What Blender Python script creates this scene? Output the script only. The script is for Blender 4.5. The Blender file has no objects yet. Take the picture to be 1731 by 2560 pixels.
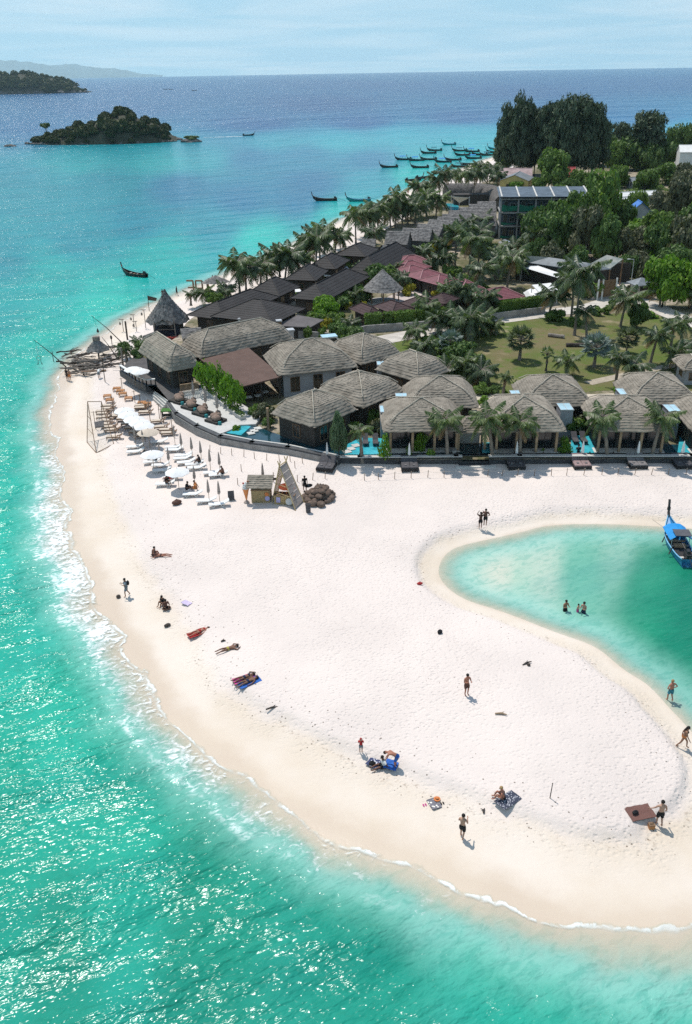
import bpy, bmesh, math, random
import numpy as np
from mathutils import Vector, Matrix
R = math.radians
random.seed(7)
rng = np.random.default_rng(7)
scene = bpy.context.scene
col = scene.collection

# ------------------------------------------------------------------ camera
HAZE_D = 0.000034
CAM_H, FPX, HORIZON, ROLL = 38.0, 2150.0, 177.0, R(1.0)
PITCH = math.atan((1280 - HORIZON) / FPX)
cam_d = bpy.data.cameras.new('camera')
cam = bpy.data.objects.new('camera', cam_d)
col.objects.link(cam)
scene.camera = cam
cam_d.sensor_fit = 'VERTICAL'
cam_d.sensor_height = 24.0
cam_d.sensor_width = 24.0 * 692 / 1024
cam_d.lens = FPX / 2560 * 24.0
cam_d.clip_start, cam_d.clip_end = 0.5, 120000
cam.matrix_world = (Matrix.Translation((0, 0, CAM_H)) @ Matrix.Rotation(math.pi / 2 - PITCH, 4, 'X')
                    @ Matrix.Rotation(-ROLL, 4, 'Z'))
CM = np.array(cam.matrix_world)[:3, :3]

# ------------------------------------------------------------------ light
SUN_EL, SUN_AZ = R(64), R(-33)          # azimuth measured from +Y towards +X
sun_dir = Vector((math.sin(SUN_AZ) * math.cos(SUN_EL), math.cos(SUN_AZ) * math.cos(SUN_EL), math.sin(SUN_EL)))
sd = bpy.data.lights.new('sun', 'SUN')
sd.energy, sd.angle, sd.color = 4.0, R(0.5), (1.0, 0.955, 0.89)
sun = bpy.data.objects.new('sun', sd)
sun.rotation_euler = sun_dir.to_track_quat('Z', 'Y').to_euler()
col.objects.link(sun)
world = bpy.data.worlds.new('World')
scene.world = world
world.use_nodes = True
wn, wl = world.node_tree.nodes, world.node_tree.links
wn.clear()
w_out = wn.new('ShaderNodeOutputWorld')
w_bg = wn.new('ShaderNodeBackground')
w_sky = wn.new('ShaderNodeTexSky')
w_sky.sky_type = 'NISHITA'
w_sky.sun_disc = False
w_sky.sun_elevation = SUN_EL
w_sky.sun_rotation = SUN_AZ
w_sky.altitude = 30
w_sky.air_density, w_sky.dust_density, w_sky.ozone_density = 1.0, 0.3, 2.0
w_bg.inputs['Strength'].default_value = 0.115
# thin veil clouds, laid out by direction on a high layer
tc = wn.new('ShaderNodeTexCoord')
sep = wn.new('ShaderNodeSeparateXYZ')
wl.new(tc.outputs['Generated'], sep.inputs[0])
zden = wn.new('ShaderNodeMath'); zden.operation = 'ADD'; zden.inputs[1].default_value = 0.045
zab = wn.new('ShaderNodeMath'); zab.operation = 'ABSOLUTE'
wl.new(sep.outputs['Z'], zab.inputs[0]); wl.new(zab.outputs[0], zden.inputs[0])
dvx = wn.new('ShaderNodeMath'); dvx.operation = 'DIVIDE'
dvy = wn.new('ShaderNodeMath'); dvy.operation = 'DIVIDE'
wl.new(sep.outputs['X'], dvx.inputs[0]); wl.new(zden.outputs[0], dvx.inputs[1])
wl.new(sep.outputs['Y'], dvy.inputs[0]); wl.new(zden.outputs[0], dvy.inputs[1])
cmb = wn.new('ShaderNodeCombineXYZ')
wl.new(dvx.outputs[0], cmb.inputs[0]); wl.new(dvy.outputs[0], cmb.inputs[1])
nz = wn.new('ShaderNodeTexNoise')
nz.inputs['Scale'].default_value = 0.33
nz.inputs['Detail'].default_value = 8
nz.inputs['Roughness'].default_value = 0.55
nz.inputs['Distortion'].default_value = 0.5
wl.new(cmb.outputs[0], nz.inputs['Vector'])
rmp = wn.new('ShaderNodeValToRGB')
rmp.color_ramp.elements[0].position = 0.42
rmp.color_ramp.elements[0].color = (0.0, 0.0, 0.0, 1)
rmp.color_ramp.elements[1].position = 0.62
rmp.color_ramp.elements[1].color = (0.95, 0.95, 0.95, 1)
wl.new(nz.outputs['Fac'], rmp.inputs[0])
mix = wn.new('ShaderNodeMix'); mix.data_type = 'RGBA'
wl.new(rmp.outputs[0], mix.inputs['Factor'])
tint = wn.new('ShaderNodeMix'); tint.data_type = 'RGBA'; tint.blend_type = 'MULTIPLY'
tint.inputs['Factor'].default_value = 1.0
tint.inputs[7].default_value = (0.66, 0.90, 1.05, 1)
wl.new(w_sky.outputs[0], tint.inputs[6])
hz = wn.new('ShaderNodeMapRange'); hz.interpolation_type = 'SMOOTHSTEP'
hz.inputs['From Min'].default_value = 0.0; hz.inputs['From Max'].default_value = 0.22
hz.inputs['To Min'].default_value = 1.0; hz.inputs['To Max'].default_value = 0.0
wl.new(zab.outputs[0], hz.inputs['Value'])
low = wn.new('ShaderNodeMix'); low.data_type = 'RGBA'
wl.new(hz.outputs[0], low.inputs['Factor'])
wl.new(tint.outputs[2], low.inputs[6])
low.inputs[7].default_value = (3.1, 5.25, 6.7, 1)
wl.new(low.outputs[2], mix.inputs[6])
mix.inputs[7].default_value = (5.4, 6.7, 7.5, 1)
wl.new(mix.outputs[2], w_bg.inputs['Color'])
wl.new(w_bg.outputs[0], w_out.inputs['Surface'])
scene.view_settings.view_transform = 'Standard'
scene.view_settings.look = 'None'
scene.view_settings.exposure = 0.12
scene.view_settings.gamma = 1.0
scene.view_settings.use_curve_mapping = False
scene.cycles.max_bounces = 6
scene.cycles.diffuse_bounces = 2
scene.cycles.glossy_bounces = 2
scene.cycles.transmission_bounces = 2
scene.cycles.volume_bounces = 1
scene.cycles.transparent_max_bounces = 8
scene.cycles.caustics_reflective = False
scene.cycles.caustics_refractive = False
scene.cycles.sample_clamp_indirect = 3.0
scene.cycles.sample_clamp_direct = 5.0
scene.cycles.use_denoising = False
scene.cycles.use_adaptive_sampling = True
scene.cycles.adaptive_threshold = 0.01

# ------------------------------------------------------------------ pixel <-> ground
def ray(px, py):
    d = CM @ np.array([px - 865.5, -(py - 1280.0), -FPX])
    return d / np.linalg.norm(d)
def G(px, py, z=0.0):
    d = ray(px, py)
    t = (z - CAM_H) / d[2]
    return Vector((d[0] * t, d[1] * t, z))
def Gn(pts, z=0.0):
    return np.array([list(G(p[0], p[1], z))[:2] for p in pts])
def up_at(base, px_h_top):
    """height above base of the point straight over base that shows at picture row px_h_top"""
    lo, hi = 0.0, 60.0
    for _ in range(40):
        m = (lo + hi) / 2
        if proj(Vector(base) + Vector((0, 0, m)))[1] > px_h_top: lo = m
        else: hi = m
    return lo
def proj(p):
    q = CM.T @ (np.array(p) - np.array([0, 0, CAM_H]))
    return (865.5 + FPX * q[0] / -q[2], 1280.0 - FPX * q[1] / -q[2])
def pxm(p):
    """photograph pixels per metre at a point"""
    q = CM.T @ (np.array(p) - np.array([0, 0, CAM_H]))
    return FPX / -q[2]

# ------------------------------------------------------------------ coast line
SHORE = [(1262, 384), (1200, 404), (1150, 424), (1085, 452), (1040, 470), (985, 494), (900, 530), (840, 557), (770, 592), (700, 628), (650, 650),
         (590, 674), (520, 704), (440, 738), (370, 770), (300, 806), (255, 842), (205, 880), (170, 905), (158, 935), (142, 975), (136, 1010), (128, 1045),
         (133, 1086), (146, 1130), (155, 1172), (162, 1230), (161, 1280), (165, 1325), (193, 1382), (220, 1437), (240, 1482),
         (274, 1540), (304, 1599), (330, 1645), (361, 1678), (380, 1737), (410, 1786), (493, 1857), (530, 1893), (580, 1923),
         (612, 1952), (673, 2003), (766, 2049), (854, 2084), (965, 2142), (1082, 2183), (1170, 2227), (1259, 2255), (1359, 2299),
         (1486, 2335), (1575, 2336), (1731, 2344), (1810, 2320), (1870, 2240), (1895, 2110), (1868, 1980), (1800, 1875), (1731, 1798),
         (1700, 1767), (1665, 1728), (1635, 1700), (1579, 1668), (1527, 1622), (1483, 1598), (1397, 1570), (1319, 1538),
         (1245, 1512), (1176, 1492), (1134, 1462), (1117, 1432), (1130, 1397), (1160, 1376), (1245, 1358), (1319, 1341), (1375, 1325),
         (1483, 1321), (1613, 1326), (1731, 1334), (1900, 1345), (2300, 1350)]
LAND = [list(G(x, y))[:2] for x, y in SHORE]
LAND += [[330, 120], [380, 300], [330, 455], [240, 512], [165, 505], [120, 492], [98, 486]]
# smooth the outline once (Chaikin)
P = np.array(LAND)
for _ in range(2):
    Q = np.roll(P, -1, axis=0)
    P = np.stack([0.75 * P + 0.25 * Q, 0.25 * P + 0.75 * Q], 1).reshape(-1, 2)
LANDP = P
def signed(pts):
    """distance in metres to the coast line, positive on land"""
    pts = np.asarray(pts, float).reshape(-1, 2)
    A, B = LANDP, np.roll(LANDP, -1, axis=0)
    out = np.empty(len(pts))
    for i in range(0, len(pts), 20000):
        p = pts[i:i + 20000]
        d2 = np.full(len(p), 1e18); ins = np.zeros(len(p), bool)
        for a, b in zip(A, B):
            ab = b - a
            ap = p - a
            t = np.clip((ap @ ab) / (ab @ ab + 1e-12), 0, 1)
            e = ap - t[:, None] * ab
            d2 = np.minimum(d2, (e * e).sum(1))
            if a[1] != b[1]:
                c = (a[1] > p[:, 1]) != (b[1] > p[:, 1])
                ins ^= c & (p[:, 0] < (b[0] - a[0]) * (p[:, 1] - a[1]) / (b[1] - a[1]) + a[0])
        d = np.sqrt(d2)
        out[i:i + 20000] = np.where(ins, d, -d)
    return out
def vnoise(x, y, s, seed=0):
    """smooth value noise on arrays"""
    x = np.asarray(x) / s + 1000.3; y = np.asarray(y) / s + 1000.7
    xi, yi = np.floor(x).astype(np.int64), np.floor(y).astype(np.int64)
    fx, fy = x - xi, y - yi
    fx = fx * fx * (3 - 2 * fx); fy = fy * fy * (3 - 2 * fy)
    def h(a, b):
        v = np.sin(a * 127.1 + b * 311.7 + seed * 74.7) * 43758.5453
        return v - np.floor(v)
    return (h(xi, yi) * (1 - fx) + h(xi + 1, yi) * fx) * (1 - fy) + (h(xi, yi + 1) * (1 - fx) + h(xi + 1, yi + 1) * fx) * fy
def profile(d):
    z = np.interp(d, [-60, -12, -2, 0, 3, 4.9, 5.6, 20, 60], [-5, -1.6, -0.22, 0.0, 0.16, 0.30, 0.66, 1.30, 1.7])
    return z
LAGP = G(1650, 1480)
def sand_height(fx, fy, dd):
    # wobble of the swash line so the contours are not exact copies of the coast; trodden hollows in the dry sand
    dd2 = dd * (1 + .85 * np.clip((26 - np.hypot(fx - LAGP.x, fy - LAGP.y)) / 6, 0, 1))
    dw = dd2 + 1.6 * (vnoise(fx, fy, 9, 1) - .5) * np.clip((dd - 1) / 4, 0, 1)
    zz = profile(dw)
    near = np.clip(1.2 - fy / 160, 0, 1)
    zz = zz + np.clip((dd - 4) / 3, 0, 1) * (0.16 * (vnoise(fx, fy, 5.5, 3) - .5) + near * (0.04 * (vnoise(fx, fy, 1.1, 4) - .5) + 0.012 * (vnoise(fx, fy, 0.55, 5) - .5)))
    return dw, zz
def ground_z(x, y):
    return float(sand_height(np.array([x]), np.array([y]), signed([[x, y]]))[1][0])
def at(px, py, lift=0.0):
    """the point on the ground that shows at a picture position"""
    z = 1.2
    for _ in range(6):
        p = G(px, py, z)
        z = max(0.0, ground_z(p.x, p.y))
    p = G(px, py, z)
    p.z = z + lift
    return p

# ------------------------------------------------------------------ materials
def srgb(r, g, b):
    f = lambda c: (c / 255 / 12.92) if c / 255 <= 0.04045 else ((c / 255 + 0.055) / 1.055) ** 2.4
    return (f(r), f(g), f(b))
class NT:
    """small helper around a node tree"""
    def __init__(self, m):
        m.use_nodes = True
        self.t = m.node_tree; self.n = self.t.nodes; self.l = self.t.links
        self.n.clear()
        self.out = self.n.new('ShaderNodeOutputMaterial')
    def new(self, typ, **kw):
        nd = self.n.new('ShaderNode' + typ)
        for k, v in kw.items():
            if k in nd.bl_rna.properties: setattr(nd, k, v)
            else: nd.inputs[k.replace('_', ' ')].default_value = v
        return nd
    def link(self, a, b): self.l.new(a, b)
    def math(self, op, a, b=None, clamp=False):
        m = self.n.new('ShaderNodeMath'); m.operation = op; m.use_clamp = clamp
        for i, v in enumerate((a, b)):
            if v is None: continue
            if isinstance(v, (int, float)): m.inputs[i].default_value = v
            else: self.l.new(v, m.inputs[i])
        return m.outputs[0]
    def mixc(self, f, a, b, blend='MIX'):
        m = self.n.new('ShaderNodeMix'); m.data_type = 'RGBA'; m.blend_type = blend
        for i, v in ((0, f), (6, a), (7, b)):
            if isinstance(v, (int, float)): m.inputs[i].default_value = v
            elif isinstance(v, tuple): m.inputs[i].default_value = (*v[:3], 1)
            else: self.l.new(v, m.inputs[i])
        return m.outputs[2]
    def ramp(self, f, stops):
        r = self.n.new('ShaderNodeValToRGB')
        e = r.color_ramp.elements
        while len(e) < len(stops): e.new(0.5)
        for k, (p, c) in zip(e, stops):
            k.position = p
            k.color = (c, c, c, 1) if isinstance(c, (int, float)) else (*c[:3], 1)
        self.l.new(f, r.inputs[0])
        return r.outputs[0]
    def mapr(self, v, a, b, c=0.0, d=1.0, smooth=True):
        m = self.n.new('ShaderNodeMapRange')
        m.interpolation_type = 'SMOOTHSTEP' if smooth else 'LINEAR'
        m.inputs['From Min'].default_value = a; m.inputs['From Max'].default_value = b
        m.inputs['To Min'].default_value = c; m.inputs['To Max'].default_value = d
        self.l.new(v, m.inputs['Value'])
        return m.outputs[0]
    def attr(self, name):
        a = self.n.new('ShaderNodeAttribute'); a.attribute_name = name
        return a
    def noise(self, vec, scale, detail=4, rough=0.55, dist=0.0):
        t = self.new('TexNoise', Scale=scale, Detail=detail, Roughness=rough, Distortion=dist)
        if vec is not None: self.l.new(vec, t.inputs['Vector'])
        return t.outputs['Fac']
    def bump(self, h, strength, dist, normal=None):
        b = self.new('Bump', Strength=strength, Distance=dist)
        self.l.new(h, b.inputs['Height'])
        if normal is not None: self.l.new(normal, b.inputs['Normal'])
        return b.outputs[0]
    def mapping(self, vec, rot=(0, 0, 0), scale=(1, 1, 1)):
        m = self.n.new('ShaderNodeMapping')
        m.vector_type = 'TEXTURE'
        m.inputs['Rotation'].default_value = rot; m.inputs['Scale'].default_value = [1 / k for k in scale]
        self.l.new(vec, m.inputs['Vector'])
        return m.outputs[0]
MATS = {}
def mat(name, c, rough=0.75, var=0.25, vs=1.5, bump=0.0, bs=20.0, bd=0.02, spec=0.3, metal=0.0, c2=None, stretch=None, stain=0.0):
    """plain painted / wooden / woven surface: colour with grain, patches and fine relief"""
    if name in MATS: return MATS[name]
    m = bpy.data.materials.new(name)
    t = NT(m)
    p = t.new('BsdfPrincipled', Roughness=rough, Metallic=metal)
    p.inputs['Specular IOR Level'].default_value = spec
    co = t.new('TexCoord').outputs['Object']
    if stretch: co = t.mapping(co, scale=stretch)
    f = t.noise(co, vs, 5, 0.6)
    f = t.mapr(f, 0.3, 0.7)
    a = tuple(x * (1 - var) for x in c)
    b = c2 if c2 else tuple(min(1, x * (1 + var)) for x in c)
    cc = t.mixc(f, a, b)
    g = t.noise(co, vs * 9, 3, 0.6)
    cc = t.mixc(t.mapr(g, 0.35, 0.75, 0, 0.35), cc, tuple(x * 0.55 for x in c))
    oi = t.new('ObjectInfo')
    cc = t.mixc(t.mapr(oi.outputs['Random'], 0, 1, 0, 0.22, False), cc, tuple(x * 0.6 for x in c))
    t.link(cc, p.inputs['Base Color'])
    if bump:
        t.link(t.bump(t.noise(co, bs, 4, 0.6), bump, bd), p.inputs['Normal'])
    t.link(p.outputs[0], t.out.inputs['Surface'])
    MATS[name] = m
    return m
# ------------------------------------------------------------------ ground sheet (sand)
def link_mesh(name, verts, faces, mats, smooth=False, mi=None):
    me = bpy.data.meshes.new(name)
    verts = np.asarray(verts, np.float32); faces = np.asarray(faces, np.int32)
    n = faces.shape[1]
    me.vertices.add(len(verts)); me.vertices.foreach_set('co', verts.ravel())
    me.loops.add(faces.size); me.loops.foreach_set('vertex_index', faces.ravel())
    me.polygons.add(len(faces))
    me.polygons.foreach_set('loop_start', np.arange(0, faces.size, n, dtype=np.int32))
    me.polygons.foreach_set('loop_total', np.full(len(faces), n, np.int32))
    if smooth: me.polygons.foreach_set('use_smooth', np.ones(len(faces), bool))
    if mi is not None: me.polygons.foreach_set('material_index', np.asarray(mi, np.int32))
    me.update(calc_edges=True)
    for m in (mats if isinstance(mats, (list, tuple)) else [mats]): me.materials.append(m)
    o = bpy.data.objects.new(name, me)
    col.objects.link(o)
    return o
def grid_faces(nr, nc, wrap=False):
    r = np.arange(nr - 1)[:, None] * nc
    c = np.arange(nc - 1)[None, :]
    a = r + c
    f = np.stack([a, a + 1, a + 1 + nc, a + nc], -1).reshape(-1, 4)
    return f
def fattr(me, name, vals, typ='FLOAT'):
    a = me.attributes.new(name, typ, 'POINT')
    vals = np.asarray(vals, np.float32)
    a.data.foreach_set('value' if typ == 'FLOAT' else 'color', vals.ravel())

ys = 14.0 * (700 / 14.0) ** (np.linspace(0, 1, 520))
us = np.linspace(-1.05, 1.45, 430)
YY, UU = np.meshgrid(ys, us, indexing='ij')
XX = UU * (14 + YY * 0.52)
dd = signed(np.stack([XX.ravel(), YY.ravel()], 1))
fx, fy = XX.ravel(), YY.ravel()
dw, zz = sand_height(fx, fy, dd)
# low step (berm) where the dry sand ends
ff = grid_faces(len(ys), len(us))
keep = (dd[ff].max(1) > -25)
ff = ff[keep]
# sand material
m_sand = bpy.data.materials.new('coral_sand')
t = NT(m_sand)
p = t.new('BsdfPrincipled', Roughness=0.92)
p.inputs['Specular IOR Level'].default_value = 0.12
co = t.new('TexCoord').outputs['Object']
sh = t.attr('shore').outputs['Fac']
wob = t.noise(co, 0.35, 4, 0.6)
shw = t.math('ADD', sh, t.math('MULTIPLY', t.math('SUBTRACT', wob, 0.5), 2.6))
damp = t.mapr(shw, 0.5, 2.4)
dry = t.mapr(shw, 4.0, 5.6)
c_wet, c_damp, c_dry = (0.56, 0.455, 0.355), (0.68, 0.595, 0.51), (0.69, 0.602, 0.543)
cc = t.mixc(damp, c_wet, c_damp)
cc = t.mixc(dry, cc, c_dry)
big = t.noise(co, 0.09, 5, 0.6)
cc = t.mixc(t.mapr(big, 0.35, 0.7, 0, 0.85), cc, t.mixc(dry, (0.60, 0.50, 0.39), (0.60, 0.525, 0.475)))
# wrack, specks of dark coral / leaf litter, and footprint shade painted in a band
vor = t.new('TexVoronoi', Scale=2.1); vor.feature = 'F1'
t.link(co, vor.inputs['Vector'])
spk = t.math('LESS_THAN', vor.outputs['Distance'], t.math('MULTIPLY', t.math('MAXIMUM', t.mapr(t.noise(co, 0.12, 3), 0.5, 0.72), t.math('MULTIPLY', t.mapr(shw, 2.4, 4.0), t.mapr(shw, 11, 7))), 0.12))
spk = t.math('MULTIPLY', spk, t.mapr(shw, 2.4, 4.0))
cc = t.mixc(t.math('MULTIPLY', spk, 0.75), cc, (0.10, 0.075, 0.055))
# wrack line at the foot of the dry sand
wl_ = t.math('MULTIPLY', t.mapr(shw, 3.6, 4.3), t.mapr(shw, 5.0, 4.3))
wk = t.math('MULTIPLY', wl_, t.mapr(t.noise(co, 3.2, 5, 0.7), 0.55, 0.68))
cc = t.mixc(t.math('MULTIPLY', wk, 0.55), cc, (0.22, 0.16, 0.11))
t.link(cc, p.inputs['Base Color'])
# footprints
v2 = t.new('TexVoronoi', Scale=3.3, Randomness=1.0); v2.feature = 'SMOOTH_F1'
wv = t.new('Mapping'); t.link(co, wv.inputs['Vector'])
wv.inputs['Scale'].default_value = (1.0, 1.25, 1.0)
t.link(wv.outputs[0], v2.inputs['Vector'])
foot = t.mapr(v2.outputs['Distance'], 0.05, 0.42)
tram = t.mapr(t.noise(co, 0.06, 3, 0.5), 0.36, 0.60, 0.35, 1.0)
tram = t.math('MULTIPLY', tram, t.mapr(shw, 2.6, 4.4, 0.08, 1.0))
h = t.math('MULTIPLY', foot, tram)
h2 = t.noise(co, 5.0, 5, 0.7)
hh = t.math('ADD', h, t.math('MULTIPLY', h2, t.math('MULTIPLY', tram, 1.1)))
t.link(t.bump(hh, 0.52, 0.12), p.inputs['Normal'])
rg = t.mapr(shw, 0.5, 3.5, 0.28, 0.92)
t.link(rg, p.inputs['Roughness'])
t.link(p.outputs[0], t.out.inputs['Surface'])
sand = link_mesh('sand_beach', np.stack([fx, fy, zz], 1), ff, m_sand, True)
fattr(sand.data, 'shore', dw)
sand['kind'] = 'structure'

# ------------------------------------------------------------------ sea
th = np.concatenate([np.linspace(-180, -46, 24)[:-1], np.linspace(-46, 46, 520), np.linspace(46, 180, 24)[1:]])
rr = 9.0 * (15000 / 9.0) ** np.linspace(0, 1, 620)
RR, TT = np.meshgrid(rr, np.radians(th), indexing='ij')
sx, sy = (RR * np.sin(TT)).ravel(), (RR * np.cos(TT)).ravel()
near_m = RR.ravel() < 1500
sdist = np.full(sx.shape, -2000.0)
sdist[near_m] = signed(np.stack([sx[near_m], sy[near_m]], 1))
sf = grid_faces(len(rr), len(th))
sf = sf[sdist[sf].max(1) < 900]
sf = sf[sdist[sf].min(1) < 3.0]
# the colour of the water over sand, weed and reef, as seen from the beach outwards
ANCH = [  # picture position, sRGB
    (150, 2450, 18, 150, 120), (500, 2500, 18, 148, 118), (900, 2530, 16, 150, 122), (1300, 2530, 34, 166, 138), (1700, 2520, 60, 178, 150),
    (0, 2200, 20, 160, 130), (300, 2150, 34, 168, 140), (0, 1950, 24, 165, 138), (150, 1800, 40, 176, 150), (0, 1650, 40, 178, 155),
    (100, 1500, 55, 185, 165), (0, 1350, 55, 188, 172), (60, 1150, 50, 190, 178), (0, 1000, 35, 182, 175), (90, 880, 45, 188, 182),
    (0, 780, 32, 170, 178), (150, 700, 40, 180, 184), (260, 760, 60, 200, 195), (0, 640, 30, 150, 172), (200, 600, 30, 150, 175),
    (400, 640, 45, 185, 190), (350, 560, 35, 145, 178), (550, 560, 38, 150, 180), (650, 600, 60, 205, 205), (600, 500, 40, 118, 170),
    (750, 500, 45, 120, 172), (780, 460, 45, 115, 168), (450, 470, 40, 120, 168), (250, 470, 40, 150, 175), (60, 470, 45, 150, 172),
    (850, 540, 62, 200, 205), (950, 450, 58, 160, 190), (930, 405, 55, 130, 175), (1020, 440, 62, 205, 208), (1080, 390, 58, 190, 200),
    (200, 400, 55, 180, 188), (400, 400, 52, 185, 192), (520, 395, 50, 170, 186), (620, 400, 45, 130, 172), (760, 390, 45, 140, 178), (700, 350, 55, 180, 194),
    (850, 350, 60, 195, 205), (1000, 335, 62, 195, 205), (1150, 330, 64, 195, 205), (1220, 350, 64, 200, 208), (1500, 335, 60, 190, 205), (1700, 325, 60, 185, 205),
    (1600, 305, 50, 135, 180), (1400, 290, 40, 100, 160), (1150, 295, 42, 110, 165), (900, 305, 40, 110, 165), (650, 310, 40, 105, 160), (100, 330, 48, 125, 168), (300, 270, 45, 112, 162),
    (800, 260, 34, 92, 152), (1300, 230, 34, 92, 152), (400, 230, 45, 110, 160), (900, 210, 40, 100, 155), (1600, 210, 42, 105, 158), (1000, 195, 55, 115, 160),
    (1300, 1480, 130, 205, 185), (1450, 1440, 85, 182, 160), (1550, 1360, 110, 190, 172), (1600, 1480, 36, 148, 118), (1680, 1600, 22, 138, 108), (1720, 1520, 20, 132, 104), (1800, 1600, 20, 135, 108), (1640, 1540, 24, 145, 112), (1350, 1400, 140, 205, 188), (1250, 1430, 160, 212, 195)]
ax = np.array([[a[0] / 500.0, math.log(max(2.0, (a[1] - 168) / 2.0)) * 1.15] for a in ANCH])
ac = np.array([srgb(*a[2:]) for a in ANCH])
vis = np.stack([sx, sy, np.zeros_like(sx)], 1) - np.array([0, 0, CAM_H])
q = vis @ CM
okv = q[:, 2] < -1
qx = np.where(okv, 865.5 + FPX * q[:, 0] / np.where(okv, -q[:, 2], 1), np.where(sx < 0, -800, 2500))
qy = np.where(okv, 1280 - FPX * q[:, 1] / np.where(okv, -q[:, 2], 1), 2600)
qx = np.clip(qx, -900, 2600); qy = np.clip(qy, 184, 2700)
wx = np.stack([qx / 500.0, np.log(np.maximum(2.0, (qy - 168) / 2.0)) * 1.15], 1)
num = np.zeros((len(sx), 3)); den = np.zeros(len(sx))
for a, c in zip(ax, ac):
    w = 1.0 / ((((wx - a) ** 2).sum(1) + 0.004) ** 1.9)
    num += w[:, None] * c; den += w
lag = G(1650, 1480)
fo = np.clip((np.hypot(sx - lag.x, sy - lag.y) - 24) / 6, 0, 1)
nr_ = np.clip(1 - sy / 90, 0, 1)
mul = np.stack([.30 + .30 * nr_, .76 - .08 * nr_, .61 + .14 * nr_], 1)
fl = np.clip((np.hypot(sx - lag.x, sy - lag.y) - 13) / 17, 0, 1)
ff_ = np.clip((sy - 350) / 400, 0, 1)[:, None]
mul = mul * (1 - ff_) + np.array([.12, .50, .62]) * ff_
mul = mul * fl[:, None] + np.array([1.45, .77, .75]) * (1 - fl[:, None])
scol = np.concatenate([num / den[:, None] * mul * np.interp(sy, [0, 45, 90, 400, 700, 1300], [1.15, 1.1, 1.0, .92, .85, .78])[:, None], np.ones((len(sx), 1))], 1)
scol[:, 0] += .018 * nr_ * fl; scol[:, 1] += .02 * nr_ * fl; scol[:, 2] += .03 * nr_ * fl
# how much the swash foams: rough on the open side, still in the lagoon
p1 = G(180, 1400)
strong = np.exp(-((sx - p1.x) ** 2 + (sy - p1.y) ** 2) / (2 * 30 ** 2))
foam = fo * (0.42 + 0.62 * strong)
spitA = np.clip((sx - 3) / 14, 0, 1) * np.clip((70 - sy) / 20, 0, 1)
foam *= 1 - 0.40 * spitA

m_sea = bpy.data.materials.new('sea_water')
t = NT(m_sea)
co = t.new('TexCoord').outputs['Object']
sh = t.math('MULTIPLY', t.attr('shore').outputs['Fac'], -1.0)      # metres out from the swash line
scl = t.attr('bed').outputs['Color']
fm = t.attr('foam').outputs['Fac']
# swash tongues: the edge wanders in lobes
lob = t.noise(co, 0.16, 3, 0.5, 0.4)
lob2 = t.noise(co, 0.9, 4, 0.6, 0.6)
shl = t.math('ADD', sh, t.math('MULTIPLY', t.math('SUBTRACT', lob, 0.45), t.mapr(fm, 0.0, 0.3, 0.8, 3.6)))
shl = t.math('ADD', shl, t.math('MULTIPLY', t.math('SUBTRACT', lob2, 0.5), 0.8))
shl = t.math('ADD', shl, t.mapr(fm, 0.0, 0.25, 1.5, 0.0))
patch = t.noise(t.mapping(co, rot=(0, 0, R(22)), scale=(0.6, 1.6, 1)), 0.07, 6, 0.66, 0.4)
cc = t.mixc(t.mapr(patch, 0.42, 0.66, 0.0, 0.62), scl, t.mixc(1.0, scl, (0.42, 0.68, 0.74), 'MULTIPLY'))
# milky shallows
cc = t.mixc(t.mapr(shl, 0.0, 2.4), (0.50, 0.50, 0.385), t.mixc(t.mapr(shl, 0.8, 6), (0.27, 0.52, 0.44), cc))
# caustic-like bars of light and shade painted into the shallow water colour
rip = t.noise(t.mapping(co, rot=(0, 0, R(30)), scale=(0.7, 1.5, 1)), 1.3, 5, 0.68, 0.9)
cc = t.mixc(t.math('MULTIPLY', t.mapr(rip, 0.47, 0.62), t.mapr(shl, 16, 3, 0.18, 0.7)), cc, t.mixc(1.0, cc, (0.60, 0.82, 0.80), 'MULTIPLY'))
# foam
fr = t.math('ADD', t.math('MULTIPLY', t.noise(t.mapping(co, rot=(0, 0, R(20)), scale=(1, 1.7, 1)), 1.5, 8, 0.68, 1.2), .7), t.math('MULTIPLY', t.noise(co, .28, 3, .5), .3))
band = t.math('MULTIPLY', t.mapr(shl, -0.3, 0.5), t.mapr(shl, 6.2, 1.4))
fmask = t.math('MULTIPLY', band, fm)
thr = t.math('SUBTRACT', 0.78, t.math('MULTIPLY', fmask, 0.36))
foam_a = t.math('MULTIPLY', t.math('SUBTRACT', fr, thr), 7.0, True)
edge = t.math('MULTIPLY', t.math('MULTIPLY', t.mapr(shl, -0.05, 0.10), t.mapr(shl, 0.42, 0.14)), t.mapr(lob2, 0.35, 0.6, 0.3, 1))
line2 = t.math('MULTIPLY', t.math('MULTIPLY', t.mapr(shl, 2.6, 3.0), t.mapr(shl, 3.7, 3.1)), t.mapr(lob, 0.5, 0.62))
foam_a = t.math('MAXIMUM', foam_a, t.math('MULTIPLY', t.math('MAXIMUM', edge, t.math('MULTIPLY', line2, t.math('MULTIPLY', t.mapr(fr, .46, .60), t.mapr(fm, .5, .8)))), t.mapr(fm, 0, 0.5, 0.10, 0.85)))
cc = t.mixc(foam_a, cc, (0.86, 0.88, 0.87))
p = t.new('BsdfPrincipled', Roughness=0.10)
p.inputs['IOR'].default_value = 1.33; p.inputs['Specular IOR Level'].default_value = 0.40
t.link(cc, p.inputs['Base Color'])
t.link(t.mapr(foam_a, 0, 1, 0.205, 0.8), p.inputs['Roughness'])
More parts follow.
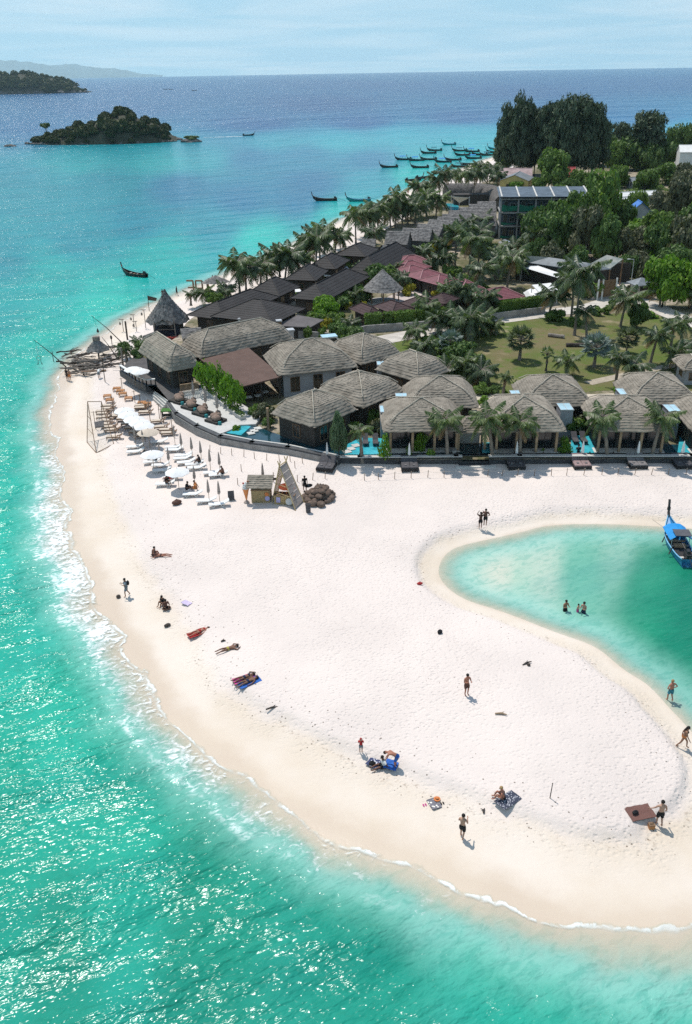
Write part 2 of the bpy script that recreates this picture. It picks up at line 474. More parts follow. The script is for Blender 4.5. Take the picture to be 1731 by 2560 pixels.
# wind waves: short crests lying across the wind, chop on top, a slow swell
calm = t.math('MULTIPLY', t.mapr(fm, 0.0, 0.25, 0.22, 1.0), t.mapr(t.noise(t.mapping(co, rot=(0, 0, R(27)), scale=(.4, 1.3, 1)), 0.11, 3, .6), .36, .64, .70, 1.2))
sc1 = t.mapping(co, rot=(0, 0, R(27)), scale=(0.50, 1.35, 1))
w1 = t.noise(sc1, 0.6, 1, 0.4, 0.35)
w2 = t.noise(t.mapping(co, rot=(0, 0, R(20)), scale=(0.62, 1.35, 1)), 1.9, 1, 0.45, 0.4)
w3 = t.noise(t.mapping(co, rot=(0, 0, R(33)), scale=(0.35, 1.2, 1)), 0.12, 2, 0.5, 0.2)
hgt = t.math('ADD', t.math('MULTIPLY', w1, 0.36), t.math('MULTIPLY', w2, 0.185))
hgt = t.math('ADD', hgt, t.math('MULTIPLY', w3, 0.9))
w4 = t.noise(t.mapping(co, rot=(0, 0, R(30)), scale=(0.62, 1.3, 1)), 4.6, 1, 0.4, 0.3)
hgt = t.math('ADD', hgt, t.math('MULTIPLY', w4, 0.082))
hgt = t.math('ADD', hgt, t.math('MULTIPLY', t.math('SINE', t.math('MULTIPLY', shl, 1.25)), t.mapr(shl, 14, 2, 0, 0.10)))
damp_s = t.mapr(shl, 0.2, 6.0, 0.25, 1.0)
hgt = t.math('MULTIPLY', hgt, t.math('MULTIPLY', damp_s, calm))
w5 = t.noise(t.mapping(co, rot=(0, 0, R(30)), scale=(.6, 1.2, 1)), 0.014, 6, 0.68)
hgt = t.math('ADD', hgt, t.math('MULTIPLY', w5, t.mapr(sh, 90, 420, 0, 24)))
t.link(t.bump(hgt, 1.0, 0.9), p.inputs['Normal'])
tr = t.new('BsdfTransparent')
ms = t.new('MixShader')
alpha = t.math('MAXIMUM', t.mapr(shl, 0.0, 3.2, 0.2, 1.0), foam_a)
alpha = t.math('MULTIPLY', alpha, t.mapr(shl, -0.1, 0.0))
t.link(alpha, ms.inputs[0])
t.link(tr.outputs[0], ms.inputs[1]); t.link(p.outputs[0], ms.inputs[2])
t.link(ms.outputs[0], t.out.inputs['Surface'])
# the film of water runs up the sand a little: lift the edge to lie on the beach face
sz = np.interp(sdist, [-3, 0, 3, 4], [0.0, 0.035, 0.20, 0.25])
sea = link_mesh('sea', np.stack([sx, sy, sz], 1), sf, m_sea, True)
fattr(sea.data, 'shore', sdist)
fattr(sea.data, 'foam', foam)
fattr(sea.data, 'bed', scol, 'FLOAT_COLOR')
sea['kind'] = 'structure'
# ------------------------------------------------------------------ building helpers
class MB:
    """collects shapes for ONE mesh"""
    def __init__(self): self.v, self.f, self.m = [], [], []
    def add(self, vs, fs, mi=0):
        n = len(self.v)
        self.v += [tuple(p) for p in vs]
        self.f += [tuple(i + n for i in q) for q in fs]
        self.m += [mi] * len(fs)
        return self
    def box(self, c, s, yaw=0.0, mi=0, tilt=None):
        """box centred on c (x, y), standing from c.z; s = full sizes"""
        M = Matrix.Rotation(yaw, 4, 'Z')
        if tilt: M = M @ Matrix.Rotation(tilt[0], 4, 'X') @ Matrix.Rotation(tilt[1], 4, 'Y')
        c = Vector(c); hx, hy = s[0] / 2, s[1] / 2
        vs = [c + (M @ Vector((x, y, z))) for z in (0, s[2]) for x, y in ((-hx, -hy), (hx, -hy), (hx, hy), (-hx, hy))]
        return self.add(vs, [(3, 2, 1, 0), (4, 5, 6, 7), (0, 1, 5, 4), (1, 2, 6, 5), (2, 3, 7, 6), (3, 0, 4, 7)], mi)
    def bar(self, a, b, w, h=None, mi=0):
        a, b = Vector(a), Vector(b); h = h or w
        d = (b - a).normalized()
        s = d.cross(Vector((0, 0, 1)))
        s = Vector((1, 0, 0)) if s.length < 1e-4 else s.normalized()
        u = s.cross(d)
        vs = [p + s * x * w / 2 + u * y * h / 2 for p in (a, b) for x, y in ((-1, -1), (1, -1), (1, 1), (-1, 1))]
        return self.add(vs, [(3, 2, 1, 0), (4, 5, 6, 7), (0, 1, 5, 4), (1, 2, 6, 5), (2, 3, 7, 6), (3, 0, 4, 7)], mi)
    def tube(self, pts, rad, n=6, mi=0, cap=True):
        pts = [Vector(p) for p in pts]
        if isinstance(rad, (int, float)): rad = [rad] * len(pts)
        vs, fs = [], []
        for i, p in enumerate(pts):
            d = (pts[min(i + 1, len(pts) - 1)] - pts[max(i - 1, 0)]).normalized()
            s = d.cross(Vector((0.01, 0.02, 1)))
            s = Vector((1, 0, 0)) if s.length < 0.03 else s.normalized()
            u = s.cross(d)
            for k in range(n):
                a = 2 * math.pi * k / n
                vs.append(p + (s * math.cos(a) + u * math.sin(a)) * rad[i])
        for i in range(len(pts) - 1):
            for k in range(n):
                fs.append((i * n + k, i * n + (k + 1) % n, (i + 1) * n + (k + 1) % n, (i + 1) * n + k))
        if cap:
            fs.append(tuple(range(n))); fs.append(tuple((len(pts) - 1) * n + k for k in reversed(range(n))))
        return self.add(vs, fs, mi)
    def lathe(self, c, prof, n=10, mi=0, sq=(1, 1)):
        c = Vector(c); vs, fs = [], []
        for r, z in prof:
            for k in range(n):
                a = 2 * math.pi * k / n
                vs.append(c + Vector((r * math.cos(a) * sq[0], r * math.sin(a) * sq[1], z)))
        for i in range(len(prof) - 1):
            for k in range(n):
                fs.append((i * n + k, i * n + (k + 1) % n, (i + 1) * n + (k + 1) % n, (i + 1) * n + k))
        fs.append(tuple(reversed(range(n)))); fs.append(tuple((len(prof) - 1) * n + k for k in range(n)))
        return self.add(vs, fs, mi)
    def prism(self, poly, z0, z1, mi=0):
        n = len(poly)
        area = sum(poly[i][0] * poly[(i + 1) % n][1] - poly[(i + 1) % n][0] * poly[i][1] for i in range(n))
        if area < 0: poly = list(reversed(poly))
        vs = [(p[0], p[1], z0) for p in poly] + [(p[0], p[1], z1) for p in poly]
        fs = [tuple(reversed(range(n))), tuple(range(n, 2 * n))]
        fs += [(i, (i + 1) % n, n + (i + 1) % n, n + i) for i in range(n)]
        return self.add(vs, fs, mi)
    def slab(self, pts, th, mi=0):
        """a sheet through 3-D points, th thick downwards"""
        pts = [Vector(p) for p in pts]; n = len(pts)
        nrm = (pts[1] - pts[0]).cross(pts[2] - pts[0])
        if nrm.z < 0: pts.reverse()
        vs = pts + [p - Vector((0, 0, th)) for p in pts]
        fs = [tuple(range(n)), tuple(range(2 * n - 1, n - 1, -1))]
        fs += [((i + 1) % n, i, n + i, n + (i + 1) % n) for i in range(n)]
        return self.add(vs, fs, mi)
    def ball(self, c, r, n=8, m=5, mi=0, sq=(1, 1, 1), jit=0.0, rnd=None):
        c = Vector(c); vs, fs = [], []
        for i in range(m + 1):
            ph = math.pi * i / m
            for k in range(n):
                a = 2 * math.pi * k / n
                j = 1 + (rnd.uniform(-jit, jit) if rnd else 0)
                vs.append(c + Vector((r * sq[0] * math.sin(ph) * math.cos(a) * j, r * sq[1] * math.sin(ph) * math.sin(a) * j, -r * sq[2] * math.cos(ph) * j)))
        for i in range(m):
            for k in range(n):
                fs.append((i * n + k, i * n + (k + 1) % n, (i + 1) * n + (k + 1) % n, (i + 1) * n + k))
        return self.add(vs, fs, mi)
    def mesh(self, name, mats, smooth=False):
        me = bpy.data.meshes.new(name)
        me.from_pydata([tuple(p) for p in self.v], [], self.f)
        for m in (mats if isinstance(mats, (list, tuple)) else [mats]): me.materials.append(m)
        if any(self.m): me.polygons.foreach_set('material_index', self.m)
        if smooth: me.polygons.foreach_set('use_smooth', [True] * len(me.polygons))
        me.update()
        return me
    def build(self, name, mats, parent=None, smooth=False, loc=None):
        return place(self.mesh(name, mats, smooth), name, parent, loc)
def place(me, name, parent=None, loc=None, rz=0.0, sc=1.0):
    o = bpy.data.objects.new(name, me)
    col.objects.link(o)
    if parent: o.parent = parent
    if loc is not None: o.location = loc
    if rz: o.rotation_euler = (0, 0, rz)
    if sc != 1.0: o.scale = (sc, sc, sc) if isinstance(sc, (int, float)) else sc
    return o
def tag(o, label, cat=None, group=None, kind=None):
    o['label'] = label
    if cat: o['category'] = cat
    if group: o['group'] = group
    if kind: o['kind'] = kind
    return o
def thing(name, label, cat, loc=(0, 0, 0), rz=0.0, group=None, sc=None):
    o = bpy.data.objects.new(name, None)
    o.empty_display_size = 0.3
    col.objects.link(o)
    o.location = loc; o.rotation_euler = (0, 0, rz)
    if sc: o.scale = (sc, sc, sc) if isinstance(sc, (int, float)) else sc
    return tag(o, label, cat, group)
def copy_tree(o, parent=None):
    c = o.copy(); col.objects.link(c)
    if parent: c.parent = parent
    for ch in list(o.children): copy_tree(ch, c)
    return c
def dup(o, loc, rz=0.0, label=None, sc=None, group=None):
    c = copy_tree(o)
    c.location = loc; c.rotation_euler = (0, 0, rz)
    if label: c['label'] = label
    if group: c['group'] = group
    if sc: c.scale = (sc, sc, sc) if isinstance(sc, (int, float)) else sc
    return c
def flat2(v): return Vector((v[0], v[1], 0))

# ------------------------------------------------------------------ surfaces
M_THATCH = mat('weathered_thatch', (0.25, 0.22, 0.18), 0.95, 0.20, 1.0, 0.6, 26, 0.04, 0.05, c2=(0.365, 0.32, 0.262))
M_THATCH_D = mat('dark_thatch', (0.115, 0.105, 0.098), 0.95, 0.35, 1.6, 0.9, 22, 0.05, 0.05, c2=(0.22, 0.20, 0.185))
M_THATCH_G = mat('grey_palm_thatch', (0.165, 0.155, 0.15), 0.95, 0.35, 2.0, 0.8, 16, 0.06, 0.05, c2=(0.32, 0.30, 0.283))
M_RIDGE = mat('bleached_thatch_cap', (0.44, 0.39, 0.315), 0.95, 0.25, 2.5, 0.8, 20, 0.04, 0.05)
M_DKROOF = mat('dark_brown_roof_felt', (0.036, 0.032, 0.031), 0.75, 0.22, 0.5, 0.15, 6, 0.02, 0.25)
M_MAROON = mat('maroon_roof_felt', (0.060, 0.033, 0.033), 0.75, 0.22, 0.7, 0.15, 8, 0.02, 0.25)
M_FLATBR = mat('brown_membrane_roof', (0.125, 0.078, 0.062), 0.8, 0.14, 0.8, 0.2, 8, 0.02, 0.2)
M_ROSE = mat('rose_roof_tile', (0.20, 0.060, 0.072), 0.6, 0.18, 1.0, 0.2, 8, 0.02, 0.4)
M_GREYTILE = mat('grey_sheet_roof', (0.20, 0.22, 0.235), 0.6, 0.3, 0.9, 0.2, 6, 0.02, 0.4)
M_TEALROOF = mat('mossy_teal_sheet_roof', (0.20, 0.26, 0.245), 0.7, 0.35, 0.7, 0.2, 6, 0.02, 0.3, c2=(0.34, 0.33, 0.30))
M_BLUEROOF = mat('blue_sheet_roof', (0.05, 0.19, 0.55), 0.5, 0.2, 0.8, 0, spec=0.5)
M_WHITE = mat('white_plaster', (0.72, 0.71, 0.68), 0.8, 0.10, 0.8, 0.1, 14, 0.01)
M_WHITEFAB = mat('white_canvas', (0.78, 0.77, 0.75), 0.85, 0.05, 1.5, 0.1, 12, 0.01)
M_BEIGEFAB = mat('beige_canvas', (0.60, 0.50, 0.40), 0.85, 0.1, 1.5)
M_TAUPE = mat('taupe_canvas', (0.36, 0.30, 0.265), 0.9, 0.15, 3)
M_CONC = mat('grey_concrete', (0.30, 0.29, 0.275), 0.9, 0.25, 0.9, 0.3, 12, 0.02, 0.2)
M_CONC_L = mat('pale_concrete', (0.56, 0.54, 0.50), 0.9, 0.14, 0.7, 0.2, 12, 0.01, 0.2)
M_CONC_D = mat('dark_basalt', (0.060, 0.062, 0.066), 0.6, 0.3, 1.2, 0.2, 12, 0.01, 0.4)
M_WALLGREY = mat('grey_render', (0.33, 0.34, 0.36), 0.85, 0.12, 0.8, 0.1, 10, 0.01)
M_WALLDK = mat('dark_timber_wall', (0.050, 0.043, 0.038), 0.8, 0.3, 1.2, 0.2, 12, 0.02)
M_GLASSDK = mat('dark_glass', (0.012, 0.016, 0.019), 0.12, 0.2, 0.7, spec=0.6)
M_SKYGL = mat('frosted_skylight_glass', (0.42, 0.62, 0.70), 0.25, 0.12, 1.0, spec=0.6)
M_WOOD = mat('tan_timber', (0.36, 0.25, 0.155), 0.8, 0.25, 2.0, 0.3, 20, 0.01, c2=None)
M_WOODOR = mat('orange_hardwood', (0.43, 0.195, 0.070), 0.6, 0.2, 2.0, 0.2, 20, 0.01)
M_WOODBR = mat('brown_hardwood', (0.205, 0.125, 0.072), 0.7, 0.25, 2.0, 0.2, 20, 0.01)
M_WOODGR = mat('driftwood_grey', (0.235, 0.20, 0.17), 0.9, 0.35, 2.0, 0.5, 12, 0.03)
M_WOODDK = mat('dark_driftwood', (0.070, 0.056, 0.046), 0.9, 0.4, 2.0, 0.5, 12, 0.03)
M_BAMBOO = mat('yellow_bamboo', (0.50, 0.37, 0.185), 0.6, 0.22, 3.0)
M_BLACKWK = mat('black_wicker', (0.022, 0.021, 0.022), 0.7, 0.3, 3.0, 0.4, 40, 0.01)
M_CUSH = mat('charcoal_cushion', (0.085, 0.08, 0.085), 0.9, 0.2, 3.0)
M_CUSHGR = mat('grey_cushion', (0.19, 0.175, 0.175), 0.9, 0.2, 3.0)
M_CUSHMV = mat('mauve_cushion', (0.30, 0.21, 0.205), 0.9, 0.2, 3.0)
M_BEAN = mat('tan_beanbag', (0.25, 0.175, 0.135), 0.9, 0.25, 3.0, 0.3, 9, 0.03)
M_METAL = mat('pale_metal', (0.55, 0.55, 0.55), 0.45, 0.1, 2, metal=0.3)
M_DKMET = mat('dark_metal', (0.03, 0.03, 0.032), 0.5, 0.2, 2)
M_SACK = mat('brown_sandbag', (0.155, 0.110, 0.085), 0.95, 0.35, 3.0, 0.6, 24, 0.02)
M_RED = mat('red_plastic', (0.52, 0.055, 0.035), 0.5, 0.1, 2)
M_ORANGE = mat('orange_fabric', (0.62, 0.20, 0.06), 0.8, 0.1, 2)
M_GREENTOP = mat('green_turf_top', (0.065, 0.17, 0.035), 0.95, 0.3, 6, 0.5, 30, 0.02)
M_YELLOWH = mat('yellow_render', (0.50, 0.39, 0.15), 0.85, 0.12, 0.8)
M_PINKROOF = mat('pinkish_sheet_roof', (0.36, 0.26, 0.255), 0.75, 0.3, 0.6)
M_REDROOF = mat('red_sheet_roof', (0.36, 0.040, 0.045), 0.65, 0.2, 0.7)
M_POOLT = mat('turquoise_pool_water', (0.055, 0.42, 0.50), 0.06, 0.25, 1.2, 0.25, 3.0, 0.05, 0.5)
M_POOLD = mat('shaded_dark_tile_pool_water', (0.008, 0.040, 0.055), 0.05, 0.3, 0.7, 0.2, 2.5, 0.05, 0.5)  # dark tile tone also carries the villas' shade over the pool
M_NETGR = mat('green_scaffold_netting', (0.012, 0.12, 0.075), 0.9, 0.3, 1.0)
M_FENCEW = mat('brown_board_fence', (0.185, 0.120, 0.068), 0.85, 0.25, 1.5)
M_ROPE = mat('pale_rope', (0.55, 0.48, 0.40), 0.9, 0.1, 3)
M_STONE = mat('grey_rock', (0.145, 0.130, 0.118), 0.95, 0.4, 0.6, 0.8, 3, 0.2)
# ------------------------------------------------------------------ resort ground
GZ = 1.78                                   # level of the resort ground
def flat_sheet(name, pts, z, m, kind='structure'):
    bm = bmesh.new()
    vs = [bm.verts.new((*p[:2], z)) for p in pts]
    f = bm.faces.new(vs)
    if f.normal.z < 0: f.normal_flip()
    bmesh.ops.triangulate(bm, faces=[f])
    me = bpy.data.meshes.new(name); bm.to_mesh(me); bm.free()
    me.materials.append(m)
    o = place(me, name)
    o['kind'] = kind
    return o
def smooth_poly(P, n=2):
    P = np.array(P)
    for _ in range(n):
        Q = np.roll(P, -1, axis=0)
        P = np.stack([0.8 * P + 0.2 * Q, 0.2 * P + 0.8 * Q], 1).reshape(-1, 2)
    return P
GARDEN = [(1330, 395), (1250, 440), (1150, 478), (1110, 498), (1010, 548), (935, 590), (860, 622), (760, 672), (690, 708), (600, 744), (520, 775), (470, 800), (440, 850),
          (350, 880), (330, 905), (352, 955), (400, 978), (424, 1006), (443, 1034), (494, 1066), (553, 1093), (631, 1109), (721, 1121), (843, 1148), (1000, 1150), (1141, 1149), (1400, 1148),
          (1731, 1147), (2100, 1146), (2500, 1100), (2500, 520), (1900, 395), (1600, 388)]
GP = Gn(GARDEN, GZ)
m_gard = bpy.data.materials.new('garden_earth')
t = NT(m_gard)
p = t.new('BsdfPrincipled', Roughness=0.95); p.inputs['Specular IOR Level'].default_value = 0.1
co = t.new('TexCoord').outputs['Object']
f1 = t.noise(co, 0.11, 6, 0.65); f2 = t.noise(co, 1.6, 5, 0.7)
cc = t.mixc(t.mapr(f1, 0.38, 0.62), (0.40, 0.33, 0.26), (0.13, 0.115, 0.06))
cc = t.mixc(t.mapr(f2, 0.42, 0.68, 0, 0.8), cc, (0.055, 0.075, 0.022))
t.link(cc, p.inputs['Base Color'])
t.link(t.bump(f2, 0.7, 0.12), p.inputs['Normal'])
t.link(p.outputs[0], t.out.inputs['Surface'])
flat_sheet('garden_ground', smooth_poly(GP, 1), GZ, m_gard)
LAWN = [(940, 866), (1040, 846), (1140, 826), (1240, 806), (1375, 792), (1440, 792), (1520, 786), (1600, 778), (1680, 800), (1731, 815), (1950, 860), (1950, 1010), (1731, 992), (1600, 978),
        (1500, 976), (1400, 990), (1290, 992), (1230, 985), (1180, 968), (1100, 948), (1030, 905), (975, 885)]
m_lawn = bpy.data.materials.new('patchy_lawn')
t = NT(m_lawn)
p = t.new('BsdfPrincipled', Roughness=0.95); p.inputs['Specular IOR Level'].default_value = 0.1
co = t.new('TexCoord').outputs['Object']
f1 = t.noise(co, 0.10, 5, 0.62, 0.4); f2 = t.noise(co, 0.45, 5, 0.65); f3 = t.noise(co, 3.5, 4, 0.7)
cc = t.mixc(t.mapr(f1, 0.36, 0.64), (0.098, 0.132, 0.032), (0.165, 0.138, 0.070))
cc = t.mixc(t.mapr(f2, 0.50, 0.72, 0, 0.9), cc, (0.085, 0.145, 0.020))
cc = t.mixc(t.mapr(t.noise(co, 0.22, 4, 0.6), 0.57, 0.72, 0, 0.75), cc, (0.36, 0.285, 0.19))
cc = t.mixc(t.mapr(f3, 0.5, 0.8, 0, 0.5), cc, (0.05, 0.06, 0.015))
t.link(cc, p.inputs['Base Color'])
t.link(t.bump(f3, 0.8, 0.12), p.inputs['Normal'])
t.link(p.outputs[0], t.out.inputs['Surface'])
flat_sheet('lawn', smooth_poly(Gn(LAWN, GZ), 2), GZ + 0.02, m_lawn)
def strip(name, pts, w, z, m, kind='structure'):
    P = Gn(pts, z)
    L, Rr = [], []
    for i in range(len(P)):
        d = P[min(i + 1, len(P) - 1)] - P[max(i - 1, 0)]
        d /= np.linalg.norm(d)
        n = np.array([-d[1], d[0]])
        L.append(P[i] + n * w / 2); Rr.append(P[i] - n * w / 2)
    mb = MB()
    for i in range(len(P) - 1):
        mb.add([(*Rr[i], z), (*Rr[i + 1], z), (*L[i + 1], z), (*L[i], z)], [(0, 1, 2, 3)])
    o = mb.build(name, m)
    o['kind'] = kind
    return o
M_PATH = mat('sandy_concrete_path', (0.52, 0.47, 0.41), 0.9, 0.18, 0.8, 0.2, 8, 0.02)
strip('concrete_path', [(700, 905), (800, 880), (850, 868), (955, 850), (1038, 834), (1140, 815), (1240, 800), (1370, 783), (1470, 770), (1530, 752), (1570, 742), (1625, 762), (1680, 786), (1731, 806), (1850, 845)], 4.2, GZ + 0.045, M_PATH)
strip('service_lane', [(1548, 748), (1545, 735), (1552, 722), (1556, 700)], 5.0, GZ + 0.055, M_PATH)
strip('sand_track', [(1470, 958), (1515, 948), (1560, 938), (1620, 925), (1690, 912)], 1.6, GZ + 0.04, mat('trodden_track', (0.40, 0.34, 0.26), 0.95, 0.2, 1.0))
strip('rear_path', [(1165, 1000), (1260, 1003), (1340, 1005), (1500, 1004), (1600, 1000), (1731, 998), (1900, 996)], 5.5, GZ + 0.05, mat('pale_sand_path', (0.55, 0.47, 0.37), 0.95, 0.2, 0.8))
# terrace, pool and the concrete sea wall in front of them
TERR = [(424, 1001), (455, 985), (505, 960), (528, 962), (655, 1040), (640, 1060), (600, 1062), (575, 1075), (552, 1084), (493, 1057), (444, 1029)]
m_tile = mat('pale_terrace_paving', (0.55, 0.53, 0.50), 0.8, 0.10, 0.6, 0.15, 6, 0.01)
tp = Gn(TERR, 2.15)
o = MB().prism([tuple(q) for q in tp], GZ + 0.01, 2.15).build('terrace', m_tile); o['kind'] = 'structure'
POOL = [(535, 1071), (575, 1060), (600, 1054), (628, 1062), (660, 1073), (700, 1087), (770, 1099), (850, 1108), (1000, 1110), (1190, 1110), (1731, 1111), (2000, 1111), (2000, 1135), (1731, 1134),
        (1300, 1133), (1141, 1136), (900, 1139), (843, 1136), (720, 1110), (630, 1098), (556, 1083)]
pw = Gn(POOL, 2.0)
o = flat_sheet('pool_water', pw, 2.0, M_POOLD)
for q in ([(866, 1112), (900, 1094), (966, 1096), (966, 1136), (862, 1137)], [(1206, 1106), (1232, 1106), (1232, 1132), (1206, 1132)],
          [(1428, 1088), (1494, 1088), (1488, 1132), (1428, 1132)], [(1700, 1092), (1790, 1092), (1790, 1132), (1694, 1132)], [(548, 1073), (600, 1060), (628, 1066), (603, 1088), (560, 1081)]):
    o = flat_sheet('unshaded_pool_water', Gn(q, 2.01), 2.012, M_POOLT)  # turquoise cells: pool water painted as clear of the villas' shade
def wall_line(pts, z0, z1, th, zpix):
    P = Gn(pts, zpix); mb = MB()
    for a, b in zip(P[:-1], P[1:]):
        d = (b - a) / np.linalg.norm(b - a)
        mb.bar((*(a - d * th / 2), (z0 + z1) / 2), (*(b + d * th / 2), (z0 + z1) / 2), th, z1 - z0)
    return mb
sw = [(423, 1005), (442, 1032), (493, 1063), (552, 1089), (630, 1104), (720, 1116), (843, 1142)]
w = thing('sea_wall', 'low grey concrete wall curving round the restaurant terrace and pool', 'wall')
wall_line([(x - 1, y + 5) for x, y in sw], 0.9, 1.95, 0.45, 1.95).build('outer_wall', M_CONC, w)
wall_line(sw, 1.0, 2.14, 0.55, 2.14).build('dark_channel', M_CONC_D, w)
wall_line([(x + 2, y - 5) for x, y in sw], 1.2, 2.20, 0.22, 2.20).build('coping', M_CONC_L, w)
w = thing('pool_wall', 'long low dark pool wall with white coping facing the sand in front of the villas', 'wall')
pwl = [(843, 1141), (900, 1141), (1141, 1139), (1150, 1139)]
pwr = [(1228, 1139), (1300, 1138), (1731, 1138), (2000, 1138)]
for q in (pwl, pwr):
    wall_line(q, 0.9, 2.03, 0.4, 2.03).build('wall_base', M_CONC_D, w)
    wall_line(q, 2.03, 2.11, 0.5, 2.1).build('coping', M_CONC_L, w)
f = thing('picket_fence', 'low dark picket fence along the foot of the pool wall', 'fence')
for q in ([(848, 1150), (900, 1150), (1141, 1148), (1150, 1148)], [(1228, 1148), (1300, 1147), (1731, 1147), (2000, 1147)]):
    P = Gn(q, 1.5)
    rl, pk = MB(), MB()
    for a, b in zip(P[:-1], P[1:]):
        rl.bar((*a, 1.62), (*b, 1.62), 0.05, 0.06); rl.bar((*a, 2.08), (*b, 2.08), 0.05, 0.06)
        L = np.linalg.norm(b - a); n = int(L / 0.16)
        for i in range(n):
            c = a + (b - a) * (i + 0.5) / n
            pk.box((*c, 1.40), (0.05, 0.03, 0.78))
        for i in range(int(L / 2.4) + 1):
            c = a + (b - a) * min(1, i * 2.4 / L)
            MB().box((c[0], c[1], 1.3), (0.11, 0.11, 1.0)).build('post', M_WALLDK, f)
    rl.build('rail', M_WALLDK, f)
    o = pk.build('pickets', M_WALLDK, f); o['kind'] = 'stuff'
# white stepping slabs across the pool
for i, (x, y) in enumerate([(628, 1082), (636, 1076), (645, 1070), (868, 1128), (878, 1121), (890, 1113)]):
    c = G(x, y, 2.1)
    MB().box((c.x, c.y, 1.9), (0.8, 0.8, 0.2), R(25)).build('stepping_slab', M_CONC_L)
for o in [o for o in col.objects if o.name.startswith('stepping_slab')]: tag(o, 'pale square stepping slab crossing the pool water', 'slab', 'stepping slabs across the pool')

# ------------------------------------------------------------------ roofs and houses
def hip_frame(N, L, Rr, ze, depth=None):
    n, r = flat2(G(*N, ze)), flat2(G(*Rr, ze))
    u = r - n
    ux = u.normalized(); uy = Vector((-ux.y, ux.x, 0))
    if depth is None:
        l = flat2(G(*L, ze))
        depth = abs((l - n).dot(uy))
    c = n + u / 2 + uy * depth / 2
    return c, math.atan2(ux.y, ux.x), u.length / 2, depth / 2
def rect_ring(a, b, nx, ny):
    pts = []
    for i in range(nx): pts.append((-a + 2 * a * i / nx, -b))
    for i in range(ny): pts.append((a, -b + 2 * b * i / ny))
    for i in range(nx): pts.append((a - 2 * a * i / nx, b))
    for i in range(ny): pts.append((-a, b - 2 * b * i / ny))
    return pts
def prof_z(s, kind):
    xs = [0, .12, .33, .40, 1.0] if kind == 'dome' else [0, 0.5, 1.0]
    zs = [0, .24, .58, .64, 1.0] if kind == 'dome' else [0, 0.5, 1.0]
    return float(np.interp(s, xs, zs))
def hip_roof(mb, a, b, ze, h, courses=14, step=0.07, jit=0.05, kind='dome', seg=0.35, rnd=random):
    r_ = min(a, b)
    nx, ny = max(2, int(2 * a / seg)), max(2, int(2 * b / seg))
    if courses == 1: nx = ny = 1
    def ring(s, out, dz, j):
        ins = r_ * s * 0.97
        P = rect_ring(a - ins + out, b - ins + out, nx, ny)
        z = ze + h * prof_z(s, kind)
        res = []
        A_, B_ = a - ins + out, b - ins + out
        rc = min(.9, A_, B_) if kind == 'dome' else 0
        for x, y in P:
            if rc and abs(x) > A_ - rc and abs(y) > B_ - rc:
                ex, ey = abs(x) - (A_ - rc), abs(y) - (B_ - rc); ll = math.hypot(ex, ey)
                k_ = rc * max(ex, ey) / rc / ll if ll > 1e-6 else 1
                x = math.copysign(A_ - rc + ex * k_, x); y = math.copysign(B_ - rc + ey * k_, y)
            jj = rnd.uniform(-j, j)
            res.append((x + jj * 0.4, y + jj * 0.4, z + dz + rnd.uniform(-j, j * 0.5)))
        return res
    for k in range(courses):
        s0, s1 = k / courses, min(1.0, (k + 1) / courses)
        lo = ring(s0, step * 0.5, step * 0.6, jit); hi = ring(s1, 0, 0.0, 0); und = [(x, y, z - step * 1.4) for x, y, z in lo]
        n = len(lo)
        vs = und + lo + hi
        fs = []
        for i in range(n):
            j = (i + 1) % n
            fs.append((i, j, n + j, n + i)); fs.append((n + i, n + j, 2 * n + j, 2 * n + i))
        mb.add(vs, fs)
    top = ring(1.0, 0.0, 0.02, 0)
    mb.add(top, [tuple(range(len(top)))])
    ins = [(x, y, ze - 0.06) for x, y in rect_ring(a - 0.05, b - 0.05, 1, 1)]
    mb.add(ins, [(3, 2, 1, 0)])
    return mb
def hip_lines(a, b, ze, h, kind):
    """the four hips and the ridge as point lists"""
    r_ = min(a, b) * 0.97
    out = []
    for sx, sy in ((-1, -1), (1, -1), (1, 1), (-1, 1)):
        out.append([Vector((sx * (a - r_ * s), sy * (b - r_ * s), ze + h * prof_z(s, kind) + 0.05)) for s in (0.0, 0.2, 0.4, 0.6, 0.8, 1.0)])
    out.append([out[0][-1] + Vector((0, 0, .04)), out[1][-1] + Vector((0, 0, .04)), out[2][-1] + Vector((0, 0, .04)), out[3][-1] + Vector((0, 0, .04))])
    return out
def wall_ring(mb, a, b, z0, z1, th=0.18):
    mb.box((0, -b + th / 2, z0), (2 * a, th, z1 - z0)); mb.box((0, b - th / 2, z0), (2 * a, th, z1 - z0))
    mb.box((-a + th / 2, 0, z0), (th, 2 * b - 2 * th, z1 - z0)); mb.box((a - th / 2, 0, z0), (th, 2 * b - 2 * th, z1 - z0))
    return mb
def window(parent, x, y, z, w, h, side, frame=M_WOOD, glass=M_GLASSDK):
    """a framed window standing proud of a wall; side: 0 front, 1 right, 2 back, 3 left"""
    yaw = (0, math.pi / 2, math.pi, -math.pi / 2)[side]
    M = Matrix.Translation((x, y, z)) @ Matrix.Rotation(yaw, 4, 'Z')
    def bx(c, s, mb):
        p = M @ Vector(c); mb.box(p, s, yaw)
    fr, gl = MB(), MB()
    for c, s in (((0, -0.03, 0), (w, 0.07, 0.07)), ((0, -0.03, h - 0.07), (w, 0.07, 0.07)), ((-w / 2 + 0.035, -0.03, 0.07), (0.07, 0.07, h - 0.14)), ((w / 2 - 0.035, -0.03, 0.07), (0.07, 0.07, h - 0.14)), ((0, -0.03, 0.07), (0.05, 0.06, h - 0.14))):
        bx(c, s, fr)
    bx((0, -0.012, 0.06), (w - 0.1, 0.03, h - 0.12), gl)
    f = fr.build('window', frame, parent)
    gl.build('pane', glass, f)
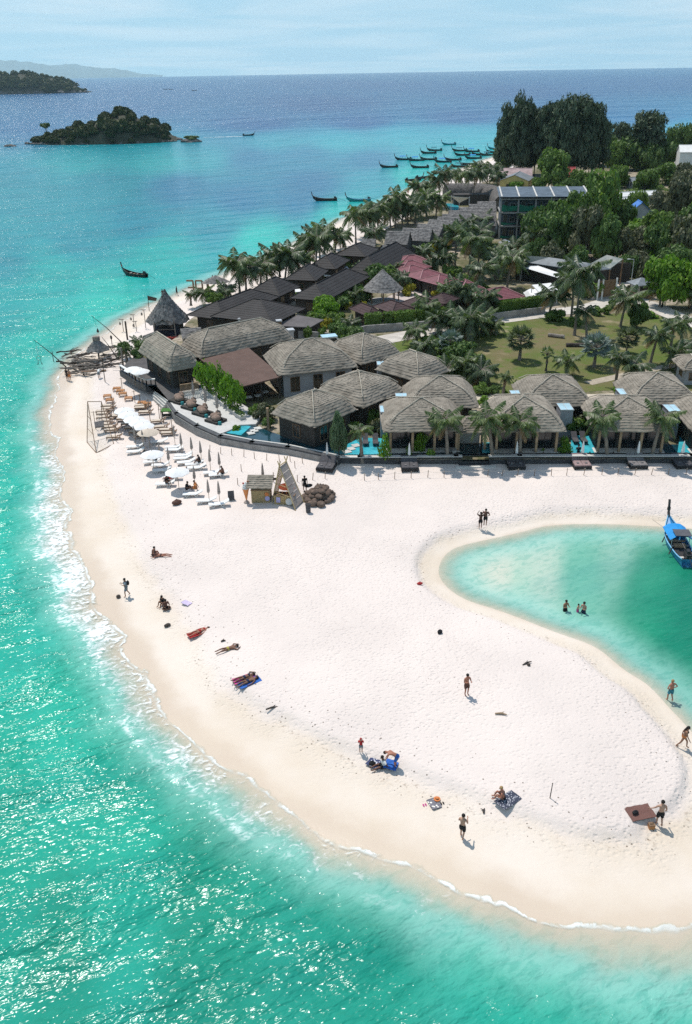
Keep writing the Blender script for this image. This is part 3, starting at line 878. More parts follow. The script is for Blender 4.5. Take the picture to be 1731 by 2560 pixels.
def house(name, label, cat, N, L, Rr, apex_y, ze=4.4, depth=None, style='thatch', wall=M_WALLDK, group=None, over=0.75, open_front=False, g=GZ, rmat=None, caps=None, seed=0, hmin=1.0, front_glass=True, hmax=5.5):
    rnd = random.Random(seed + 11)
    c, yaw, a, b = hip_frame(N, L, Rr, ze, depth)
    h = max(hmin, min(hmax, up_at((c.x, c.y, ze), apex_y)))
    t = thing(name, label, cat, (c.x, c.y, 0), yaw, group)
    if style == 'thatch':
        m = rmat or M_THATCH
        hip_roof(MB(), a, b, ze, h, courses=max(11, int(min(a, b) * 4.6)), step=0.07, jit=0.06, kind='dome', rnd=rnd).build('roof', m, t)
        cap = MB()
        for ln in hip_lines(a, b, ze, h, 'dome')[:4]: cap.tube(ln[1:], 0.06, 5)
        cap.tube(hip_lines(a, b, ze, h, 'dome')[4][:3:2] if abs(a - b) > 0.4 else hip_lines(a, b, ze, h, 'dome')[4][:2], 0.11, 5)
        cap.build('ridge_cap', caps or M_RIDGE, t)
    elif style == 'tile':
        m = rmat or M_ROSE
        hip_roof(MB(), a, b, ze, h, courses=max(6, int(min(a, b) * 3)), step=0.045, jit=0.0, kind='flat', seg=0.5, rnd=rnd).build('roof', m, t)
        cap = MB()
        hl = hip_lines(a, b, ze, h, 'flat')
        for ln in hl[:4]: cap.tube(ln, 0.09, 5)
        cap.tube([hl[4][0], hl[4][1]] if a > b else [hl[4][0], hl[4][3]], 0.10, 5)
        cap.build('ridge_cap', caps or m, t)
    else:
        m = rmat or M_DKROOF
        hip_roof(MB(), a, b, ze, h, courses=max(4, int(min(a, b) * 2)), step=0.035, jit=0.0, kind='flat', seg=2.0, rnd=rnd).build('roof', m, t)
        cap = MB()
        hl = hip_lines(a, b, ze, h, 'flat')
        for ln in hl[:4]: cap.tube(ln, 0.07, 5)
        cap.tube([hl[4][0], hl[4][1]] if a > b else [hl[4][0], hl[4][3]], 0.07, 5)
        cap.build('ridge_cap', caps or m, t)
    wa, wb = a - over, b - over
    fy = 0.9 if open_front else 0.0
    mb = MB()
    wall_ring(mb, wa, wb - fy / 2, g - 0.2, ze - 0.07)
    w = mb.build('wall', wall, t)
    w.location = (0, fy / 2, 0)
    if open_front:
        n = max(3, int(2 * wa / 2.2))
        for i in range(n + 1):
            x = -wa + 0.1 + (2 * wa - 0.2) * i / n
            MB().box((x, -wb - 0.05, g - 0.2), (0.24, 0.24, ze - g + 0.12)).build('post', M_WOOD, t)
        for i in range(n):
            x = -wa + 0.1 + (2 * wa - 0.2) * (i + 0.5) / n
            window(t, x, -wb + fy, g + 0.35, (2 * wa / n) * 0.8, ze - g - 0.7, 0, M_DKMET)
        MB().box((0, -wb - 0.1 + 0.4, g - 0.1), (2 * wa + 0.6, 1.3, 0.35)).build('deck', M_CONC_L, t)
    else:
        n = max(1, int(2 * wa / 2.8))
        if wa > 0.8:
            for i in range(n):
                window(t, -wa + 2 * wa * (i + 0.5) / n, -wb, g + 0.6, 1.2, max(0.7, ze - g - 1.2), 0, M_WOODBR)
    n = max(1, int(2 * wb / 3.2))
    if wb > 0.8:
        for i in range(n):
            y = -wb + fy + (2 * wb - fy) * (i + 0.5) / n
            window(t, wa, y, g + 0.7, 1.1, max(0.7, ze - g - 1.4), 1, M_WOODBR)
            window(t, -wa, y, g + 0.7, 1.1, max(0.7, ze - g - 1.4), 3, M_WOODBR)
    return t, c, yaw, a, b, h

VILLA = 'thatched pool villas'
vl = [
    ('dark weathered thatched villa standing at the pool bend behind the sandbag pile', (786.6, 1069), (646.6, 1043), (898.6, 1022), 976, None, True),
    ('thatched villa with pale hips behind the villa at the pool bend', (909, 1020), (801.4, 975), (1017.7, 973.6), 929, None, False),
    ('thatched villa half hidden by shrubs with a blue skylight at its eave', (1046.3, 955), (940, 920.6), (1130, 925), 878, None, False),
    ('thatched villa beside the concrete path with the white buggy behind it', (903, 912), (828.6, 874.7), (1009, 883), 833, None, False),
]
for i, (lb, N, L, Rr, ay, dp, of) in enumerate(vl):
    house('thatched_villa', lb, 'villa', N, L, Rr, ay, 4.7, None, 'thatch', M_WALLDK, VILLA, open_front=False, seed=i)
    if of:
        t_ = col.objects[-1]
vf = [
    ('thatched seafront villa between the feathery tree and the small thatched gate', (957.3, 1080), (1166, 1076), 995, 8.6, True),
    ('thatched villa in the rear row directly behind the first seafront villa', (1014, 1021), (1199.5, 1019), 940, 8.0, False),
    ('thatched seafront villa beside the small thatched gate, two palms before it', (1226, 1080), (1419, 1078), 989, 8.6, True),
    ('thatched villa in the rear row beside the lawn with a skylight box at each end', (1306, 1017), (1486, 1015), 937, 8.0, False),
    ('thatched seafront villa beside the turquoise pool bay with tall front palms', (1484, 1077), (1687, 1079), 992, 8.6, True),
    ('thatched villa in the rear row partly cut by the picture edge', (1574, 1011), (1752, 1010), 932, 8.0, False),
    ('thatched seafront villa of which only the roof edge shows at the picture edge', (1730, 1079), (1930, 1079), 992, 8.6, True),
]
for i, (lb, A, B, ay, dp, of) in enumerate(vf):
    house('thatched_villa', lb, 'villa', A, None, B, ay, 4.6, dp, 'thatch', M_WALLDK, VILLA, open_front=of, seed=20 + i)
house('thatched_hut', 'small grey thatched hut at the picture edge beyond the lawn', 'hut', (1706, 925), None, (1780, 925), 896, 4.0, 5.0, 'thatch', M_WALLGREY, seed=41)
# bathroom boxes with frosted glass tops beside the villas
for lb, x0, x1, yt, yb in (('grey bathroom box with blue glass roof beside the first seafront villa', 951, 984, 1014, 1030),
                           ('bathroom box with blue glass roof beside the first rear villa', 991, 1026, 983, 999),
                           ('bathroom box with blue glass roof beside the rear villa by the lawn', 1282, 1312, 976, 992),
                           ('tall grey bathroom box with blue glass roof between the second and third seafront villas', 1402, 1436, 1008, 1025),
                           ('bathroom box with blue glass roof beside the last rear villa', 1551, 1582, 971, 986),
                           ('tall grey bathroom box with blue glass roof past the third seafront villa', 1673, 1705, 1011, 1029),
                           ('small bathroom box with blue glass roof beside the shrub-hidden villa', 943, 963, 903, 912)):
    zt = 5.0
    a0, b0 = G(x0, yb, zt), G(x1, yb, zt); c0 = G((x0 + x1) / 2, yt, zt)
    wd = (b0 - a0).length; dp = abs(c0.y - a0.y)
    tb = thing('bathroom_box', lb, 'outbuilding', ((a0.x + b0.x) / 2, a0.y + dp / 2, 0), 0, 'glass-roofed bathroom boxes')
    MB().box((0, 0, GZ - 0.1), (wd - 0.1, dp - 0.1, zt - GZ + 0.02)).build('wall', M_WALLGREY, tb)
    gl = MB(); gl.box((0, 0, zt - 0.08), (wd, dp, 0.08)); gl.build('skylight', M_SKYGL, tb)
    fr = MB()
    for s in (-1, 0, 1): fr.box((s * (wd / 2 - 0.03), 0, zt - 0.1), (0.06, dp + 0.04, 0.13))
    for s in (-1, 1): fr.box((0, s * (dp / 2 - 0.0), zt - 0.1), (wd + 0.06, 0.05, 0.13))
    fr.build('skylight_frame', M_METAL, tb)
# the small thatched gate between the seafront villas
c = G(1184, 1132, 1.9)
tg = thing('beach_gate', 'small thatched gate with timber posts and dark steps down to the sand', 'gate', (c.x, c.y, 0))
hip_roof(MB(), 2.0, 1.5, 4.15, 1.3, 7, 0.07, 0.05, 'flat', rnd=random.Random(3)).build('roof', M_THATCH, tg).location = (0, 1.6, 0)
for x in (-1.55, 1.25):
    for y in (0.6, 2.6): MB().box((x, y, 1.5), (0.22, 0.22, 2.75)).build('post', M_WOOD, tg)
MB().box((-0.15, 2.9, 1.6), (2.4, 0.15, 2.3)).build('screen', M_PATH, tg)
for k in range(5): MB().box((0, -0.35 - 0.32 * k, 0.6), (3.3, 0.34, 1.25 - 0.21 * k)).build('step', M_CONC_D, tg)
MB().box((0, -2.05, 0.7), (4.2, 0.35, 0.55)).build('step', M_CONC_L, tg)
for x in (-2.05, 2.1): MB().box((x, -0.2, 0.8), (0.5, 0.8, 1.6)).build('pillar', M_CONC, tg)

# ------------------------------------------------------------------ restaurant
RG = 'restaurant roofs by the terrace'
house('restaurant_hall', 'open thatched dining hall at the terrace edge with a timber balustrade', 'restaurant', (420, 929.6), (343, 875), (504, 914), 846, 4.9, None, 'thatch', M_WALLDK, RG, over=0.9, seed=51, hmax=3.2)
house('restaurant_hall', 'long grey thatched hall with a metal chimney, behind the flat brown roof', 'restaurant', (499.8, 895.7), (447.6, 866.4), (738, 846), 808, 5.0, None, 'thatch', M_WALLDK, RG, seed=52, hmax=4.2)
house('restaurant_hall', 'thatched kitchen hall with a white side wall between villas and flat brown roof', 'restaurant', (697, 939.5), (607.7, 891.8), (898, 917), 848, 4.9, None, 'thatch', M_WALLGREY, RG, seed=53, hmax=4.2)
tr = thing('flat_roof_pavilion', 'dark open dining pavilion under a flat brown sloping roof', 'restaurant', (0, 0, 0))
zr = [5.0, 5.3, 4.7, 4.45]
pts = [G(501, 898.8, zr[0]), G(622, 869, zr[1]), G(705.7, 940.8, zr[2]), G(606, 966, zr[3])]
MB().slab(pts, 0.16).build('roof', M_FLATBR, tr)
cen = sum(pts, Vector()) / 4
for q in pts + [(pts[2] + pts[3]) / 2, (pts[3] + pts[0]) / 2]:
    q = q + (cen - q) * 0.07
    MB().box((q.x, q.y, GZ), (0.22, 0.22, 2.75)).build('post', M_WALLDK, tr)
q4 = [q + (cen - q) * 0.45 for q in pts]
MB().prism([(q.x, q.y) for q in q4], GZ, 4.3).build('bar_wall', M_WALLDK, tr)
for k in range(7):
    q = pts[3] + (pts[2] - pts[3]) * (0.1 + k * 0.12) + (cen - (pts[2] + pts[3]) / 2) * random.uniform(0.15, 0.6)
    tb = thing('dining_table', 'small dark dining table in the shade under the flat brown roof', 'table', (q.x, q.y, GZ), 0.4, 'dining tables under the flat roof')
    MB().box((0, 0, 0.70), (0.9, 0.8, 0.05)).build('tabletop', M_CONC_L if k % 2 else M_WOODBR, tb)
    for sx_ in (-.35, .35):
        for sy_ in (-.3, .3): MB().box((sx_, sy_, 0), (0.06, 0.06, 0.70)).build('leg', M_WALLDK, tb)
# chimneys / vents
for lb, x, yb, yt, r_ in (('tall brown chimney stack between the two thatched restaurant halls', 664, 861, 824, 0.35), ('square white vent with blue cap beyond the restaurant roofs', 726, 846, 823, 0.55),
                          ('dark stove pipe at the edge of the big dark roof', 599, 808, 796, 0.18), ('white vent cowl standing at the corner of the big dark roof', 698, 812, 800, 0.4)):
    zb = 4.3
    b_ = G(x, yb, zb); hh = up_at(b_, yt)
    ch = thing('chimney', lb, 'chimney', (b_.x, b_.y, 0))
    MB().box((0, 0, GZ), (r_ * 1.6, r_ * 1.6, zb - GZ + hh - 0.2), 0.3).build('shaft', M_WOODBR if r_ < 0.5 and r_ > 0.3 else M_METAL, ch)
    MB().box((0, 0, zb + hh - 0.2), (r_ * 2.1, r_ * 2.1, 0.22), 0.3).build('cap', M_METAL, ch)

# ------------------------------------------------------------------ the brown-roofed resort
DK = 'dark roofed bungalows'
for i, (lb, N, L, Rr, ay, kw) in enumerate([
    ('big dark brown hipped roof hall next to the tall shaggy hut', (682, 810), (494.7, 804), (764.6, 771), 748, dict(ze=4.6, over=1.2, hmax=3.6)),
    ('dark roof wing reaching to the sand beside the big dark hall', (560, 800), (461, 790), (700, 742), 738, dict(ze=4.3, over=1.2, hmax=2.6)),
    ('long dark roofed bungalow just behind the bright green bush', (815, 753), (709, 753), (925, 692), 690, dict(ze=4.4, hmax=3.0)),
    ('long dark roofed bungalow nearest the rose tiled roofs', (946, 688), (862, 683), (1040, 634), 622, dict(ze=4.4, hmax=3.0)),
    ('dark hipped bungalow behind the wing that reaches the sand', (700, 741), (618, 733), (752, 716), 694, dict(ze=4.2, hmax=2.8)),
    ('dark hipped bungalow second along the beach palms', (790, 702), (720, 692), (822, 676), 664, dict(ze=4.2, hmax=2.8)),
    ('dark hipped bungalow third along the beach palms', (840, 673), (786, 658), (876, 650), 636, dict(ze=4.2, hmax=2.8)),
    ('dark hipped bungalow fourth along the beach palms, next to the sawtooth thatch', (915, 642), (850, 630), (948, 622), 610, dict(ze=4.2, hmax=2.8)),
]):
    house('bungalow', lb, 'bungalow', N, L, Rr, ay, style='plain', rmat=M_DKROOF, group=DK, seed=60 + i, **kw)
for i, (lb, N, L, Rr, ay) in enumerate([
    ('small maroon hipped bungalow half behind a palm', (922, 792), (859, 774), (964, 785), 765), ('small maroon hipped bungalow in front of the grey gazebo', (980.4, 784), (933.6, 765), (1040.5, 774), 753),
    ('small maroon hipped bungalow beside the white courtyard', (1055.8, 775), (1006, 756.6), (1111, 764), 742), ('small maroon hipped bungalow behind the dense palm clump', (1113, 760), (1072, 747), (1150, 746), 733),
    ('maroon roofed house among palms below the sawtooth roofs', (1200, 612), (1150, 606), (1222, 601), 596)]):
    house('bungalow', lb, 'bungalow', N, L, Rr, ay, ze=4.0, style='plain', rmat=M_MAROON, group='small maroon roofed bungalows', seed=70 + i, hmax=2.4)
an = thing('lean_to', 'greyish brown lean-to roof between the big dark hall and the hedge', 'outbuilding')
pts = [G(745.5, 787.5, 4.3), G(810.5, 799, 3.7), G(776, 818, 3.5), G(684.5, 814, 4.0)]
MB().slab(pts, 0.14).build('roof', mat('grey_brown_roof', (0.13, 0.115, 0.112), 0.8, 0.2, 0.8, 0.2, 6, 0.02), an)
cen = sum(pts, Vector()) / 4
MB().prism([((q + (cen - q) * 0.2).x, (q + (cen - q) * 0.2).y) for q in pts], GZ, 3.5).build('wall', M_WALLDK, an)
for i, (lb, A, B, ay) in enumerate([
    ('rose tiled hipped cottage, farthest of its stepped row', (1000, 661), (1080, 655), 640), ('rose tiled hipped cottage, second from the far end of its row', (1004, 676), (1080, 668), 653), ('rose tiled hipped cottage with a pale hip, third of its row', (1020, 689), (1084, 678), 665),
    ('rose tiled hipped cottage in the middle of its stepped row', (1050, 700), (1120, 689), 676), ('rose tiled hipped cottage near the palm clump in its row', (1094, 713), (1155, 702), 687), ('rose tiled cottage mostly hidden by the dense palm clump', (1150, 731), (1216, 724), 700),
    ('large rose tiled cottage at the near end of the row above the hedge', (1219, 753), (1314, 742.4), 719)]):
    house('tiled_cottage', lb, 'cottage', A, None, B, ay, ze=4.2, depth=5.5, style='tile', group='rose tiled cottages', seed=80 + i, wall=M_WALLDK, caps=mat('pale_rose_ridge', (0.40, 0.20, 0.20), 0.6, 0.1, 2), hmax=2.3, over=0.6)
gz = G(958, 760, GZ)
g_ = thing('gazebo', 'round grey palm-thatched gazebo with a pointed roof in the courtyard', 'gazebo', (gz.x, gz.y + 1.5, GZ))
mb = MB(); rn = random.Random(5)
for k in range(10):
    s0, s1 = k / 10, (k + 1) / 10
    n = 26
    lo = [((3.5 * (1 - s0) + .06) * math.cos(2 * math.pi * i / n) * (1 + rn.uniform(-.03, .03)), (3.5 * (1 - s0) + .06) * math.sin(2 * math.pi * i / n), 2.3 + 3.4 * s0 + rn.uniform(-.07, .03)) for i in range(n)]
    hi = [((3.5 * (1 - s1)) * math.cos(2 * math.pi * i / n), (3.5 * (1 - s1)) * math.sin(2 * math.pi * i / n), 2.3 + 3.4 * s1 + 0.02) for i in range(n)]
    mb.add(lo + hi, [(i, (i + 1) % n, n + (i + 1) % n, n + i) for i in range(n)])
mb.build('roof', M_THATCH_G, g_)
for k in range(8):
    a_ = k * math.pi / 4
    MB().box((2.8 * math.cos(a_), 2.8 * math.sin(a_), -0.1), (0.18, 0.18, 2.8)).build('post', M_WOODBR, g_)
MB().lathe((0, 0, 0), [(2.9, -0.1), (2.9, 0.15)], 16).build('floor_slab', M_CONC_L, g_)
strip('courtyard_paving', [(985, 768), (1020, 748), (1050, 728), (1100, 735)], 8.0, GZ + 0.03, mat('pinkish_paving', (0.52, 0.44, 0.40), 0.9, 0.15, 0.8))

# ------------------------------------------------------------------ sawtooth thatched rows
SAW = [((968, 577), (1026, 579), 'near'), ((1008, 569), (1082, 572), ''), ((1046, 558), (1109.7, 563), ''), ((1074, 548), (1136, 553), ''), ((1095, 541), (1159, 543.6), ''), ((1106, 535), (1240, 534), ''),
       ((1122, 526), (1240, 525), ''), ((1150, 518), (1240, 517), ''), ((1173, 510), (1240, 509.5), ''), ((1193, 503.5), (1240, 503), '')]
def gable_thatch(parent, A, B, zr, hw, drop, m, g=GZ, wallm=M_WALLGREY, rn=random):
    a, b = Vector(A), Vector(B)
    d = (b - a); L = d.length; d.normalize(); n = Vector((-d.y, d.x, 0))
    mb = MB(); cs = 9; seg = max(4, int(L / 0.5))
    for side in (1, -1):
        for k in range(cs):
            s0, s1 = k / cs, (k + 1) / cs
            lo = [a + d * L * i / seg + n * side * (hw * (1 - s0) + .04) + Vector((0, 0, -drop * (1 - s0) + .05 + rn.uniform(-.05, .03))) for i in range(seg + 1)]
            hi = [a + d * L * i / seg + n * side * hw * (1 - s1) + Vector((0, 0, -drop * (1 - s1))) for i in range(seg + 1)]
            lw = [q - Vector((0, 0, .12)) for q in lo]
            q = seg + 1
            fs = []
            for i in range(seg):
                f1 = (i, i + 1, q + i + 1, q + i); f2 = (q + i, q + i + 1, 2 * q + i + 1, 2 * q + i)
                fs += [f1, f2] if side < 0 else [f1[::-1], f2[::-1]]
            mb.add(lw + lo + hi, fs)
    mb.build('roof', m, parent)
    wl = MB()
    i0, i1 = a + d * 0.35, b - d * 0.35
    w = hw - 0.25
    for e in (i0, i1):
        P5 = [e + n * w + Vector((0, 0, g - e.z)), e - n * w + Vector((0, 0, g - e.z)), e - n * w + Vector((0, 0, -drop * 0.93 - 0.1)), e + Vector((0, 0, -0.2)), e + n * w + Vector((0, 0, -drop * 0.93 - 0.1))]
        o_ = d * 0.08
        vs = [q - o_ for q in P5] + [q + o_ for q in P5]
        wl.add(vs, [(4, 3, 2, 1, 0), (5, 6, 7, 8, 9)] + [(i, (i + 1) % 5, 5 + (i + 1) % 5, 5 + i) for i in range(5)])
    for sgn in (1, -1):
        wl.bar(i0 + n * w * sgn + Vector((0, 0, (g + a.z - drop) / 2 - a.z)), i1 + n * w * sgn + Vector((0, 0, (g + a.z - drop) / 2 - a.z)), 0.12, a.z - drop - g)
    wl.build('wall', wallm, parent)
M_WALLBR = mat('grey_brown_render', (0.125, 0.115, 0.115), 0.9, 0.15, 0.8)
for i, (A, B, w_) in enumerate(SAW):
    zr = 7.0
    a, b = G(*A, zr), G(*B, zr)
    nxt = SAW[i + 1] if i + 1 < len(SAW) else None
    hw = 2.4 if i < 5 else 3.2
    lbs = ['grey thatched gable unit at the near end of the sawtooth row', 'grey thatched gable unit, second in the sawtooth row, pointed end showing', 'grey thatched gable unit, third in the sawtooth row', 'grey thatched gable unit, fourth in the sawtooth row', 'grey thatched gable unit, fifth in the sawtooth row']
    th_ = thing('row_house', lbs[i] if i < 5 else 'long grey thatched roof in the terraced rows running up to the concrete building', 'row house', (0, 0, 0), 0, 'sawtooth thatched row houses' if i < 5 else 'terraced thatched rows')
    gable_thatch(th_, a, b, zr, hw, 2.3, M_THATCH_G, wallm=M_WALLBR, rn=random.Random(90 + i))
th_ = thing('thatched_hut', 'small low thatched hut under a palm at the near end of the sawtooth row', 'hut')
gable_thatch(th_, G(905, 597, 4.6), G(940, 597, 4.6), 4.6, 2.0, 1.4, M_THATCH_G, rn=random.Random(99))
th_ = thing('thatched_hut', 'pale sagging thatched hut wedged between palm trunk and sawtooth row', 'hut')
gable_thatch(th_, G(955, 612, 4.6), G(978, 609, 4.6), 4.6, 1.8, 1.4, M_THATCH_G, rn=random.Random(98))
# barrel-vaulted thatched hall
bh = thing('vaulted_hall', 'long dark barrel-vaulted thatched hall bending round the hotel pool', 'hall')
axp = [G(1112, 497, GZ), G(1150, 496, GZ), G(1190, 496, GZ), G(1225, 500, GZ), G(1250, 512, GZ), G(1262, 528, GZ)]
fine = []
for i in range(len(axp) - 1):
    for k in range(5): fine.append(axp[i].lerp(axp[i + 1], k / 5))
fine.append(axp[-1])
mb = MB(); vs = []; na = 13; rn = random.Random(4)
for i, q in enumerate(fine):
    d = (fine[min(i + 1, len(fine) - 1)] - fine[max(0, i - 1)]).normalized(); n = Vector((-d.y, d.x, 0))
    for k in range(na):
        a_ = math.pi * k / (na - 1)
        rr_ = 3.3 * (1 + rn.uniform(-.02, .02))
        vs.append(q + n * math.cos(a_) * rr_ * 1.05 + Vector((0, 0, 1.2 + math.sin(a_) * rr_ * 1.0)))
fs = [(i * na + k, i * na + k + 1, (i + 1) * na + k + 1, (i + 1) * na + k) for i in range(len(fine) - 1) for k in range(na - 1)]
fs += [tuple(range(na)), tuple((len(fine) - 1) * na + k for k in reversed(range(na)))]
mb.add(vs, fs); mb.build('roof', M_THATCH_D, bh, True)
for i in range(0, len(fine), 4):
    d = (fine[min(i + 1, len(fine) - 1)] - fine[max(0, i - 1)]).normalized(); n = Vector((-d.y, d.x, 0))
    for s in (1, -1):
        q = fine[i] + n * s * 3.2
        MB().box((q.x, q.y, GZ - .2), (0.25, 0.25, 1.5)).build('post', M_WOODBR, bh)
# shade sail and hotel pool
ss = thing('shade_sail', 'white triangular shade sail stretched beside the hotel pool', 'shade sail')
A, B, C_ = G(1129, 491, 6.0), G(1174, 494, 6.2), G(1148.6, 507, 4.2)
MB().slab([A, C_, B], 0.05).build('sail', M_WHITEFAB, ss)
for q in (A, B, C_): MB().tube([(q.x, q.y, GZ), (q.x, q.y, q.z + .3)], 0.09, 6).build('mast', M_METAL, ss)
hp = Gn([(1110, 509), (1130, 508), (1148, 514), (1147, 526), (1128, 525), (1116, 519)], GZ + 0.1)
o = flat_sheet('hotel_pool_water', smooth_poly(hp, 2), GZ + 0.1, M_POOLT)
dk = MB().box((G(1175, 510, GZ).x, G(1175, 510, GZ).y, GZ - 0.3), (10, 4, 3.2)).build('pool_bar', M_WALLDK); tag(dk, 'dark flat pool bar behind the white shade sail', 'bar')

# ------------------------------------------------------------------ concrete building under construction
A, B = G(1248, 598, GZ), G(1462, 598, GZ)
ux = (flat2(B) - flat2(A)); L = ux.length; ux.normalize(); yaw = math.atan2(ux.y, ux.x)
tb = thing('concrete_building', 'unfinished three-storey grey concrete building with green scaffold netting', 'building', (A.x, A.y, 0), yaw)
D_, H3 = 9.0, 3.05
hz_ = [GZ + H3 * k for k in range(4)]
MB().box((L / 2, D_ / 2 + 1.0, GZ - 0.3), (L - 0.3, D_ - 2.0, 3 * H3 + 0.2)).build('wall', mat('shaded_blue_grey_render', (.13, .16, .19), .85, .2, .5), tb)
for k in range(1, 4): MB().box((L / 2, D_ / 2, hz_[k] - 0.28), (L + 0.3, D_ + 0.2, 0.28)).build('floor_slab', M_CONC, tb)
nb = int(L / 3.5)
for i in range(nb + 1):
    x = L * i / nb
    MB().box((x, 0.12, GZ - 0.3), (0.34, 0.34, 3 * H3 + 0.02)).build('column', M_CONC, tb)
for k in range(3):
    for i in range(nb):
        x = L * (i + 0.5) / nb
        window(tb, x - 0.8, 0.0 + 1.0, hz_[k] + 0.25, 0.9, 2.0, 0, M_CONC)
        window(tb, x + 0.8, 0.0 + 1.0, hz_[k] + 0.7, 1.2, 1.2, 0, M_CONC)
rn = random.Random(8)
for k in range(3):
    net = MB()
    for i in range(nb if k != 0 else 3):
        x0, x1 = L * i / nb + 0.2, L * (i + 1) / nb - 0.2
        zt = hz_[k] + (1.5 if k == 2 else 1.1) + rn.uniform(-.3, .3)
        P_ = [(x0, -0.12, hz_[k] + .1), (x1, -0.12, hz_[k] + .1 + rn.uniform(0, .5)), (x1, -0.12, zt + rn.uniform(-.3, .2)), ((x0 + x1) / 2, -0.10, zt - 0.35), (x0, -0.12, zt)]
        if rn.random() < 0.75 or k == 2:
            net.add(P_ + [(q[0], q[1] + .03, q[2]) for q in P_], [(0, 1, 2, 3, 4), (9, 8, 7, 6, 5)] + [(i_, i_ + 5, (i_ + 1) % 5 + 5, (i_ + 1) % 5) for i_ in range(5)])
    if net.v: net.build('scaffold_netting', M_NETGR, tb)
MB().slab([(-.6, -.9, hz_[3] + 0.5), (L + .4, -.9, hz_[3] + 0.5), (L + .4, D_ + .6, hz_[3] + 1.5), (-.6, D_ + .6, hz_[3] + 1.5)], 0.1).build('roof', mat('blue_grey_roof_sheet', (.085, .11, .135), .5, .3, .5), tb)
for i in range(nb + 1):
    x = L * i / nb
    MB().bar((x, -1.0, hz_[3] + 0.56), (x + .0, D_ + .7, hz_[3] + 1.6), 0.32, 0.14).build('roof_beam', M_CONC_L, tb)

# ------------------------------------------------------------------ houses and sheds beyond
def shed(name, label, cat, A, B, zr, hw, drop, roofm, wallm, g=GZ, group=None, over=0.25):
    """gabled house from the two ends of its ridge"""
    t = thing(name, label, cat, group=group)
    a, b = G(*A, zr), G(*B, zr)
    d = (b - a).normalized(); n = Vector((-d.y, d.x, 0))
    for s in (1, -1):
        MB().slab([a - d * over, b + d * over, b + d * over + n * s * (hw + over) + Vector((0, 0, -drop * (1 + over / hw))), a - d * over + n * s * (hw + over) + Vector((0, 0, -drop * (1 + over / hw)))], 0.1).build('roof', roofm, t)
    MB().bar(a - d * over + Vector((0, 0, .03)), b + d * over + Vector((0, 0, .03)), 0.25, 0.12).build('ridge_cap', roofm, t)
    wl = MB()
    P5 = lambda e: [e + n * hw + Vector((0, 0, g - e.z)), e - n * hw + Vector((0, 0, g - e.z)), e - n * hw + Vector((0, 0, -drop - .12)), e + Vector((0, 0, -.14)), e + n * hw + Vector((0, 0, -drop - .12))]
    v0, v1 = P5(a), P5(b)
    wl.add(v0 + v1, [(4, 3, 2, 1, 0), (5, 6, 7, 8, 9)] + [(i, (i + 1) % 5, 5 + (i + 1) % 5, 5 + i) for i in range(5)])
    wl.build('wall', wallm, t)
    L_ = (b - a).length; yw = math.atan2(d.y, d.x)
    # windows on the long side that faces the beach camp and on the gable
    s = -1 if (n.y > 0) else 1
    nw = max(1, int(L_ / 3.5))
    for i in range(nw):
        q = a + d * L_ * (i + .5) / nw + n * s * hw
        w = MB(); w.box((q.x, q.y, g + 0.9), (1.1, 0.1, 1.2), yw); w.build('window', M_GLASSDK, t)
    for e, sg in ((a, -1), (b, 1)):
        for s2 in (-.45, .45):
            q = e + n * s2 * hw + d * sg * 0.0
            w = MB(); w.box((q.x, q.y, g + 0.9), (0.1, 0.9, 1.2), yw); w.build('window', M_GLASSDK, t)
    return t
shed('house', 'small yellow house with a grey gable roof near the tall dark trees', 'house', (1287, 437), (1300, 428), 6.8, 4.6, 1.7, M_GREYTILE, M_YELLOWH)
shed('house', 'long house with a pinkish roof behind the yellow house', 'house', (1252, 420), (1330, 420), 6.5, 4.5, 2.0, M_PINKROOF, M_WHITE)
shed('house', 'white house with a bright red roof before the tall dark trees', 'house', (1418, 417), (1438, 417), 8.0, 3.6, 2.8, M_REDROOF, M_WHITE)
shed('shed', 'long low grey roofed shed in front of the red roofed house', 'shed', (1406, 442), (1462, 440), 5.2, 4.2, 1.5, mat('dark_slate_sheet', (0.10, 0.108, 0.12), 0.7, 0.2, .7), M_WALLGREY)
shed('shed', 'grey green roofed shed half hidden by light green trees', 'shed', (1575, 443), (1617, 442), 5.2, 4.0, 1.5, M_GREYTILE, M_WALLGREY)
shed('house', 'white two-storey house at the picture edge behind trees', 'house', (1700, 362), (1790, 362), 12.0, 5.0, 2.0, M_WHITE, M_WHITE)
shed('house', 'lower white house with pale roof at the picture edge', 'house', (1695, 378), (1780, 378), 7.5, 4.5, 1.6, M_CONC_L, M_WHITE)
shed('shed', 'long white roofed shed showing between light green trees', 'shed', (1490, 484), (1640, 476), 5.4, 2.0, 0.8, M_WHITE, M_WALLGREY)
shed('shed', 'long white roofed shed, the nearer of two between light green trees', 'shed', (1495, 495), (1620, 493), 5.0, 1.6, 0.6, M_WHITE, M_WALLGREY)
shed('shed', 'small shed with a bright blue roof and grey gable wall in the trees', 'shed', (1606, 506), (1596, 500), 8.2, 3.2, 2.6, M_BLUEROOF, M_WALLGREY)
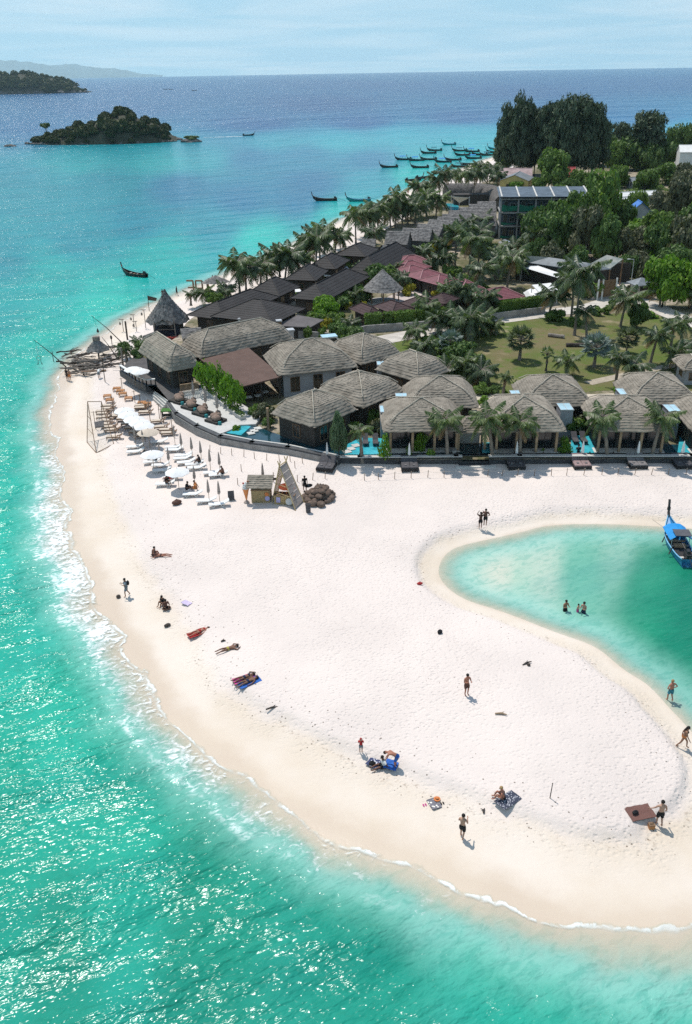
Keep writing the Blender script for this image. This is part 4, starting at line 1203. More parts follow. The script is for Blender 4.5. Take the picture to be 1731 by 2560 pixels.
# workshop
tw = thing('workshop', 'long grey roofed workshop with a pale end wall by the lane', 'workshop')
za, zb = 6.4, 5.2
P_ = [G(1288, 637, za), G(1372, 643, za), G(1470, 657, za), G(1529.5, 672, zb + .3), G(1470, 677, zb), G(1400, 668, zb), G(1325, 657, zb), G(1290, 644, zb + .3)]
MB().slab([P_[0], P_[1], P_[6], P_[7]], 0.12).build('roof', M_TEALROOF, tw)
MB().slab([P_[1], P_[2], P_[5], P_[6]], 0.12).build('roof', M_GREYTILE, tw)
MB().slab([P_[2], P_[3], P_[4], P_[5]], 0.12).build('roof', M_GREYTILE, tw)
back = [flat2(q) for q in (P_[0], P_[1], P_[2], P_[3])]
front = [flat2(q) for q in (P_[4], P_[5], P_[6], P_[7])]
wpoly = back + front
cen = sum(wpoly, Vector()) / len(wpoly)
MB().prism([(q + (cen - q) * 0.06)[:2] for q in wpoly], GZ, zb - 0.12).build('wall', M_WALLDK, tw)
a, b = G(1470, 706, GZ), G(1512, 704, GZ)
MB().bar((a.x, a.y, (GZ + 4.9) / 2), (b.x, b.y, (GZ + 4.9) / 2), 0.3, 4.9 - GZ).build('end_wall', M_CONC_L, tw)
q = a.lerp(b, 0.62)
MB().box((q.x, q.y - 0.2, GZ + 0.8), (0.5, 0.1, 1.6)).build('window', M_GLASSDK, tw)
ta = thing('awning', 'bright white awning sloping along the workshop front', 'awning')
pts = [G(1304.8, 667, 4.4), G(1325, 657, 5.0), G(1415, 688, 4.8), G(1403, 697, 4.2)]
MB().slab(pts, 0.05).build('sheet', M_WHITEFAB, ta)
for q in (pts[0], pts[3]): MB().tube([(q.x, q.y, GZ), (q.x, q.y, q.z)], 0.06, 6).build('post', M_METAL, ta)
ts = thing('shed', 'mossy green roofed open shed with tilted blue panels behind the workshop', 'shed')
pts = [G(1517.7, 637, 7.0), G(1558, 647, 6.6), G(1526, 671, 5.2), G(1478, 658, 5.6)]
MB().slab(pts, 0.12).build('roof', M_TEALROOF, ts)
for q in pts: MB().box((q.x, q.y, GZ), (0.2, 0.2, q.z - GZ - .1)).build('post', M_WOODBR, ts)
pp = [G(1538, 662, 5.0), G(1556, 660, 5.0), G(1548, 680, 3.4), G(1532, 681, 3.4)]
MB().slab(pp, 0.06).build('panel', M_BLUEROOF, ts)
a, b = G(1515, 705, GZ), G(1575, 712, GZ)
d = (flat2(b) - flat2(a)).normalized()
MB().box(((a.x + b.x) / 2, (a.y + b.y) / 2 + 3.0, GZ), ((b - a).length, 5.0, 3.6)).build('wall', M_WALLDK, ts)
fw = thing('board_fence', 'tall brown board fence panel between white posts beside the lane', 'fence')
a, b = G(1492, 750, GZ), G(1537, 745, GZ)
n_ = 16
for i in range(n_):
    c_ = a.lerp(b, (i + .5) / n_)
    MB().box((c_.x, c_.y, GZ + .25), ((b - a).length / n_ - 0.03, 0.06, 3.0 + random.uniform(-.05, .05)), math.atan2(b.y - a.y, b.x - a.x)).build('board', M_FENCEW, fw)
for f_ in (0.0, 0.25, 1.0):
    c_ = a.lerp(b, f_)
    MB().box((c_.x, c_.y - 0.12, GZ), (0.25, 0.2, 3.5)).build('post', M_WHITE, fw)
MB().bar((a.x - 1, a.y - .1, GZ + .15), (b.x + .2, b.y - .1, GZ + .15), 0.35, 0.5).build('kerb', M_CONC, fw)
lp = G(1576, 722, GZ)
tl = thing('lamp_post', 'slim white lamp post standing in the lane before the dark shed', 'lamp post', (lp.x, lp.y, GZ))
MB().tube([(0, 0, 0), (0, 0, 5.2)], [0.09, 0.06], 6).build('pole', M_METAL, tl)
MB().bar((0, 0, 5.2), (-0.9, 0, 5.35), 0.08).build('arm', M_METAL, tl); MB().box((-0.95, 0, 5.25), (0.5, 0.2, 0.12)).build('lamp_head', M_WHITE, tl)
kq = G(1605, 748, GZ)
tk = thing('gate_kiosk', 'small kiosk with dark base and grey roof at the bend of the lane', 'kiosk', (kq.x, kq.y + 1.5, GZ), 0.25)
MB().box((0, 0, 0), (2.8, 2.6, 1.1)).build('base', M_WOODBR, tk); MB().box((0, 0, 1.1), (2.5, 2.3, 1.3)).build('wall', M_CONC_L, tk)
MB().box((0, -1.17, 1.3), (1.6, 0.06, 0.8)).build('window', M_GLASSDK, tk)
hip_roof(MB(), 1.8, 1.7, 2.4, 1.0, 1, .1, 0, 'flat').build('roof', M_GREYTILE, tk)
tf = thing('flat_canopy', 'flat white canopy roof in the workshop yard', 'canopy')
pts = [G(1330.6, 712, 4.2), G(1377.5, 707, 4.2), G(1394.7, 724, 4.2), G(1350, 732, 4.2)]
MB().slab(pts, .15).build('roof', M_WHITE, tf)
for q in pts: MB().tube([(q.x, q.y, GZ), (q.x, q.y, q.z - .1)], .07, 6).build('post', M_METAL, tf)
tf = thing('tarpaulin', 'pale tarpaulin sheet spread over goods in the workshop yard', 'tarpaulin')
mb = MB(); g0, g1, g2, g3 = G(1309, 722, 2.9), G(1340, 716, 3.1), G(1364, 740, 2.7), G(1330, 748, 2.6); rn = random.Random(6); vs = []
for i in range(7):
    for j in range(7):
        q = g0.lerp(g1, i / 6).lerp(g3.lerp(g2, i / 6), j / 6); vs.append((q.x, q.y, q.z + rn.uniform(-.2, .2) - (0.8 if i in (0, 6) or j in (0, 6) else 0)))
mb.add(vs, [(i * 7 + j, i * 7 + j + 1, (i + 1) * 7 + j + 1, (i + 1) * 7 + j) for i in range(6) for j in range(6)]); mb.build('sheet', M_WHITEFAB, tf)
tn = thing('white_tent', 'small white and pale blue ridge tent below the concrete building', 'tent')
A, B, C_, D1, E_ = G(1262, 598, 4.2), G(1277, 606, 4.2), G(1246, 605, 2.6), G(1289, 617, 2.6), G(1262, 617, 2.6)
MB().slab([A, B, E_, C_], .04).build('fly', M_WHITEFAB, tn); MB().slab([A, B, D1, G(1275, 603, 2.6)], .04).build('fly', mat('pale_blue_canvas', (0.45, 0.56, 0.66), .8, .05, 1), tn)
for q in (C_, D1, E_): MB().tube([(q.x, q.y, GZ), (q.x, q.y, q.z)], .05, 5).build('pole', M_METAL, tn)
# small white awnings between the dark bungalows
for x, y in ((683, 746), (735, 727), (780, 704), (822, 687), (855, 670), (924, 635)):
    q = G(x, y, 2.9)
    ta = thing('small_awning', 'little white awning between two dark bungalow roofs', 'awning', (q.x, q.y, 0), 0.3, 'white awnings between the dark bungalows')
    MB().slab([(-1.3, -.6, 2.8), (1.3, -.6, 2.8), (1.3, .7, 3.0), (-1.3, .7, 3.0)], .06).build('sheet', M_WHITEFAB, ta)
    for s in (-1, 1): MB().tube([(s * 1.2, -.5, GZ), (s * 1.2, -.5, 2.8)], .04, 5).build('post', M_METAL, ta)
# clipped hedges with the garden wall
# ------------------------------------------------------------------ plants
def leafmat(name, a, b, trans=0.25, rough=0.6, ns=0.5, spec=0.25):
    m = bpy.data.materials.new(name)
    t = NT(m)
    p = t.new('BsdfPrincipled', Roughness=rough); p.inputs['Specular IOR Level'].default_value = spec
    co = t.new('TexCoord').outputs['Object']
    geo = t.n.new('ShaderNodeNewGeometry')
    oi = t.new('ObjectInfo')
    f = t.math('ADD', t.math('MULTIPLY', t.noise(co, ns, 3, 0.6), 0.55), t.math('MULTIPLY', geo.outputs['Random Per Island'], 0.45))
    cc = t.mixc(t.mapr(f, 0.25, 0.75), a, b)
    cc = t.mixc(t.mapr(oi.outputs['Random'], 0, 1, 0, 0.35, False), cc, tuple(x * 0.5 for x in a))
    t.link(cc, p.inputs['Base Color'])
    tr = t.n.new('ShaderNodeBsdfTranslucent')
    t.link(t.mixc(1.0, cc, (1.3, 1.5, 0.7), 'MULTIPLY'), tr.inputs['Color'])
    ms = t.new('MixShader'); ms.inputs[0].default_value = trans
    t.link(p.outputs[0], ms.inputs[1]); t.link(tr.outputs[0], ms.inputs[2])
    t.link(ms.outputs[0], t.out.inputs['Surface'])
    return m
L_PALM = leafmat('palm_leaflets', (0.067, 0.107, 0.033), (0.167, 0.217, 0.070), 0.22, 0.45, 0.6, 0.45)
L_PALMD = leafmat('dark_palm_leaflets', (0.048, 0.080, 0.033), (0.130, 0.177, 0.065), 0.2, 0.45, 0.6, 0.45)
L_DRY = leafmat('dry_palm_leaflets', (0.200, 0.120, 0.050), (0.340, 0.220, 0.110), 0.2)
L_SILV = leafmat('silver_fan_leaves', (0.085, 0.125, 0.105), (0.190, 0.250, 0.220), 0.12, 0.5, 0.6, 0.4)
L_FAN = leafmat('olive_fan_leaves', (0.051, 0.072, 0.029), (0.123, 0.152, 0.065), 0.15)
L_TREE = leafmat('broad_leaves', (0.053, 0.099, 0.026), (0.143, 0.223, 0.056), 0.2)
L_TREE2 = leafmat('mid_green_leaves', (0.070, 0.130, 0.025), (0.167, 0.250, 0.049), 0.25)
L_TREE3 = leafmat('dusty_olive_leaves', (0.079, 0.092, 0.047), (0.167, 0.167, 0.092), 0.15)
L_BRIGHT = leafmat('bright_green_leaves', (0.087, 0.189, 0.017), (0.189, 0.319, 0.032), 0.3)
L_YELL = leafmat('yellow_green_leaves', (0.220, 0.220, 0.020), (0.420, 0.340, 0.030), 0.25)
L_CAS = leafmat('casuarina_needles', (0.046, 0.071, 0.043), (0.116, 0.147, 0.089), 0.12, 0.7, 0.25, 0.15)
L_FEATH = leafmat('feathery_leaves', (0.072, 0.123, 0.065), (0.152, 0.217, 0.109), 0.25)
M_TRUNK = mat('grey_palm_trunk', (0.22, 0.185, 0.15), 0.9, 0.25, 2.0, 0.5, 10, 0.03, stretch=(1, 1, 4))
M_BARK = mat('brown_bark', (0.095, 0.075, 0.058), 0.95, 0.3, 2.0, 0.6, 8, 0.03)

def frond_mesh(seed, droop, lift, mat_, nl=15, L=1.0):
    rn = random.Random(seed); mb = MB()
    def P(s): return Vector((L * (s - 0.10 * s * s), 0.05 * L * math.sin(s * 2.2 + seed), L * (lift * s - droop * s * s)))
    pts = [P(i / 6) for i in range(7)]
    mb.tube(pts, [0.016 * L, .014 * L, .012 * L, .010 * L, .008 * L, .006 * L, .003 * L], 3, 1)
    for i in range(nl):
        s = 0.16 + 0.84 * i / (nl - 1)
        q = P(s); d = (P(min(1, s + .05)) - P(max(0, s - .05))).normalized()
        ln = L * 0.40 * (math.sin(math.pi * (0.18 + 0.74 * s)) ** 0.8) * rn.uniform(.85, 1.1)
        for sd in (-1, 1):
            side = Vector((0, sd, 0))
            out = (side * 0.80 + d * 0.55 + Vector((0, 0, -0.50 - rn.uniform(0, .35)))).normalized()
            w = d * (0.036 * L)
            m_ = q + out * ln * .5 + Vector((0, 0, .02 * L))
            e = q + out * ln + Vector((0, 0, -.03 * L))
            mb.add([q - w * .7, q + w * .7, m_ + w, e, m_ - w], [(0, 1, 2, 3, 4)])
    return mb.mesh('frond', [mat_, M_TRUNK])
FR = {k: [frond_mesh(1, .30, .85, m_), frond_mesh(2, .72, .66, m_), frond_mesh(3, .85, .34, m_), frond_mesh(4, .80, -.08, m_), frond_mesh(5, .40, .60, m_)] for k, m_ in (('g', L_PALM), ('d', L_PALMD))}
FRDRY = frond_mesh(6, .35, -.55, L_DRY)
def trunk_mesh(seed, H=1.0):
    rn = random.Random(seed); mb = MB(); a = rn.uniform(0, 6.28); off = rn.uniform(.1, .45)
    pts, rad = [], []
    for i in range(9):
        s = i / 8
        o = off * s * s
        pts.append((math.cos(a) * o, math.sin(a) * o, s)); rad.append(0.20 - 0.085 * s + (0.10 if i == 0 else 0) + (0.03 if i % 2 else 0))
    mb.tube(pts, rad, 7)
    me = mb.mesh('trunk', M_TRUNK, True)
    return me, Vector((math.cos(a) * off, math.sin(a) * off, 0))
TRK = [trunk_mesh(i) for i in range(6)]
def frond_layout(rn, n):
    out = []
    for i in range(n):
        lay = i % 3
        yaw = i * 2.399963 + rn.uniform(-.25, .25)
        v = (0 if rn.random() < .5 else 4) if lay == 0 else (1 if lay == 1 else (2 if rn.random() < .6 else 3))
        out.append((v, yaw, rn.uniform(.85, 1.1)))
    return out
def crown_mesh_palm(seed, kind, n=25, dry=2):
    rn = random.Random(seed); vs, fs, mi = [], [], []
    src = [(FR[kind][v], y, s) for v, y, s in frond_layout(rn, n)] + [(FRDRY, rn.uniform(0, 6.28), .8) for _ in range(dry)]
    for me, y, s in src:
        Mx = Matrix.Rotation(.16, 4, 'Y') @ Matrix.Rotation(y, 4, 'Z') @ Matrix.Scale(s, 4)
        n0 = len(vs)
        vs += [tuple(Mx @ v.co) for v in me.vertices]
        fs += [tuple(i + n0 for i in p.vertices) for p in me.polygons]
        mi += [p.material_index if me is not FRDRY else (2 if p.material_index == 0 else 1) for p in me.polygons]
    me = bpy.data.meshes.new('crown'); me.from_pydata(vs, [], fs)
    for m in (L_PALM if kind == 'g' else L_PALMD, M_TRUNK, L_DRY): me.materials.append(m)
    me.polygons.foreach_set('material_index', mi); me.update()
    return me
PCR = {k: [crown_mesh_palm(10 + i, k) for i in range(4)] for k in 'gd'}
prn = random.Random(21)
def palm(x, yb, yt, label, group=None, kind='g', parts=False, L=None, gz=GZ, n=19, lean=None, name='coconut_palm', base=None):
    b = base or G(x, yb, gz)
    H = max(2.0, up_at(b, yt))
    L = L or min(3.9, max(1.7, 0.40 * H + 1.0))
    tr = max(0.8, H - 0.62 * L)
    t = thing(name, label, 'palm tree', b, prn.uniform(0, 6.28) if lean is None else lean, group)
    t.rotation_euler = (prn.gauss(0, .045), prn.gauss(.03, .045), t.rotation_euler.z)
    me, off = prn.choice(TRK)
    place(me, 'trunk', t, (0, 0, -0.15), 0, (1, 1, tr + 0.15))
    top = Vector((off.x, off.y, tr))
    if parts:
        for v, y, s in frond_layout(prn, n):
            o = place(FR[kind][v], 'frond', t, top)
            o.rotation_euler = (0, 0.12 * math.sin(y), y)
            o.scale = (L * s,) * 3
        for k in range(2):
            o = place(FRDRY, 'dead_frond', t, top); o.rotation_euler = (0, 0, prn.uniform(0, 6.28)); o.scale = (L * .8,) * 3
        nuts = MB()
        for k in range(5):
            a_ = k * 1.26
            nuts.ball((0.22 * math.cos(a_), 0.22 * math.sin(a_), -.12), 0.13, 6, 4)
        o = nuts.build('coconuts', L_YELL, t, True, top); o['kind'] = 'stuff'
    else:
        o = place(prn.choice(PCR[kind]), 'crown', t, top, prn.uniform(0, 6.28), L)
    return t
# leafy crowns -----------------------------------------------------------------
def leaf_cloud(seed, lobes, n, size, m, core=0.8, up=0.5, aspect=1.0, name='crown', vert=False):
    """many leaf clumps through the outer part of a set of lobes (centre, radii)"""
    r = np.random.default_rng(seed)
    w = np.array([max(l[1]) ** 2 for l in lobes]); w = w / w.sum()
    k = r.choice(len(lobes), n, p=w)
    C = np.array([l[0] for l in lobes])[k]; Rd = np.array([l[1] for l in lobes])[k]
    d = r.normal(size=(n, 3)); d[:, 2] = d[:, 2] * .9 + .25
    d /= np.linalg.norm(d, axis=1)[:, None]
    rad = 1 - np.abs(r.normal(0, .16, n)) + (r.random(n) < .12) * r.uniform(0, .16, n)
    Pn = C + d * Rd * rad[:, None]
    if vert: Pn[:, 2] += (r.random(n) < .3) * r.uniform(0, .055, n)
    nr = d * .8 + r.normal(0, .6, (n, 3)); nr[:, 2] += up
    nr /= np.linalg.norm(nr, axis=1)[:, None]
    tx = np.cross(nr, r.normal(size=(n, 3))); 
    if vert: tx = np.tile([[0, 0, 1.0]], (n, 1)) + r.normal(0, .35, (n, 3)); tx -= nr * (tx * nr).sum(1)[:, None]
    tx /= np.linalg.norm(tx, axis=1)[:, None]
    ty = np.cross(nr, tx)
    s = size * r.uniform(.6, 1.35, n)[:, None]
    a, b = tx * s * aspect, ty * s
    V = np.stack([Pn - a, Pn + b * .62 - a * .1, Pn + a, Pn - b * .62 + a * .1], 1).reshape(-1, 3)
    F = np.arange(4 * n).reshape(-1, 4)
    vs = [tuple(v) for v in V]; fs = [tuple(q) for q in F]
    if core:
        mb = MB()
        rn = random.Random(seed)
        for c_, rr_ in lobes: mb.ball(c_, 1.0, 7, 5, 0, tuple(x * core for x in rr_), .14, rn)
        n0 = len(vs)
        vs += mb.v; fs += [tuple(i + n0 for i in q) for q in mb.f]
    me = bpy.data.meshes.new(name); me.from_pydata(vs, [], fs); me.materials.append(m); me.update()
    return me
def lobes_round(seed, n=9, flat=.75):
    rn = random.Random(seed); out = [((0, 0, 0.55), (.5, .5, .42))]
    for i in range(n):
        a_ = i * 2.4 + rn.uniform(-.3, .3); rr_ = rn.uniform(.35, .68)
        z = rn.uniform(.25, .85) * (1.15 - rr_ * .5)
        s = rn.uniform(.22, .38)
        out.append(((math.cos(a_) * rr_, math.sin(a_) * rr_, z), (s * 1.1, s * 1.1, s * flat)))
    return out
def lobes_cas(seed):
    rn = random.Random(seed); out = []
    for i in range(30):
        f = (i + .5) / 30; z = .20 + .70 * f
        w = .25 * math.sqrt(max(.05, 1 - ((z - .55) / .40) ** 2)); a_ = i * 2.4 + rn.uniform(-.4, .4); q = w * rn.uniform(.45, 1.05)
        s = rn.uniform(.07, .115)
        out.append(((math.cos(a_) * q, math.sin(a_) * q, z + rn.uniform(-.04, .03)), (s * 1.15, s * 1.15, s)))
    out.append(((0, 0, .6), (.12, .12, .3)))
    return out
CR = {}
def crowns(key, m, n=4, leaves=1700, size=.075, **kw):
    CR[key] = [leaf_cloud(hash(key) % 1000 + i, lobes_round(i * 7 + len(key), 9 + i), leaves, size, m, **kw) for i in range(n)]
def hsh(s): return sum(ord(c) * (i + 3) for i, c in enumerate(s))
for key, m_ in (('dark', L_TREE), ('mid', L_TREE2), ('olive', L_TREE3), ('bright', L_BRIGHT)):
    CR[key] = [leaf_cloud(hsh(key) + i, lobes_round(i * 7 + len(key), 9 + i), 1700, .078, m_, .74) for i in range(4)]
CR['yellow'] = [leaf_cloud(300 + i, lobes_round(i + 60, 6), 500, .13, L_YELL, .7) for i in range(2)]
CR['cas'] = [leaf_cloud(400 + i, lobes_cas(i), 4200, .022, L_CAS, .6, .2, 1.8, vert=True) for i in range(4)]
CR['feath'] = [leaf_cloud(500, [((0, 0, .62), (.2, .2, .33)), ((.18, .05, .5), (.16, .16, .25)), ((-.17, .05, .45), (.15, .15, .25)), ((0, -.15, .38), (.2, .18, .2)), ((.1, .12, .75), (.12, .12, .2))], 2600, .030, L_FEATH, 0, .2, 2.0, vert=True)]
CR['airy'] = [leaf_cloud(520 + i, lobes_round(i + 80, 7), 420, .10, L_BRIGHT, 0) for i in range(3)]
CR['shrub'] = [leaf_cloud(600 + i, lobes_round(i + 30, 6), 620, .12, L_TREE2, .72) for i in range(3)]
CR['shrubd'] = [leaf_cloud(640 + i, lobes_round(i + 35, 6), 620, .12, L_TREE, .72) for i in range(3)]
CR['shrubb'] = [leaf_cloud(660 + i, lobes_round(i + 45, 6), 620, .12, L_BRIGHT, .72) for i in range(2)]
CR['shrubo'] = [leaf_cloud(680 + i, lobes_round(i + 55, 6), 560, .12, L_TREE3, .7) for i in range(2)]
TRB = []
for i in range(4):
    rn = random.Random(i + 70); mb = MB()
    mb.tube([(0, 0, 0), (.02, .01, .3), (rn.uniform(-.05, .05), rn.uniform(-.05, .05), .62)], [.055, .04, .025], 6)
    for k in range(4):
        a_ = k * 1.57 + rn.uniform(0, 1); mb.tube([(.01, .01, .28 + .05 * k), (.22 * math.cos(a_), .22 * math.sin(a_), .5 + .03 * k), (.42 * math.cos(a_), .42 * math.sin(a_), .66)], [.028, .018, .008], 5)
    TRB.append(mb.mesh('trunk', M_BARK, True))
trn = random.Random(33)
def tree(x, yb, yt, wpx, key, label, group=None, name='broadleaf_tree', gz=GZ, cat='tree', squash=1.0):
    b = G(x, yb, gz)
    H = max(0.5, up_at(b, yt))
    W = wpx / pxm(b) / 2
    t = thing(name, label, cat, b, trn.uniform(0, 6.28), group)
    if key == 'cas':
        mb_h = H
        place(TRB[0], 'trunk', t, (0, 0, -.2), 0, (max(2.0, W * .9), max(2.0, W * .9), H * 1.1))
        place(trn.choice(CR[key]), 'crown', t, (0, 0, 0), trn.uniform(0, 6.28), (W * 4.3, W * 4.3, H))
    elif key in ('feath', 'airy'):
        place(TRB[2], 'trunk', t, (0, 0, -.1), 0, (max(.9, W), max(.9, W), H * .75))
        q_ = 2.3 if key == 'feath' else 1.5
        place(trn.choice(CR[key]), 'crown', t, (0, 0, 0), trn.uniform(0, 6.28), (W * q_, W * q_, H))
    elif name == 'shrub':
        mb = place(TRB[trn.randrange(4)], 'stem', t, (0, 0, -.1), 0, (W * .6, W * .6, H * .7))
        place(trn.choice(CR[key]), 'foliage', t, (0, 0, -.05 * H), trn.uniform(0, 6.28), (W * 1.05, W * 1.05, H * .95))
    else:
        place(TRB[trn.randrange(4)], 'trunk', t, (0, 0, -.2), trn.uniform(0, 6.28), (max(2.2, W * 1.1), max(2.2, W * 1.1), H * .85))
        place(trn.choice(CR[key]), 'crown', t, (0, 0, H * (0.10 if H > 2 * W else 0.0)), trn.uniform(0, 6.28), (W, W, H * .95 if H <= 2 * W else H * .86))
    return t
# palms on the sand before the villas, each frond its own leaf
FGRP = 'coconut palms in front of the villas'
for x, yb, yt, lb in ((1119, 1149, 1018, 'coconut palm in front of the first seafront villa, just left of the thatched gate'), (1232, 1149, 1010, 'coconut palm standing right beside the steps of the thatched gate'), (1299.6, 1145, 1018, 'coconut palm in front of the second seafront villa behind a black daybed'),
                      (1518, 1149, 1014, 'coconut palm with a bright trunk beside the white pool slab, by the turquoise bay'), (1628, 1147, 1008, 'coconut palm at the far side of the third seafront villa, between two daybeds')):
    palm(x, yb, yt, lb, FGRP, 'g', True, 2.15, 1.5, 20)
palm(905.7, 1153, 1050, 'slender small-crowned palm with a long bare trunk beside the feathery tree', FGRP, 'g', True, 1.5, 1.5, 12)
# lawn palms
LG = 'palms on the lawn'
for x, yb, yt, lb, L, k in ((1436, 839, 634, 'tallest coconut palm, on the lawn in front of the grey roofed workshop', 3.9, 'd'), (1427, 803, 668, 'coconut palm close behind the tallest lawn palm', 3.2, 'd'), (1372, 797, 706, 'bushy young palm where the path meets the hedge', 2.9, 'd'), (1467, 846, 758, 'short palm just right of the tallest lawn palm', 2.0, 'd'),
                            (1551, 818, 712, 'drooping palm beside the round dark tree on the lawn', 3.1, 'g'), (1416, 940, 876, 'stemless spiky palm behind the second seafront villa pair', 2.1, 'g'), (1538, 965, 868, 'shaggy palm beside the pale track across the lawn', 1.9, 'd'), (1575, 969, 879, 'larger shaggy palm right of the pale track', 2.5, 'd'),
                            (1626, 908, 812, 'palm standing beyond the pale track on the lawn', 2.2, 'd'), (1673, 884, 788, 'slim palm near the picture edge on the lawn', 2.0, 'g'), (1703, 862, 782, 'palm second from the picture edge on the lawn', 2.2, 'd'), (1690, 926, 856, 'low spreading palm near the small grey hut', 2.4, 'd'), (1727, 905, 840, 'palm cut by the picture edge near the small grey hut', 2.0, 'd'),
                            (1257, 992, 930, 'thin young palm with a dry crown beside the rear path', 1.1, 'g'), (1289, 988, 951, 'tiny palm seedling beside the thin young palm', .8, 'g'), (1649, 768, 694, 'palm under the bright round tree at the lane', 2.8, 'g'), (1728, 770, 700, 'palm at the picture edge under the bright round tree', 2.8, 'g')):
    palm(x, yb, yt, lb, LG, k, True, L)
# palms inside the resort
RS = 'coconut palms among the cottages'
for i, (x, yb, yt, L) in enumerate([(1171, 692, 560, 4.2), (1138, 668, 556, 3.4), (1195, 672, 552, 3.2), (1268, 722, 612, 3.6), (1148, 762, 694, 3.0), (1175, 766, 700, 2.8), (1120, 755, 700, 2.4), (952, 708, 660, 2.5), (997, 732, 672, 2.0), (930, 712, 665, 2.4),
                                    (1210, 735, 640, 3.2), (1235, 700, 625, 3.0), (1167, 946, 880, 2.3), (1198, 964, 896, 2.5), (1112, 940, 892, 2.6), (1043, 866, 800, 2.2), (1169, 860, 765, 3.0), (1150, 850, 780, 2.6), (1190, 840, 775, 2.4), (1290, 660, 590, 3.0), (1330, 645, 560, 3.2), (1345, 600, 520, 3.0),
                                    (1085, 690, 640, 2.2), (1100, 640, 585, 2.8), (1205, 640, 575, 2.8), (1060, 900, 840, 2.2), (880, 830, 790, 1.8), (1065, 805, 735, 2.6), (1095, 838, 770, 2.6), (1125, 832, 760, 2.8), (1203, 832, 770, 2.4), (1216, 790, 715, 2.8), (1250, 690, 618, 3.2), (1225, 676, 598, 3.2), (1110, 692, 622, 2.8), (1060, 662, 608, 2.4), (1140, 622, 556, 3.0), (1162, 602, 536, 3.0), (1212, 592, 526, 3.0), (905, 700, 648, 2.4), (860, 738, 688, 2.2), (1012, 722, 676, 2.2), (1375, 640, 560, 3.0), (1312, 600, 522, 3.2), (1300, 700, 640, 2.6), (1240, 838, 792, 1.9), (985, 700, 650, 2.4), (870, 745, 705, 2.0), (900, 760, 716, 2.0), (820, 812, 785, 1.8)]):
    palm(x, yb, yt, 'coconut palm growing among the cottages and gardens of the resort', RS, 'd' if i % 3 else 'g', L > 2.9, L)
# windswept row along the far beach
BR_ = [(890, 608, 508), (914, 590, 506), (946, 584, 494), (936, 621, 556), (962, 562, 497), (977, 574, 507), (989, 573, 468), (1006, 566, 490), (1020, 563, 495), (1038, 564, 490), (1066, 544, 467), (1052, 548, 480), (1090, 544, 475), (1048, 516, 442), (1062, 512, 450), (1115, 522, 410), (1103, 520, 425), (1181, 510, 410),
       (600, 732, 622), (616, 728, 640), (652, 714, 630), (668, 702, 646), (517, 753, 712), (570, 740, 702), (729, 702, 602), (712, 708, 606), (745, 700, 620), (700, 690, 606), (790, 680, 564), (776, 670, 575), (812, 634, 546), (838, 630, 567), (858, 618, 566), (800, 655, 560),
       (1251, 412, 358), (1218, 462, 404), (1200, 462, 398), (1235, 452, 400), (1260, 440, 395), (1285, 420, 388), (1190, 470, 412), (1165, 466, 418), (1140, 470, 420), (1243, 474, 420), (925, 585, 520), (1028, 552, 488)]
for i, (x, yb, yt) in enumerate(BR_):
    if i < 34 and i in (0,): lb = 'leaning coconut palm standing alone on bare sand in the far beach row'
    elif i == 17: lb = 'tall thin coconut palm in front of the barrel-vaulted hall'
    elif i == 13: lb = 'tall slim coconut palm on the beach beside the two moored boats'
    else: lb = 'windswept coconut palm in the long row along the far beach'
    palm(x, yb, yt, lb, 'coconut palms along the far beach', 'd' if i % 2 else 'g', i < 34 and i % 3 == 0, None, 1.6)
# fan palms
def fan_leaf(m_, seed):
    mb = MB(); n = 11
    for i in range(n):
        a0 = -1.75 + 3.5 * i / n; a1 = a0 + 3.5 / n
        am = (a0 + a1) / 2; r1 = 1.0 - .15 * abs(am)
        fold = 0.06
        mb.add([(0.55, 0, 0), (0.55 + .30 * math.cos(a0), .30 * math.sin(a0), -.02), (.55 + .52 * r1 * math.cos(am), .52 * r1 * math.sin(am), fold - .14 * abs(am) ** 1.2), (0.55 + .30 * math.cos(a1), .30 * math.sin(a1), -.02)], [(0, 1, 2, 3)])
    mb.tube([(0, 0, 0), (.56, 0, .0)], [.02, .012], 4, 1)
    return mb.mesh('fan_leaf', [m_, M_TRUNK])
FANS = {k: fan_leaf(m_, 1) for k, m_ in (('s', L_SILV), ('o', L_FAN), ('g', L_PALM))}
def fan_palm(x, yb, yt, wpx, k, label, n=34, droop=.5):
    b = G(x, yb, GZ); H = up_at(b, yt); W = wpx / pxm(b) / 2
    t = thing('fan_palm', label, 'palm tree', b, 0.3, 'fan palms on the lawn')
    cz = H - W * .85
    MB().tube([(0, 0, -.2), (.05, 0, cz * .5), (0, 0, cz)], [.28, .2, .2], 7).build('trunk', M_TRUNK, t, True)
    for i in range(n):
        f = (i + .5) / n
        el = math.asin(1 - 1.55 * f); yw = i * 2.39996
        o = place(FANS[k], 'fan_leaf', t, (0, 0, cz)); o.rotation_euler = (prn.uniform(-.3, .3), -el + prn.uniform(-.12, .12), yw); o.scale = (W * .98,) * 3
    return t
fan_palm(1299, 901, 815, 80, 'o', 'round-headed olive fan palm alone on the open lawn')
fan_palm(1365, 928, 866, 42, 'g', 'small fan palm with a thin stem behind the stemless spiky palm', 22)
fan_palm(1485, 918, 832, 84, 's', 'silver blue fan palm with a forked trunk on the lawn')
fan_palm(1565, 885, 818, 66, 'o', 'olive fan palm between the silver fan palm and the picture edge')
fan_palm(1126, 886, 826, 74, 's', 'silver blue fan palm among shrubs near the thatched villas')
